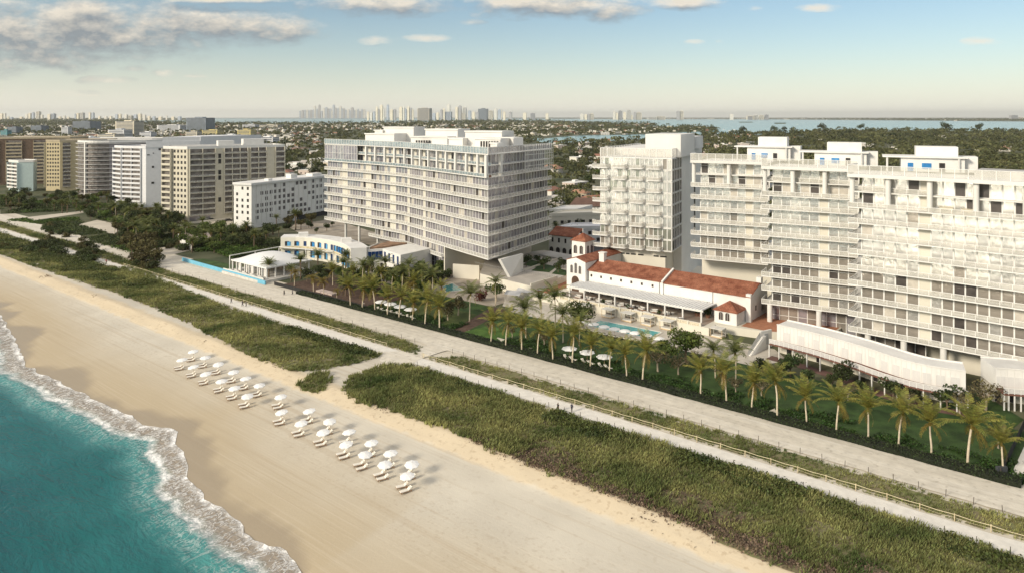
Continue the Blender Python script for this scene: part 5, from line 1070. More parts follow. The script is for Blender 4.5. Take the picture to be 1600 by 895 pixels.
def put(pr, x, y, z, label, group, sc=1., rz=None):
    o = pr if pr.name not in USED else copy_tree(pr); USED.add(pr.name); o.location = (x, y, z); o.rotation_euler.z = random.uniform(0, 6.28) if rz is None else rz; o.scale = (sc, sc, sc); o['label'] = label; o['group'] = group; return o
def pick(L_): return random.choice(L_)
# the row of coconut palms on the dark lawn, right to left
row = [(1567, 742), (1512, 730), (1455, 711), (1404, 698), (1357, 686), (1307, 678), (1260, 665), (1215, 655), (1175, 643), (1135, 632), (1095, 620), (1004, 599), (979, 593), (952, 585), (922.7, 577.5), (894.6, 571.7), (863.6, 566), (839.6, 557), (815, 551), (790, 544), (767.6, 538.5)]
hts = [.88, 1.12, .95, .95, .95, .95, .95, .95, .98, 1.0, .92, 1.0, .95, .92, .95, 1.0, 1.0, .95, 1.0, .95, .9]
for i, (x, y) in enumerate(row): put(coco[i % 4], *G(x, y)[:2], 0, f'coconut palm in the row along the lawn hedge, {nth(i+1)} from the right fence corner', 'coconut palms along the hedge', hts[i]*random.uniform(1.0, 1.12))
row2 = [(686.8, 516), (664, 510.6), (644.6, 505), (623.5, 499.6), (605.6, 495.7), (586, 488), (566.5, 484.5), (547.7, 481)]
for i, (x, y) in enumerate(row2): put(coco[(i+2) % 4], *G(x, y)[:2], 0, f'coconut palm by the left lawn, {nth(i+1)} left of the bare lawn corner', 'coconut palms by the left lawn', [1.15, 1.15, 1., 1.05, 1.05, 1.1, 1.1, 1.1][i])
for i, (x, y, k, s) in enumerate([(733.6, 502, 0, 1.), (774, 478, 1, .8), (822, 530, 0, 1.05), (868, 520, 1, 1.1), (880, 535, 0, .95), (1150, 605, 0, .95), (1118, 590, 0, .8), (846, 505, 0, .9), (905, 540, 0, .8)]):
    put(coco_dark[k], *G(x, y)[:2], 0, ['tall dark coconut palm in front of the teal pool', 'dark palm beside the red shrub near the grey canopies', 'tall palm behind the hedge row, left of the gabled club end', 'tallest dark palm before the gabled club entrance', 'dark green palm between hedge row and club terrace tree', 'tall palm below the stair wall, nearer the hedge', 'tall leaning palm directly beside the white stair wall', 'dark palm rising in front of the terracotta court', 'low dark palm behind the three lawn parasols'][i], 'tall palms round the pool court', s)
dts = [(420, 437, 0, 1), (470, 436, 1, .95), (497, 430, 1, 1.0), (397, 390, 1, .95), (540, 426, 1, .9), (365, 372, 0, .9), (385, 371, 0, 1.), (345, 380, 0, .9), (330, 378, 0, .8), (462, 360, 1, 1.15), (432, 358, 1, .8), (455, 440, 0, .8), (300, 395, 0, .9), (318, 385, 1, .8)]
for i, (x, y, k, s) in enumerate(dts): put(date[k], *G(x, y)[:2], 0, ['date palm at the right corner of the tent-roofed pavilion', 'bushy date palm in front of the curved annexe end', 'tallest date palm before the blue shuttered annexe', 'golden lit date palm behind the pavilion roof frame', 'date palm against the white end block of the annexe', 'date palm near the foot of the low white block', 'date palm between white block and golden palm', 'dark date palm in the grove left of the pavilion', 'lower date palm beside the sandy car park', 'slender tall palm standing against the low white block', 'short palm at the white block porch', 'small date palm between pavilion and dry palms', 'date palm at the left end of the grove', 'date palm above the blue wall lawn'][i], 'date palms round the annexe', s)
for i, (x, y) in enumerate([(460, 447), (490, 459), (506, 461), (526, 470), (640, 470)]): put(dry[i % 2], *G(x, y)[:2], 0, ['dry golden palm nearest the tent-roofed pavilion', 'dry golden palm left of the mulch bed slab', 'bright yellow palm right of the mulch bed slab', 'small drooping yellow palm alone on the mulch bed', 'dry palm behind the four lawn parasols'][i], 'dry palms on the mulch bed', .9 if i < 3 else .55 if i == 3 else .9)
# broadleaf trees round the pool court and lawns
for pr, x, y, s, lb in [(green[0], 905, 512, 1.0, 'round green tree in front of the club terrace left of the lap pool'), (green[0], 1072, 566, 1.12, 'large bright green tree at the right end of the lap pool'), (green[1], 1040, 560, .8, 'smaller green tree leaning into the large poolside tree'), (green[1], 655, 432, 1., 'green tree in front of the glazed tower base'), (green[1], 690, 428, .9, 'green tree at the foot of the tower end wall'), (green[1], 630, 436, .9, 'green tree left of the glazed tower base'), (umb_tree, 776, 470, 1.3, 'flat-topped green tree beside the red shrub'),
                        (thin[0], 1028, 580, 1.15, 'bare pale tree with many stems in front of the lap pool'), (thin[0], 1060, 585, 1., 'bare pale tree beneath the large green poolside tree'), (thin[1], 1128, 600, .9, 'thin dry tree between two hedge-row palms below the pool court'), (thin[0], 1092, 580, 1.0, 'scraggy grey tree right of the large poolside tree'), (thin[1], 1150, 615, .8, 'spiky dry tree beneath the tall stair palm'), (thin[2], 716, 492, 1.2, 'thin drooping olive tree right of the bare lawn corner'), (thin[2], 700, 500, 1.2, 'thin olive tree nearest the hedge by the bare corner'), (thin[1], 765, 520, .7, 'small dry tree behind the first hedge palms'), (thin[1], 800, 528, .8, 'small pale-stemmed tree amid the middle hedge palms'), (thin[1], 850, 540, .8, 'pale dry tree behind the club-side hedge palms'), (thin[1], 1190, 618, .8, 'dry tree beside the dark walk left of the cabana block'), (thin[0], 1540, 640, 1.2, 'leafy pale tree leaning at the right fence'), (thin[1], 1500, 648, 1.1, 'pale tree behind the second hedge palm'), (thin[1], 1420, 640, .8, 'dry twiggy tree in front of the cabana gallery end'), (thin[1], 1325, 625, .8, 'dry twiggy tree in front of the gallery middle'), (thin[1], 1560, 700, .9, 'dry bush-like tree at the fence behind last palm'), (thin[2], 572, 455, 1.25, 'forked pale tree by the left lawn edge'), (thin[2], 545, 450, 1.2, 'olive tree in the grove left of the lawn')]:
    put(pr, *G(x, y)[:2], 0, lb, 'garden trees', s)
for i, (x, y, s) in enumerate([(1235, 588, 1.1), (1222, 592, .8), (1262, 600, .75), (1300, 606, .85), (1318, 604, 1.1), (1345, 618, .85), (1395, 626, 1.), (1430, 634, .9), (1480, 640, 1.1), (1190, 585, .9)]): put(dark[i % 2], *G(x, y)[:2], 0, f'dark clipped tree before the cabana gallery, {nth(i+1)} from the stair wall', 'dark trees along the cabana gallery', s)
for i, (x, y, z, s) in enumerate([(822, 417, T4, .95), (840, 412, T4, .8), (850, 421, T4, 1.), (872, 426, T4, 1.), (880, 419, T4, .8)]): put(dark[i % 2], *G(x, y, z)[:2], z, ['round dark tree in the garden bed right of the leaning support', 'dark tree at the rear of the left garden bed', 'round tree in the middle garden bed', 'round tree in the bed nearest the bell tower', 'rear dark tree close to the entrance gable'][i], 'round trees in the garden beds', s*.95)
for i, (x, y) in enumerate([(552, 447), (566, 452), (580, 446), (596, 452), (612, 458), (628, 462), (646, 466), (660, 460), (676, 466), (690, 470), (604, 440), (535, 444), (520, 446), (640, 446)]): put(coco_dark[i % 2] if i % 3 else coco[i % 4], *G(x, y)[:2], 0, f'palm rising from the grove between annexe and left lawn, {nth(i+1)} of the clump', 'palms in the grove', random.uniform(.72, .95))
k = 0                                          # grove between annexe and tower
for (x, y) in [(585, 452), (600, 446), (615, 450), (628, 455), (640, 458), (655, 462), (560, 440), (575, 436), (592, 432), (610, 436), (622, 440), (545, 436), (530, 432), (660, 445), (673, 452), (600, 466), (575, 462), (512, 440), (500, 442), (480, 440), (540, 462), (648, 476)]:
    k += 1; put(pick([far_t[0], far_t[1], far_t[2], green[1]]), *G(x, y)[:2], 0, 'bushy tree in the dense grove between the curved annexe and the left lawn', 'grove between annexe and lawn', random.uniform(.55, .8))
for (x, y) in [(690, 436), (678, 439), (668, 441), (700, 433), (655, 446)]: put(sgr[0], *G(x, y)[:2], 0, 'dark bush in the hedge behind the small teal pool', 'bushes behind the teal pool', 1.)
red = tree_proto('red_shrub', 3.2, 2.4, mat('red_leaves', (.085, .022, .016), var=.4, scale=.8, island=.4, trans=.2), 800, .2, .5, cat='bush'); put(red, *G(752, 470)[:2], 0, 'dark red leafed shrub beside the tall palms', 'red shrubs', 1.2)
# the thick grove and beach scrub on the left
def scatter(n, box, protos, label, group, s0, s1, reject=None):
    c = 0
    while c < n:
        x, y = random.uniform(box[0], box[2]), random.uniform(box[1], box[3])
        if reject and reject(x, y): continue
        put(pick(protos), *G(x, y)[:2], 0, label, group, random.uniform(s0, s1)); c += 1
lot = [(75, 332), (225, 356), (330, 352), (360, 345)]
scatter(70, (165, 338, 292, 392), far_t[:3]+[date[1], sgr[1], coco_dark[0]], 'bushy tree in the grove in front of the cream apartment block', 'grove before the cream block', .6, .95, lambda x, y: y > 368+(x-168)*.26 or (x > 235 and y > 383) or (x < 200 and 342 < y < 366) or (y < 350 and x > 250) or random.random() < .15)
scatter(40, (140, 335, 290, 352), far_t[:3]+[date[1], coco_dark[0]], 'tree along the foot of the white tower with the sweeping wall', 'trees below the sweeping tower', .6, .9, lambda x, y: y > 345+(x-140)*.05)
scatter(30, (186, 384, 246, 424), [sgr[0], sgr[1], far_t[2]], 'bush or low tree in the clump crossing the service road', 'clump across the service road', .7, 1.25, lambda x, y: abs(y-(388+(x-186)*.55)) > 12)
scatter(16, (126, 376, 150, 408), sgr, 'bush in the gap between two far path stretches', 'bushes across the far path', .7, 1.2, lambda x, y: abs(y-(381+(x-126)*.9)) > 9)
scatter(14, (66, 352, 112, 372), sgr, 'bush in the gap of the far service road', 'bushes across the far road', .8, 1.3, lambda x, y: abs(y-(358+(x-66)*.2)) > 7)
scatter(10, (66, 372, 84, 392), sgr, 'bush on the farthest path gap', 'bushes on the farthest path', .8, 1.3)
scatter(80, (0, 306, 200, 340), far_t[:3]+[date[1]], 'dark tree in the belt at the foot of the left towers', 'trees below the left towers', .55, .9, lambda x, y: y > 330+x*.04)
scatter(14, (225, 375, 290, 392), sgr, 'low bush at the edge of the sandy lot', 'bushes by the sandy lot', .8, 1.3, lambda x, y: y > 385+(x-225)*.12)
scatter(26, (0, 385, 150, 416), sgr, 'wind-bent bush in the beach scrub at the far left', 'bushes in the beach scrub', .7, 1.25, lambda x, y: y > 392+x*.16 or y < 372+x*.22)
scatter(34, (285, 358, 362, 396), [date[0], sgr[0], sgr[1], far_t[1]], 'bush or palm in the grove left of the tent-roofed pavilion', 'grove left of the pavilion', .6, .95, lambda x, y: y > 402-(x-285)*.12 and x < 300)
scatter(34, (355, 366, 440, 394), [far_t[0], sgr[0], date[0]], 'dark tree behind the roof frame of the pavilion', 'trees behind the pavilion', .5, .8, lambda x, y: y > 396-(x-360)*.15)
put(sgr[1], *G(212, 408)[:2], 0, 'lone bush where the two sand paths meet', 'bushes in the beach scrub', 1.6); put(sgr[0], *G(85, 388)[:2], 0, 'tallest bush beside the far beach path', 'bushes in the beach scrub', 1.5)
scatter(16, (445, 345, 520, 366), [dark[0], dark[1], far_t[2]], 'scraggy tree on the building site under the long tower', 'trees on the building site', .6, .9)
# ------------------------------------------------------------------ lawns, hedge, ground cover
sheet('lawn_ground', [ws(9, 143.2), ws(212, 143.2), ws(205, 172), ws(142, 171.5), ws(66, 171.5), ws(60, 172), ws(9, 168)], .012, lawn_d)
sheet('bright_lawn', [ws(127, 147), ws(138.5, 146.5), ws(137, 156), ws(124, 156)], .02, mat('vivid_lawn', (.050, .115, .014), var=.25, scale=.4, col2=(.075, .145, .024), bump=.4, bscale=5))  # one patch of lawn in a brighter green
sheet('left_lawn', [ws(146, 147), ws(178, 147), ws(176, 163), ws(142, 162)], .02, mat('olive_lawn', (.050, .075, .016), var=.3, scale=.3, col2=(.08, .105, .026), bump=.4, bscale=5))
sheet('mulch_bed', [ws(178, 145), ws(228, 145.5), ws(226, 168), ws(180, 172)], .024, mat('mulch', (.085, .052, .036), var=.3, scale=.8, col2=(.12, .075, .055), bump=.4, bscale=6))
sheet('mulch_strip', [ws(138, 146), ws(142, 146), ws(150, 172), ws(143, 172)], .022, MATS['mulch'])
o = MB(); o.box((*ws(205, 149.5), .03), (9, 2.6, .5), AX); o = o.build('concrete_slab', mat('concrete', (.48, .40, .36))); tag(o, 'flat pinkish concrete slab lying on the mulch bed', 'slab')
sheet('building_site', [G(446, 352)[:2], G(520, 343)[:2], G(600, 368)[:2], G(690, 402)[:2], G(640, 402)[:2], G(560, 378)[:2], G(470, 366)[:2]], .03, mat('bare_earth', (.30, .255, .20), var=.25, scale=.15, col2=(.40, .35, .28)))
sheet('grey_court', [ws(150, 172), ws(205, 172), ws(215, 215), ws(150, 215)], .016, mat('garden_paving', (.33, .29, .24), var=.2, scale=.3))
cov_m = mat('ground_cover_leaves', (.026, .060, .012), rough=.6, var=.45, scale=.6, col2=(.055, .105, .022), island=.45, trans=.2); hedge_m = mat('hedge_leaves', (.024, .042, .015), rough=.7, var=.4, scale=.5, col2=(.052, .072, .025), island=.45, trans=.15)
cs = []
for _ in range(52000):
    s, t = random.uniform(10, 180), random.uniform(144, 153)
    if 124 < s < 142 or fbm(s, t, .2, 41) < -.6+(t-146)*.14: continue
    cs.append((*ws(s, t), random.uniform(.05, .55)))
quads_object('ground_cover', leaf_quads(np.array(cs), .2), cov_m)['kind'] = 'stuff'
cs = []
for _ in range(42000):
    s = random.uniform(10.5, 212); cs.append((*ws(s, 143.3+random.uniform(-1.5, 1.5)), random.uniform(.05, 1.1+.2*snoise(s, 0, .5))))
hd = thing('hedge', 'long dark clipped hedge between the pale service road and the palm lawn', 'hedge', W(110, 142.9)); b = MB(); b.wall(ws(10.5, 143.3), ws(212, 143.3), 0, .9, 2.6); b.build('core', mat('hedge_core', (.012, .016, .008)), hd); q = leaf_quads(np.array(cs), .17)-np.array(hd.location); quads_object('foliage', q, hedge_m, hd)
# ------------------------------------------------------------------ fences
rope_m = mat('rope_cream', (.62, .54, .36), var=.1); post_m = mat('fence_post_wood', (.55, .46, .30), var=.2); stake_m = mat('dark_stake', (.10, .085, .07), var=.2)
def rope_fence(label, s0, s1, t, step):
    step *= 1.75
    r = thing('rope_fence', label, 'fence', W((s0+s1)/2, t), 'rope fences along the beach path'); n = round((s1-s0)/step)
    for i in range(n+1): p = ws(s0+(s1-s0)*i/n, t+.1*snoise(i, 0, .7)); b = MB(); b.tube([(*p, 0), (*p, 1.15)], .075, 6); b.build('post', post_m, r)
    b = MB()
    for z in (1.0, .55):
        pts = []
        for i in range(n): 
            for u in (0, .5): pts.append((*ws(s0+(s1-s0)*(i+u)/n, t), z-(.10 if u else 0)))
        pts.append((*ws(s1, t), z)); b.tube(pts, .045 if z > .9 else .018, 4)
    b.build('rope', rope_m, r); return r
rope_fence('cream rope fence along the path in the right half, ending at the crossing', -10, 131, 124.45, 2.6); rope_fence('cream rope fence along the path beyond the sand crossing', 145, 305, 124.45, 2.9)
r = rope_fence('short cream rope fence turning in at the crossing', 131.2, 131.8, 124.6, .6); 
stake = MB(); stake.tube([(0, 0, 0), (0, 0, 1.15)], .055, 5); stake = stake.build('fence_stake', stake_m); first = True
def stakes(s0, s1, t, step, where, group):
    global first
    n = round((s1-s0)/step)
    for i in range(n+1):
        o = stake if first else stake.copy()
        if not first: C.objects.link(o)
        first = False; s = s0+(s1-s0)*i/n; o.location = (*ws(s, t), .05); o.rotation_euler = (random.gauss(0, .05), random.gauss(0, .05), 0); tag(o, f'dark stake {where}, {nth(i+1)} from the right edge', 'fence stake', group)
stakes(12, 128, 131.6, 3.7, 'on the seaward edge of the service road', 'stakes along the service road'); stakes(142, 300, 131.6, 5.2, 'on the service road edge beyond the crossing', 'stakes along the far service road'); stakes(10, 128, 119.6, 4.0, 'between beach path and main dune', 'stakes along the main dune')
df = thing('mesh_fence', 'dark mesh fence running inland along the right end of the palm lawn', 'fence', (*G(1570, 690)[:2], 0)); a, c = G(1564, 745)[:2], G(1606, 655)[:2]; b = MB(); b.wall(a, c, .05, 1.5, .05); b.build('mesh', mat('dark_mesh', (.022, .022, .022)), df)
for i in range(9): p = lerp(a, c, i/8); b = MB(); b.tube([(*p, 0), (*p, 1.6)], .06, 6); b.build('post', stake_m, df)
b = MB(); b.box((*lerp(a, c, .02), 0), (1.8, .5, 1.6), .1); b.build('gate_panel', mat('dark_grey_panel', (.05, .055, .06)), df)
sheet('corner_lawn', [G(1440, 640)[:2], G(1545, 700)[:2], G(1600, 655)[:2], G(1530, 612)[:2]], .018, lawn_d)
sheet('side_path', [G(1572, 758)[:2], G(1588, 764)[:2], G(1625, 690)[:2], G(1612, 672)[:2]], .04, path_m)
mf = thing('mulch_bed_fence', 'low dark mesh fence along the road edge of the mulch bed', 'fence', W(220, 144.2)); b = MB(); b.wall(ws(178, 144.4), ws(229, 144.4), .05, 1.3, .05); b.build('mesh', MATS['dark_mesh'], mf)
for i in range(14): p = ws(178+i*3.9, 144.4); b = MB(); b.tube([(*p, 0), (*p, 1.45)], .05, 5); b.build('post', stake_m, mf)
# ------------------------------------------------------------------ parasols and loungers
cloth = mat('parasol_canvas', (.84, .84, .83), rough=.8, var=.03, trans=.12); pole_m = mat('pale_wood', (.46, .34, .2), var=.15); cush = mat('lounger_cushion', (.76, .72, .64), rough=.9, var=.05); teak = mat('lounger_teak', (.30, .17, .09), var=.2)
def parasol(rad, hgt, label=''):
    r = thing('parasol', label, 'parasol', (0, 0, 0)); b = MB(); n = 8; top = (0, 0, hgt+rad*.22); rim = [(rad*math.cos(2*math.pi*i/n), rad*math.sin(2*math.pi*i/n), hgt-.02) for i in range(n)]
    mid = [(rad*.55*math.cos(2*math.pi*i/n), rad*.55*math.sin(2*math.pi*i/n), hgt+rad*.125) for i in range(n)]
    for i in range(n):
        j = (i+1) % n; mm = tuple((rim[i][k]+rim[j][k])*.5*(.965 if k < 2 else 1) for k in range(3)); b.poly([top, mid[i], mid[j]]); b.poly([mid[i], rim[i], mm, rim[j], mid[j]]); b.poly([rim[i], (rim[i][0], rim[i][1], hgt-.17), (mm[0], mm[1], hgt-.17), mm]); b.poly([mm, (mm[0], mm[1], hgt-.17), (rim[j][0], rim[j][1], hgt-.17), rim[j]])
    b.build('canopy', cloth, r); b = MB(); b.tube([(0, 0, -.3), (0, 0, hgt+rad*.24)], .035, 6); b.build('pole', pole_m, r)
    for i in range(n): b = MB(); b.tube([(0, 0, hgt+rad*.10), (rim[i][0]*.97, rim[i][1]*.97, hgt-.03)], .015, 4); b.build('rib', pole_m, r)
    return r
def lounger():
    r = thing('sun_lounger', '', 'sun lounger', (0, 0, 0)); b = MB(); b.prism([(-1.0, -.33), (.35, -.33), (.35, .33), (-1.0, .33)], .30, .42); b.build('mattress', cush, r)
    b = MB(); b._hexa([(.36, -.33, .30), (1.0, -.33, .72), (1.0, .33, .72), (.36, .33, .30), (.32, -.33, .42), (.94, -.33, .84), (.94, .33, .84), (.32, .33, .42)]); b.build('backrest', cush, r)
    b = MB(); b.prism([(-1.0, -.36), (.95, -.36), (.95, -.31), (-1.0, -.31)], .2, .298); b.prism([(-1.0, .31), (.95, .31), (.95, .36), (-1.0, .36)], .2, .298); b.prism([(-1.02, -.31), (-.94, -.31), (-.94, .31), (-1.02, .31)], .2, .298); b.build('frame', teak, r)
    for x in (-.85, .8):
        for y in (-.33, .33): b = MB(); b.box((x, y, 0), (.07, .07, .2)); b.build('leg', teak, r)
    b = MB(); b.tube([(.62, -.25, .66), (.62, .25, .66)], .09, 8); b.build('headroll', cush, r); return r
BU, LO = parasol(1.27, 2.2), lounger(); bu = lo = True
rows = [('back row, left beach group', [(302.9, 546), (321, 555.6), (342, 565.6), (365.6, 578), (385, 588), (406, 598.5)]), ('front row, left beach group', [(285, 559), (304, 569.8), (323, 580.6), (347, 592), (367.5, 602.8), (387, 615)]),
        ('back row, right beach group', [(439.4, 616), (485.4, 638), (515.6, 654), (547, 671), (582, 687.5), (611.7, 703.6), (643.7, 720)]), ('front row, right beach group', [(442, 640), (472, 657), (506.5, 671), (542.7, 689.5), (570, 705.6), (602, 720.6), (638, 738.8)])]
dl = Vector((.86, .50)); al = math.atan2(dl.y, dl.x)
for rn, L_ in rows:
    for i, (px, py) in enumerate(L_):
        z = -.5
        for _ in range(4): x, y, _z = G(px, py, z+2.55); z = zs(*ST(x, y))
        o = BU if bu else copy_tree(BU); bu = False; o.location = (x, y, z); o.rotation_euler = (random.gauss(.06, .03), random.gauss(-.07, .03), random.random()); wh = f'{nth(i+1)} parasol from the left, {rn}'; tag(o, f'white beach umbrella, the {wh}', 'parasol', 'white parasols on the beach')
        for k, sd_ in enumerate((1, -1)):
            q = LO if lo else copy_tree(LO); lo = False; cx, cy = x-dl.x*.75-dl.y*sd_*.80*-1*-1, y-dl.y*.75+dl.x*sd_*.80; q.location = (cx, cy, zs(*ST(cx, cy))+.03); q.rotation_euler.z = al+random.gauss(0, .05)
            tag(q, f'white lounger {"left" if k == 0 else "right"} of the {wh}', 'sun lounger', 'loungers on the beach')
        if i % 2 == 0:
            tb = thing('side_table', f'small teak table under the {wh}', 'side table', (x-dl.x*.3, y-dl.y*.3, z), 'tables under the beach parasols'); b = MB(); b.box((*tb.location[:2], z+.38), (.4, .4, .05), al); b.build('top', teak, tb); b = MB(); b.box((*tb.location[:2], z), (.1, .1, .38), al); b.build('leg', teak, tb)
big = parasol(1.95, 2.6); pm_ = parasol(1.6, 2.3); fb_ = fp_ = True
for nm, L_, pr, hh, grp in [('right lawn', [(889.8, 543), (917.4, 549), (944.2, 555.7)], big, 2.75, 'big parasols on the right lawn'), ('left lawn', [(595.4, 470.4), (610, 473.8), (625, 477.7), (641.5, 482)], big, 2.75, 'big parasols on the left lawn'), ('pool edge', [(911.6, 502), (927.5, 505), (944, 509), (960, 512.4), (976, 515.4), (992.4, 518.6), (1009.6, 522.3), (1029, 527)], pm_, 2.45, 'white parasols by the lap pool')]:
    for i, (px, py) in enumerate(L_):
        x, y, _ = G(px, py, hh); used = (pr is big and not fb_) or (pr is pm_ and not fp_); o = copy_tree(pr) if used else pr
        if pr is big: fb_ = False
        else: fp_ = False
        o.location = (x, y, .03); o.rotation_euler.z = random.random(); tag(o, f'white octagonal parasol on the {nm}, {nth(i+1)} from the left', 'parasol', grp)
        if pr is big:
            for k in range(2):
                an_ = AX+math.pi/2+(.5 if k else -.5)+(0 if k else 0); q = copy_tree(LO); q.location = (x+(1.1 if k else -1.1)*US[0]*-1, y+(1.1 if k else -1.1)*US[1]*-1-.6, .05); q.rotation_euler.z = an_-math.pi/2-.5*k; tag(q, f'white lounger on the {"right" if k else "left"} beneath the {nth(i+1)} parasol of the {nm}', 'sun lounger', 'loungers on the lawns')
            tb = thing('side_table', f'white table beneath the {nth(i+1)} parasol of the {nm}', 'side table', (x+.2, y+.3, .03), 'tables under the lawn parasols'); b = MB(); b.tube([(x+.2, y+.3, .5), (x+.2, y+.3, .56)], .45, 10); b.build('top', white, tb); b = MB(); b.tube([(x+.2, y+.3, .03), (x+.2, y+.3, .5)], .06, 6); b.build('leg', teak, tb)
        else:
            for k in range(2): q = copy_tree(LO); q.location = (x+(.75 if k else -.75)*US[0]*-1-NS[0]*.6, y+(.75 if k else -.75)*US[1]*-1-NS[1]*.6, .06); q.rotation_euler.z = math.atan2(-NS[1], -NS[0]); tag(q, f'white lounger on the {"right" if k else "left"} beneath the {nth(i+1)} parasol of the pool edge', 'sun lounger', 'loungers by the lap pool')
# grey canopies right of the red shrub
for i, (x, y) in enumerate([(800, 470), (818, 466), (838, 462)]):
    p = G(x, y)[:2]; r = thing('shade_canopy', ['pale grey shade canopy nearest the flat-topped tree', 'middle pale grey shade canopy below the raised terrace', 'pale grey shade canopy nearest the terracotta court'][i], 'canopy', (*p, 0), 'shade canopies'); b = MB(); b._hexa([(p[0]-2.6, p[1]-1.2, 2.5), (p[0]+2.4, p[1]-2.4, 2.3), (p[0]+3.2, p[1]+1.4, 2.9), (p[0]-1.8, p[1]+2.4, 3.0), (p[0]-2.6, p[1]-1.2, 2.56), (p[0]+2.4, p[1]-2.4, 2.36), (p[0]+3.2, p[1]+1.4, 2.96), (p[0]-1.8, p[1]+2.4, 3.06)]); b.build('canopy', mat('grey_canvas', (.52, .52, .52)), r)
    for dx, dy in ((-2.3, -1.1), (2.2, -2.1), (2.9, 1.2), (-1.6, 2.1)): b = MB(); b.tube([(p[0]+dx, p[1]+dy, 0), (p[0]+dx, p[1]+dy, 2.45)], .06, 6); b.build('post', white, r)
sheet('sun_deck', [G(785, 478)[:2], G(860, 492)[:2], G(905, 478)[:2], G(850, 452)[:2], G(795, 455)[:2]], .045, deck_m)
# ------------------------------------------------------------------ people on the beach path
skin = mat('skin', (.36, .20, .13), rough=.6, var=.05); hairm = mat('dark_hair', (.02, .014, .01))
def person(px, py, label, top, bottom, face, z=.15):
    x, y, _ = G(px, py, z); r = thing('person', label, 'person'); k = random.choice([-1, 1])
    J = {'pel': (0, 0, .95), 'wai': (0, .01, 1.12), 'che': (0, .02, 1.36), 'nek': (0, .03, 1.50), 'hed': (0, .05, 1.60), 'top': (0, .04, 1.72), 'hl': (.10, 0, .90), 'kl': (.11, .16*k, .50), 'al': (.11, .10*k, .09), 'tl': (.11, .24*k+.02, .04), 'hr': (-.10, 0, .90), 'kr': (-.11, -.06*k, .50), 'ar': (-.11, -.26*k, .12), 'tr': (-.11, -.12*k-.02, .04), 'sl': (.20, .02, 1.42), 'el': (.26, -.08*k, 1.14), 'wl': (.25, .08-.12*k, .90), 'fl': (.25, .12-.14*k, .80), 'sr': (-.20, .02, 1.42), 'er': (-.26, .08*k, 1.14), 'wr': (-.25, .08+.12*k, .90), 'fr': (-.25, .12+.14*k, .80)}
    rad = {'pel': .10, 'wai': .09, 'che': .11, 'nek': .055, 'hed': .10, 'top': .075, 'hl': .075, 'kl': .05, 'al': .04, 'tl': .04, 'sl': .05, 'el': .036, 'wl': .032, 'fl': .04}
    names = list(J); E_ = [('pel', 'wai'), ('wai', 'che'), ('che', 'nek'), ('nek', 'hed'), ('hed', 'top'), ('pel', 'hl'), ('hl', 'kl'), ('kl', 'al'), ('al', 'tl'), ('pel', 'hr'), ('hr', 'kr'), ('kr', 'ar'), ('ar', 'tr'), ('che', 'sl'), ('sl', 'el'), ('el', 'wl'), ('wl', 'fl'), ('che', 'sr'), ('sr', 'er'), ('er', 'wr'), ('wr', 'fr')]
    me = bpy.data.meshes.new('body'); me.from_pydata([J[n] for n in names], [(names.index(a), names.index(c)) for a, c in E_], []); 
    for m in (skin,): me.materials.append(m)
    o = bpy.data.objects.new('body', me); C.objects.link(o); o.parent = r; sm = o.modifiers.new('skin', 'SKIN'); sm.use_smooth_shade = True
    for i, n in enumerate(names): v = rad.get(n, rad.get(n[:-1]+'l', .06)); me.skin_vertices[0].data[i].radius = (v, v*.85)
    me.skin_vertices[0].data[0].use_root = True; o.modifiers.new('sub', 'SUBSURF').levels = 1
    b = MB(); b.tube([(0, .01, .92), (0, .01, 1.12), (0, .02, 1.38), (0, .03, 1.47)], [.20, .18, .215, .12], 10); b.tube([(.19, .02, 1.43), (.255, -.07*k, 1.17)], [.085, .065], 7); b.tube([(-.19, .02, 1.43), (-.255, .07*k, 1.17)], [.085, .065], 7); b.build('shirt', top, r, True)
    b = MB()
    for sx, kk in ((1, k), (-1, -.4*k)): b.tube([(.09*sx, 0, .96), (.11*sx, .16*kk, .50), (.11*sx, (.10 if kk == k else .65)*kk, .14)], [.13, .10, .075], 8)
    b.build('trousers', bottom, r, True); b = MB(); b.tube([(0, .01, 1.56), (0, .005, 1.66), (0, .03, 1.75), (0, .04, 1.77)], [.075, .115, .085, .03], 9); b.build('hair', hairm, r, True); r.location = (x, y, z); r.rotation_euler.z = face; return r
blk = mat('black_cloth', (.025, .025, .028)); nav = mat('navy_cloth', (.03, .035, .06)); redc = mat('red_cloth', (.35, .03, .03)); gry = mat('grey_cloth', (.16, .16, .17))
for px, py, lb, t_, b_, f_ in [(872, 642, 'person in black walking on the path, left of two by the rope fence', blk, blk, AX), (893.5, 643, 'person in dark clothes on the path, right of two by the rope fence', nav, blk, AX+3.1), (361.5, 473.5, 'lone person in black walking on the far path', blk, gry, AX), (379, 478, 'person in dark clothes on the far path, left of a pair', nav, blk, AX), (384.5, 478.5, 'person in grey top on the far path, right of a pair', gry, blk, AX), (166, 412, 'person in red on the farthest stretch of path', redc, blk, AX), (444, 461, 'person in black by the mulch bed fence', blk, blk, 1.), (457, 460, 'person in grey standing beside the mulch bed fence', gry, nav, 2.), (224, 405, 'person in black on the service road by the scrub', blk, nav, AX)]: person(px, py, lb, t_, b_, f_)
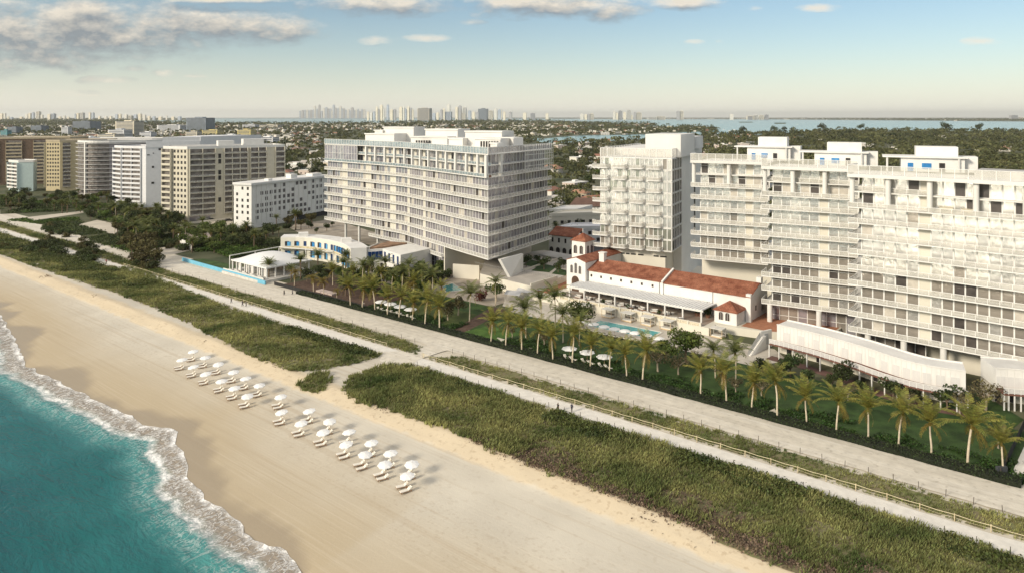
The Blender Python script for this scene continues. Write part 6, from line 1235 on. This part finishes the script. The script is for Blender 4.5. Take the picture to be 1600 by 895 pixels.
# ------------------------------------------------------------------ sandy lots, far path, cars
for pts, nm in [([(120, 352), (152, 344), (196, 354), (178, 366), (160, 363)], 'sandy_lot'), ([(225, 391), (283, 383), (300, 391), (262, 400)], 'sandy_lot'), ([(95, 366), (120, 362), (150, 369), (122, 375)], 'sandy_lot'), ([(300, 340), (362, 334), (366, 362), (330, 366), (318, 352)], 'parking_lot'), ([(0, 335), (10, 334), (72, 354), (60, 358), (0, 340)], 'far_road'), ([(40, 340), (130, 330), (131, 333), (52, 345)], 'far_road')]:
    sheet(nm, [G(*p)[:2] for p in pts], .05, mat('sandy_ground', (.50, .45, .37), var=.1, scale=.1))
lot_wall = lowwall('low pale wall along the front of the sandy car park', [G(278, 355)[:2], G(300, 350)[:2], G(362, 343)[:2]], 0, 1.1)
gar = thing('garden_ramp', 'small white curved retaining wall at the corner of the sandy lot', 'wall', (*G(290, 382)[:2], 0)); b = MB(); pp = ribbon([G(278, 373)[:2], G(283, 384)[:2], G(300, 392)[:2]], 4)
for a, c in zip(pp[:-1], pp[1:]): b.wall(a, c, 0, 3.2, .4)
b.build('wall', stucco, gar); b = MB(); b.prism(pp+[G(330, 378)[:2], G(325, 370)[:2]], 2.2, 2.4); b.build('ramp_deck', mat('concrete', (.4, .4, .4)), gar)
def car_proto():
    r = thing('parked_car', '', 'car', (0, 0, 0), 'parked cars'); paint = ramp_mat('car_paint', [(.45, .45, .45), (.03, .03, .035), (.22, .03, .03), (.6, .6, .6), (.05, .07, .12)], .3)
    b = MB(); pr = [(-2.2, .35), (2.2, .35), (2.2, .75), (1.3, .92), (.75, 1.38), (-1.1, 1.42), (-1.75, .98), (-2.2, .9)]; n = len(pr)
    V_ = [(x, -.88, z) for x, z in pr]+[(x, .88, z) for x, z in pr]; b.raw(V_, [tuple(range(n)), tuple(range(2*n-1, n-1, -1))]+[(i, i+n, (i+1) % n+n, (i+1) % n) for i in range(n)]); b.build('body', paint, r)
    for y in (-.9, .9): b = MB(); b.poly([(-1.45, y, .98), (1.05, y, .98), (.68, y, 1.32), (-1.0, y, 1.36)]); b.build('side_window', dark_m, r)
    b = MB(); b.poly([(1.27, -.75, .97), (1.27, .75, .97), (.79, .7, 1.37), (.79, -.7, 1.37)]); b.build('windscreen', dark_m, r)
    for x in (-1.4, 1.4):
        for y in (-.85, .85): b = MB(); b.tube([(x, y-.1, .33), (x, y+.1, .33)], .33, 12); b.build('wheel', blk, r)
    return r
cp = car_proto()
for i, (px, py, f_, lb) in enumerate([(278, 348, .6, 'car parked at the corner of the cream apartment block'), (287, 350, .7, 'car beside the first one below the cream block corner'), (330, 345, .65, 'car at the middle of the sandy car park wall'), (322, 346.5, .65, 'car at the left part of the sandy car park'), (357, 346, .6, 'car at the right end of the sandy car park'), (893, 372, .3, 'car parked behind the bell tower among the trees'), (905, 368, .3, 'second car behind the bell tower near the slim tower'), (870, 350, .2, 'car in the street between the two towers'), (882, 345, .2, 'farther car in the street between the towers')]):
    o = cp if i == 0 else copy_tree(cp); o.location = G(px, py)[:2]+(.06,); o.rotation_euler.z = f_; o['label'] = lb
# undergrowth between the groves on the left
scrub_g = mat('scrub_ground', (.040, .060, .018), rough=.95, var=.4, scale=.12, col2=(.085, .085, .035), bump=.4, bscale=2)
UG = [([(0, 312), (150, 318), (262, 346), (292, 380), (226, 391), (205, 388), (180, 372), (198, 352), (150, 342), (130, 329), (0, 335)], .9), ([(285, 360), (362, 362), (440, 371), (440, 391), (362, 404), (330, 393), (305, 394)], .8), ([(72, 352), (120, 352), (160, 362), (196, 378), (215, 398), (150, 380), (130, 372), (90, 364)], .6), ([(12, 345), (40, 342), (52, 347), (120, 340), (128, 350), (76, 352)], .35)]
cs = []; cs2 = []
for i, (q, hh) in enumerate(UG):
    sheet('scrub_ground', [G(*p_)[:2] for p_ in q], .07+.005*i, scrub_g); x0, x1, y0, y1 = min(p_[0] for p_ in q), max(p_[0] for p_ in q), min(p_[1] for p_ in q), max(p_[1] for p_ in q)
    for _ in range(int((x1-x0)*(y1-y0)*1.1)):
        px, py = random.uniform(x0, x1), random.uniform(y0, y1)
        if not inside(q, px, py): continue
        x, y, _z = G(px, py); k = fbm(x, y, .03, 71)
        if k < -.3: continue
        for _ in range(6): (cs if k < .25 else cs2).append((x+random.gauss(0, .8), y+random.gauss(0, .8), random.uniform(.1, 1.)*hh*2*(.6+k)))
quads_object('undergrowth', leaf_quads(np.array(cs), .42), leaf_b)['kind'] = 'stuff'
quads_object('bright_undergrowth', leaf_quads(np.array(cs2), .42), mat('bright_leaves', (.060, .115, .022), var=.4, scale=.3, col2=(.10, .15, .03), island=.4, trans=.2))['kind'] = 'stuff'
# ------------------------------------------------------------------ the town behind, bay, islands, skyline
bay_m = mat('bay_water', (.10, .24, .27), rough=.18, var=.15, scale=.004, col2=(.14, .30, .32), spec=.5, bump=.10, bscale=.05)
def far_sheet(name, px, z, m): return sheet(name, [G(x, y, z)[:2] for x, y in px], z, m)
far_sheet('bay_water', [(318, 194.5), (470, 194.5), (610, 193), (700, 190), (830, 190), (900, 192), (1010, 196.5), (1090, 205), (1040, 210), (900, 212.5), (850, 217), (826, 216), (846, 224), (900, 223.5), (960, 220), (1010, 217), (1100, 211), (1135, 209.5), (1180, 211), (1250, 206), (1300, 203), (1400, 204.5), (1500, 205.5), (1700, 206), (1800, 192), (1500, 189.5), (1180, 186.8), (960, 186.6), (760, 185.6), (330, 185.3)], .25, bay_m)
far_sheet('bay_inlet', [(215, 192), (330, 192.5), (330, 188), (215, 189)], .25, bay_m)
land_m = mat('island_ground', (.06, .08, .03), var=.3, scale=.01)
ISL = [[(770, 197), (880, 196.5), (960, 196), (1012, 193.5), (1028, 194.6), (1020, 196.4), (990, 198.3), (900, 199.5), (840, 200.5), (780, 206)], [(800, 207), (880, 203), (960, 201.5), (1060, 198.2), (1112, 199.2), (1124, 203.3), (1110, 205.8), (1040, 207.5), (900, 211), (855, 213), (800, 220)]]
for q in ISL: far_sheet('island', q, .5, land_m)
far_sheet('islet', [(1155, 190.8), (1176, 190.8), (1176, 192.0), (1155, 192.0)], .5, land_m); far_sheet('islet', [(1210, 192.2), (1228, 192.2), (1228, 194), (1210, 194)], .5, land_m)
WATER = [(318, 194.5), (470, 194.5), (610, 193), (700, 190), (830, 190), (900, 192), (1010, 196.5), (1090, 205), (1040, 210), (900, 212.5), (850, 217), (826, 216), (846, 224), (900, 223.5), (960, 220), (1010, 217), (1100, 211), (1135, 209.5), (1180, 211), (1250, 206), (1300, 203), (1400, 204.5), (1500, 205.5), (1700, 206), (1800, 192), (1500, 189.5), (1180, 186.8), (960, 186.6), (760, 185.6), (330, 185.3)]
def is_land(px, py):
    if any(inside(q, px, py) for q in ISL): return True
    return not inside(WATER, px, py) and not (215 < px < 330 and 188 < py < 192.5)
KEEP = []                                       # footprints (world x,y,r) kept clear of trees
for o in list(bpy.data.objects):
    if o.parent is None and o.get('category') in ('apartment tower', 'hotel tower', 'apartment block', 'club house', 'annexe', 'cabana block'): pass
def clear_of_buildings(x, y):
    for P_ in FOOT:
        if inside(P_, x, y): return False
    return True
FOOT = [[(-92, 340), (-6, 244), (22, 290), (6, 325), (-70, 372)], [(28, 258), (56, 241), (82, 290), (52, 305)], [(50, 230), (120, 140), (150, 165), (100, 260)], [(-206, 417), (-185, 408), (-138, 446), (-153, 464), (-208, 436)], [(-154, 392), (-140, 383), (-108, 443), (-126, 453)], [(-275, 494), (-243, 474), (-211, 492), (-186, 547), (-234, 552), (-270, 514)], [(-334, 550), (-312, 533), (-278, 556), (-272, 578), (-324, 575)], [(-386, 592), (-366, 579), (-333, 600), (-337, 623), (-384, 615)], [(-480, 650), (-452, 630), (-398, 655), (-396, 683), (-472, 680)], [(-443, 697), (-343, 687), (-328, 743), (-432, 753)], [(-412, 588), (-396, 576), (-385, 582), (-390, 600)], [ws(56, 187), ws(147, 187), ws(147, 275), ws(56, 262)]]
# streets and flat roofs seen between the towers
sheet('street', [(14, 300), (40, 320), (200, 520), (195, 526), (30, 330), (8, 310)], .0, mat('asphalt', (.055, .055, .06), var=.2, scale=.2))
sheet('side_street', [(-30, 395), (60, 345), (120, 318), (122, 326), (62, 353), (-28, 404)], .004, MATS['asphalt'])
def lowbuild(label, px0, px1, Y, dep, hgt, wm, rm, skew=-.35, group=None):
    x0, x1 = (px0-CX)*Y/F, (px1-CX)*Y/F; r = thing('low_building', label, 'building', ((x0+x1)/2, Y, 0), group); sk = (x1-x0)*skew; q = [(x0, Y), (x1, Y+sk), (x1+dep*.5, Y+sk+dep*.85), (x0+dep*.5, Y+dep*.85)]; prism_part(r, q, 0, hgt, wm); roof_kit(r, q, hgt-.4, m=rm, pm=wm)
    window_rows(r, q[0], q[1], .4, 3.2, max(1, int(hgt/3.4)), max(3, int((x1-x0)/4)), wd=1.6, hgt=1.6); FOOT.append(q); return r
lowbuild('long cream flat-roofed building between the two towers', 858, 945, 372, 16, 9.5, cream, roofgrey, .25); lowbuild('low white building with cluttered roof behind the annexe', 873, 945, 338, 14, 8, Wd, roofwhite, .1); lowbuild('low pale building with grey roof behind the cream one', 858, 903, 402, 20, 8, white, roofgrey, .1)
hs = thing('brown_roofed_hall', 'hall with a brown pitched roof left of the slim glass tower', 'building', (40, 430, 0))
prism_part(hs, [(35, 430), (62, 424), (70, 442), (44, 448)], 0, 7, white); b = MB(); b._hexa([(34, 429, 7), (63, 423, 7), (67, 434, 10.5), (39, 440, 10.5), (34, 429, 7.3), (63, 423, 7.3), (67, 434, 10.8), (39, 440, 10.8)]); b._hexa([(39, 440, 10.5), (67, 434, 10.5), (71, 443, 7), (44, 449, 7), (39, 440, 10.8), (67, 434, 10.8), (71, 443, 7.3), (44, 449, 7.3)]); b.build('roof', mat('brown_shingle', (.13, .075, .055), var=.2), hs); FOOT.append([(35, 430), (62, 424), (70, 442), (44, 448)])
# office blocks of the middle distance: (x0,x1,top,base,wall,label)
gl_w = mat('office_glass', (.20, .23, .27), rough=.25, metallic=.3, var=.2, scale=.08); dk_w = mat('office_dark', (.10, .115, .14), rough=.4, var=.2, scale=.1); cw = mat('office_cream', (.62, .56, .44), var=.1, scale=.05); ww = mat('office_white', (.66, .66, .66), var=.08, scale=.05); yw = mat('office_yellow', (.62, .52, .22), var=.08, scale=.05); bw = mat('office_beige', (.42, .37, .30), var=.1, scale=.05)
def block(x0, x1, yt, yb, m, label, nm='office_block', cat='office block', dep=.6, rows=True, group=None, wings=None):
    Y = H*F/(yb-HY); X0, X1 = (x0-CX)*Y/F, (x1-CX)*Y/F; hgt = H-(yt-HY)*Y/F; w_ = X1-X0; r = thing(nm, label, cat, ((X0+X1)/2, Y, 0), group); a = -.22; q = [(X0, Y+w_*.10), (X0+w_*.86, Y-w_*.12), (X1, Y+w_*dep*.7), (X0+w_*.14, Y+w_*dep)]
    prism_part(r, q, 0, hgt, m); FOOT.append(q)
    b = MB(); b.prism([lerp(q[0], q[2], .3), lerp(q[1], q[3], .3), lerp(q[2], q[0], .3), lerp(q[3], q[1], .3)], hgt, hgt+max(2., hgt*.06)); b.build('roof_box', m, r)
    fl = max(2, int(hgt/3.6)); step = max(1, fl//14); b = MB(); o = offset([q[0], q[1], q[2]], -w_*.004-.05)
    for k in range(0, fl, step):
        for a_, c_ in zip(o[:-1], o[1:]): b.poly([(*lerp(a_, c_, .06), 2+k*hgt/fl), (*lerp(a_, c_, .94), 2+k*hgt/fl), (*lerp(a_, c_, .94), 2+(k+.5*step)*hgt/fl), (*lerp(a_, c_, .06), 2+(k+.5*step)*hgt/fl)])
    if rows: b.build('window_band', dk_w if m is not dk_w else gl_w, r)
    return r
for a in [(289, 329, 184.5, 207, gl_w, 'grey glass office block with white end piers at the bay'), (111, 149, 190, 204, dk_w, 'long dark glass office block above the tree line'), (178, 217, 190, 217, cw, 'cream stepped apartment block above the white towers'), (167, 200, 203, 222, ww, 'pale pink and white block in front of the cream stepped one'), (150, 186, 210, 226, cw, 'low cream block beside the grey banded tower roof'), (95, 109, 199, 213, ww, 'small white tower over the yellow tower roof'), (217, 240, 207, 219, Wd, 'pale lilac flat block behind the sweeping white wall'), (243, 290, 196, 206, ww, 'wide white low block left of the glass office'), (289, 312, 206, 219, cw, 'pale cream block below the glass office'), (314, 345, 204, 214, yw, 'low yellow block right of the glass office'), (370, 396, 203, 216, yw, 'bright yellow-green block behind the cream slab roof'), (399, 432, 215, 226, ww, 'white low block with dark windows right of the yellow one'), (345, 372, 211, 220, ww, 'white block half hidden behind cream block roof'), (378, 402, 195, 203, ww, 'long white terrace near the bay shore'), (403, 440, 195.5, 201, cw, 'low cream terrace beside the long white one'), (652, 674, 170, 189, bw, 'broad beige slab tower rising above the far tree line'), (747, 763, 170.5, 188, dk_w, 'dark glass tower near the far bay'), (10, 30, 199, 210, dk_w, 'dark roofed low block at the left horizon'), (46, 70, 197, 208, dk_w, 'blue-grey hall with a thin spire'), (0, 14, 204, 216, mat('office_teal', (.10, .30, .32)), 'teal roofed block at the left edge'), (120, 150, 215, 228, ww, 'white flat block behind the yellow tower'), (180, 215, 216, 226, ww, 'white flat block behind the banded tower roof'), (355, 398, 214, 227, cw, 'cream block behind the roof of the cream slab')]: block(*a)
# skyline towers, each its own thing
def sky(L_, yb, grp, where, pal):
    L_ = sorted(L_)
    for i, (x, yt, wd) in enumerate(L_): block(x-wd/2, x+wd/2, yt, yb, pal[i % len(pal)], f'{["slim", "broad"][wd > 5.5]} distant skyscraper of the {where}, {nth(i+1)} from left', 'skyscraper', 'skyscraper', .8, wd > 6, grp)
Q = lambda L_, ox, oy, k: [(ox+a/k, oy+b_/k, c/k) for a, b_, c in L_]
hz = [mat('tower_blue', (.38, .43, .50), rough=.4, var=.15, scale=.01), mat('tower_pale', (.66, .64, .58), var=.1, scale=.01), mat('tower_grey', (.36, .36, .37), var=.1, scale=.01), mat('tower_cream', (.72, .66, .53), var=.1, scale=.01)]
sky(Q([(275, 137, 12), (292, 131, 14), (306, 130, 12), (320, 128, 14), (333, 134, 12), (345, 130, 14), (357, 128, 12), (367, 106, 13), (381, 124, 12), (395, 99, 14), (410, 138, 12), (424, 120, 14), (437, 115, 18), (452, 124, 16), (463, 122, 14), (474, 133, 12), (485, 99, 15), (499, 118, 14), (513, 120, 14), (525, 108, 18), (538, 122, 12), (549, 121, 14), (562, 130, 12), (575, 126, 16), (588, 134, 12), (601, 115, 18), (614, 132, 12), (626, 128, 12), (638, 125, 12), (650, 138, 12), (662, 126, 16), (675, 126, 14)], 400, 140, 4), 185.2, 'far downtown skyline', 'far downtown skyline across the bay', [hz[0], hz[2], hz[0], hz[1]])
sky(Q([(755, 112, 14), (768, 126, 14), (783, 101, 20), (798, 122, 12), (823, 98, 15), (847, 129, 20), (866, 127, 18), (905, 113, 22), (922, 112, 16), (935, 124, 14), (952, 110, 16), (968, 118, 14), (980, 128, 12), (1160, 128, 16), (1175, 122, 14), (1203, 99, 22), (1203, 140, 42), (1254, 113, 18), (1274, 104, 20), (1303, 115, 26), (1292, 150, 44), (1335, 134, 18), (1360, 142, 20), (1385, 144, 18), (1468, 136, 30), (1498, 124, 20), (1522, 128, 20), (1552, 142, 16), (1590, 142, 18), (1030, 118, 12), (1112, 150, 20), (1135, 147, 18), (700, 142, 14), (720, 146, 16), (738, 140, 14)], 400, 140, 4), 188.6, 'island skyline', 'island skyline above the long tower roof', [hz[3], hz[1], hz[0], hz[3], hz[2]])
sky(Q([(8, 152, 18), (28, 150, 14), (165, 156, 20), (183, 150, 20), (205, 145, 16), (236, 140, 26), (260, 160, 16), (305, 156, 22), (330, 152, 26), (372, 170, 16), (400, 165, 14), (425, 172, 14), (470, 154, 12), (485, 150, 18), (510, 147, 26), (560, 146, 14), (578, 147, 18), (620, 168, 16), (660, 170, 18), (690, 168, 16), (728, 157, 20), (748, 155, 18), (785, 158, 22), (810, 165, 34), (845, 158, 22), (872, 154, 22), (900, 160, 20), (930, 168, 18), (960, 170, 18), (1040, 165, 10), (1000, 172, 24), (1080, 172, 22), (1120, 170, 20), (130, 172, 20), (70, 174, 16), (50, 170, 12)], 0, 140, 4), 188.4, 'left skyline', 'left skyline over the residential towers', [hz[3], hz[1], hz[3], hz[0]])
sky(Q([(518, 114, 24), (542, 118, 20), (558, 114, 20), (580, 112, 26), (720, 98, 18), (735, 108, 22), (758, 95, 26), (785, 104, 20), (812, 92, 28), (828, 122, 16), (848, 104, 16), (875, 106, 38), (960, 134, 60), (1015, 130, 60), (1120, 98, 24), (1142, 97, 26), (10, 90, 16), (75, 102, 14), (210, 110, 30), (160, 108, 24), (300, 112, 20), (1455, 115, 24), (1575, 126, 50)], 780, 150, 4)+Q([(142, 97, 14), (232, 104, 26), (262, 97, 22), (290, 98, 24), (315, 95, 20), (1555, 98, 34), (1585, 108, 26), (1450, 140, 70), (1300, 118, 30), (1000, 118, 22)], 1100, 150, 3.2), 187.6, 'mainland shore blocks', 'bay shore behind the slim glass tower', [hz[3], hz[1], hz[3], hz[2]])
# small houses: one prototype of each kind, copied
hw = ramp_mat('house_walls', [(.66, .62, .54), (.60, .56, .50), (.68, .66, .62), (.58, .50, .38), (.62, .60, .56), (.55, .46, .40)]); hr_flat = ramp_mat('house_flat_roofs', [(.56, .54, .50), (.40, .38, .36), (.66, .64, .60), (.48, .44, .40), (.60, .56, .50)]); hr_tile = ramp_mat('house_tile_roofs', [(.30, .14, .085), (.25, .12, .08), (.35, .19, .12), (.22, .14, .11)]); win_far = mat('house_window', (.06, .06, .065), rough=.3)
def house_proto(kind):
    nm, cat = {'flat': ('flat_roofed_house', 'house'), 'hip': ('tiled_house', 'house'), 'gab': ('gabled_house', 'house')}[kind]; r = thing(nm, '', cat, (0, 0, 0)); w_, d_, h_ = (9, 7, 4.2) if kind != 'flat' else (10, 8, 5.5); q = [(-w_, -d_), (w_, -d_), (w_, d_), (-w_, d_)]; prism_part(r, q, 0, h_, hw); b = MB()
    if kind == 'flat': b.prism([(p[0]*1.03, p[1]*1.03) for p in q], h_, h_+.5); b.box((2, 2, h_+.5), (5, 4, 1.6))
    else:
        k = .55 if kind == 'hip' else 1.08; e = [(p[0]*1.08, p[1]*1.08, h_-.1) for p in q]; r0, r1 = (-w_*k, 0, h_+3), (w_*k, 0, h_+3); b.poly([e[0], e[1], r1, r0]); b.poly([e[2], e[3], r0, r1]); b.poly([e[1], e[2], r1]); b.poly([e[3], e[0], r0])
    b.build('roof', hr_flat if kind == 'flat' else hr_tile, r); 
    for x in (-w_*.6, 0., w_*.6): b = MB(); b.box((x, -d_-.06, 1.2), (1.9, .1, 1.5)); b.build('window', win_far, r)
    b = MB(); b.box((-w_-.06, 0, 1.2), (.1, 2.2, 1.5)); b.build('window', win_far, r); return r
HP = {k: house_proto(k) for k in ('flat', 'hip', 'gab')}; placed = []; nh = 0
def landmark(px):
    for x, s in ((55, 'behind the brown tower'), (125, 'behind the yellow tower'), (185, 'behind the grey banded tower'), (255, 'behind the sweeping white tower'), (450, 'behind the cream slab block'), (520, 'between cream slab block and long tower'), (865, 'behind the long balconied tower'), (940, 'between the two towers'), (1100, 'behind the slim glass tower')):
        if px < x: return s
    return 'behind the stepped tower'
def dist(Y): return 'nearest rows' if Y < 600 else 'middle rows' if Y < 1200 else 'far rows'
for tries in range(9000):
    if nh >= 285: break
    Y = 400*(1600/400)**random.random() if random.random() < .6 else random.uniform(1200, 2600); px = random.uniform(-10, 1610); X = (px-CX)*Y/F; py = HY+H*F/Y
    if ST(X, Y)[1] < 330 or not is_land(px, py): continue
    if 1180 < px and random.random() < .88: continue
    if 530 < px < 860 and py > 208 or (950 < px < 1090 and py > 212) or (px > 1100 and py > 240): continue
    if any((X-a)**2+(Y-b_)**2 < (19+Y*.004)**2 for a, b_ in placed) or not clear_of_buildings(X, Y) or not clear_of_buildings(X+12, Y) or not clear_of_buildings(X-12, Y) or not clear_of_buildings(X, Y+12) or not clear_of_buildings(X, Y-12): continue
    placed.append((X, Y)); nh += 1; k = random.choices(['flat', 'hip', 'gab'], [.55, .27, .18])[0]; pr = HP[k]; o = pr if pr.name not in USED else copy_tree(pr); USED.add(pr.name); o.location = (X, Y, 0); o.rotation_euler.z = random.choice([0, .5, -.4, 1.57, .9]); s = random.uniform(.65, 1.1); o.scale = (s*random.uniform(.9, 1.4), s, s*random.uniform(.8, 1.3)); d_ = {'flat': 'pale flat-roofed house', 'hip': 'hipped clay-tiled house', 'gab': 'gabled clay-tiled house'}[k]; tag(o, f'{d_} in the {dist(Y)} {landmark(px)}', 'house', f'{d_.replace("house", "houses", 1)} in the {dist(Y)} {landmark(px)}')
# shore houses and far roofs too many to count
b = MB(); n = 0
while n < 2600:
    u = random.random()
    if u < .34: q = random.choice(ISL); px, py = random.uniform(770, 1124), random.uniform(193, 220); ok = inside(q, px, py)
    elif u < .72: px, py = random.uniform(-20, 900), random.uniform(188.5, 204); ok = is_land(px, py)
    elif u < .86: px, py = random.uniform(900, 1640), random.uniform(185.6, 187.4+max(0, px-1180)*.0075); ok = is_land(px, py)
    else: px, py = random.uniform(0, 500), random.uniform(204, 226); ok = True
    if not ok: continue
    Y = H*F/(py-HY); X = (px-CX)*Y/F
    if not clear_of_buildings(X, Y): n += 1; continue
    s = random.uniform(7, 20)*(1 if Y < 4000 else 1.8); b.box((X, Y, 0), (s, s*.7, random.uniform(5, 9)*(1 if Y < 4000 else 1.4)), random.random()*3, random.choices([0, 1, 2], [.6, .17, .23])[0]); n += 1
o = b.build('far_houses', [mat('far_white', (.66, .62, .55), var=.1, scale=.01), mat('far_roof', (.26, .15, .11), var=.2, scale=.01), mat('far_cream', (.52, .47, .38), var=.15, scale=.01)]); o['kind'] = 'stuff'
# nearer town trees as things
cnt = 0
for tries in range(6000):
    if cnt >= 150: break
    Y = random.uniform(310, 900); px = random.uniform(-10, 1610); X = (px-CX)*Y/F
    if ST(X, Y)[1] < 262 or not clear_of_buildings(X, Y) or any((X-a)**2+(Y-b_)**2 < 13**2 for a, b_ in placed): continue
    if 530 < px < 855 or (945 < px < 1085): continue
    if px > 1090 and Y < 480: continue
    if Y < 400 and 855 < px < 945: continue
    cnt += 1; put(pick(far_t), X, Y, 0, f'town tree in the {dist(Y)} {landmark(px)}', f'town trees in the {dist(Y)} {landmark(px)}', random.uniform(.8, 1.25))
for i, (x, y) in enumerate([(868, 372), (888, 362), (898, 378), (903, 362), (862, 352), (880, 340), (868, 330), (890, 326)]): put([date[1], far_t[0]][i % 2], *G(x, y)[:2], 0, f'tree or palm in the lane behind the arched annexe, {nth(i+1)} going away from it', 'trees behind the arched annexe', .8)
# far canopy, read as one mass
def canopy(n, ya, yb_, xa, xb, leaf, crown, per, name, cond=None, zf=1.):
    cs = []; sz = []; k = 0
    for _ in range(n*4):
        if k >= n: break
        u = random.random(); Y = ya*(yb_/ya)**u; px = random.uniform(xa, xb); X = (px-CX)*Y/F; py = HY+H*F/Y
        if ST(X, Y)[1] < 300 or not is_land(px, py) or not clear_of_buildings(X, Y) or (cond and not cond(px, py, X, Y)): continue
        if Y < 2700 and any((X-a)**2+(Y-b_)**2 < 11**2 for a, b_ in placed): continue
        if fbm(X, Y, .004, 3) < -.25 and random.random() < .75: continue
        R_ = crown*random.uniform(.6, 1.5)*(Y/ya)**.25; hh = R_*random.uniform(1.1, 1.8)*zf; d = RNG.normal(size=(per, 3)); d /= np.linalg.norm(d, axis=1)[:, None]; d[:, 2] = np.abs(d[:, 2])*.9; c_ = np.array([X, Y, hh*.45]); cs.append(c_+d*np.array([R_, R_, hh*.6])*RNG.uniform(.6, 1, per)[:, None]); sz.append(np.full(per, leaf*(Y/ya)**.5)); k += 1
    cs = np.concatenate(cs); sz = np.concatenate(sz); o = quads_object(name, leaf_quads(cs, sz), CAN); o['kind'] = 'stuff'
CAN = mat('far_foliage', (.055, .074, .028), rough=.8, var=.5, scale=.012, col2=(.150, .148, .058), island=.35, trans=.2)
canopy(1700, 420, 1200, -40, 1640, 1.0, 4.2, 46, 'town_canopy', lambda px, py, X, Y: not (530 < px < 855 or 950 < px < 1085))
canopy(3800, 1200, 4200, -40, 1640, 2.0, 6.0, 22, 'far_wood', lambda px, py, X, Y: not (530 < px < 850 and Y < 1500))
canopy(3800, 4200, 17000, -20, 1640, 5.0, 16, 10, 'horizon_wood', zf=.8)
canopy(1500, 420, 2700, 1100, 1660, 1.3, 6.5, 34, 'dark_wood')
canopy(900, 2000, 6000, 770, 1128, 2.2, 7., 18, 'island_wood', lambda px, py, X, Y: any(inside(q, px, py) for q in ISL), .6)
for i, (x, y, s) in enumerate([(1478, 207, 2.6), (1530, 207, 2.3), (1285, 206, 2.2), (1345, 205, 2.0), (1160, 209, 1.7), (1210, 208, 1.7), (1225, 206.5, 1.4)]): p = G(x, y)[:2]; put(far_t[3], *p, 0, ['giant dome-shaped tree standing alone by the bay', 'second dome-shaped tree right of the giant one', 'tall pale-lit tree in the wood at the bay edge', 'rounded tree between pale-lit tree and giant dome', 'dark tree at the shore right of the slim tower', 'pointed dark tree rising above the left roof pavilion', 'dark shore tree right of the pointed one'][i], 'big trees at the bay shore', s*1.6)
# one small boat on the bay
for i, (x, y) in enumerate([(1131, 203), (1140, 205.5), (1246, 195), (1148, 204)]):
    p = G(x, y, .3)[:2]; L_ = 9+3*i; bt = thing('motor_boat', ['white boat moored off the island tip', 'small boat just below the island tip', 'white boat out on the open bay', 'boat right of the moored one near the island'][i], 'boat', (*p, .3), 'boats on the bay'); b = MB(); n = 7; hull = [(p[0]-L_/2, p[1]-1.5), (p[0]+L_*.25, p[1]-1.6), (p[0]+L_/2, p[1]), (p[0]+L_*.25, p[1]+1.6), (p[0]-L_/2, p[1]+1.5)]; b.prism(hull, .2, 2.0); b.build('hull', white, bt); b = MB(); b.box((p[0]-L_*.1, p[1], 2.0), (L_*.4, 2.2, 1.5)); b.build('cabin', white, bt)
# ------------------------------------------------------------------ air
hz_m = bpy.data.materials.new('haze_air'); hz_m.use_nodes = True; nt = hz_m.node_tree; nt.nodes.clear(); om = nt.nodes.new('ShaderNodeOutputMaterial'); pv_ = nt.nodes.new('ShaderNodeVolumePrincipled'); pv_.inputs['Color'].default_value = (.93, .93, .88, 1); pv_.inputs['Density'].default_value = HAZE; pv_.inputs['Anisotropy'].default_value = .2; nt.links.new(pv_.outputs[0], om.inputs['Volume'])
if HAZE > 0:
    b = MB(); b.prism([(-46000, -2500), (46000, -2500), (46000, 62000), (-46000, 62000)], -300, 420); o = b.build('haze', hz_m); o['kind'] = 'stuff'; o.display_type = 'WIRE'
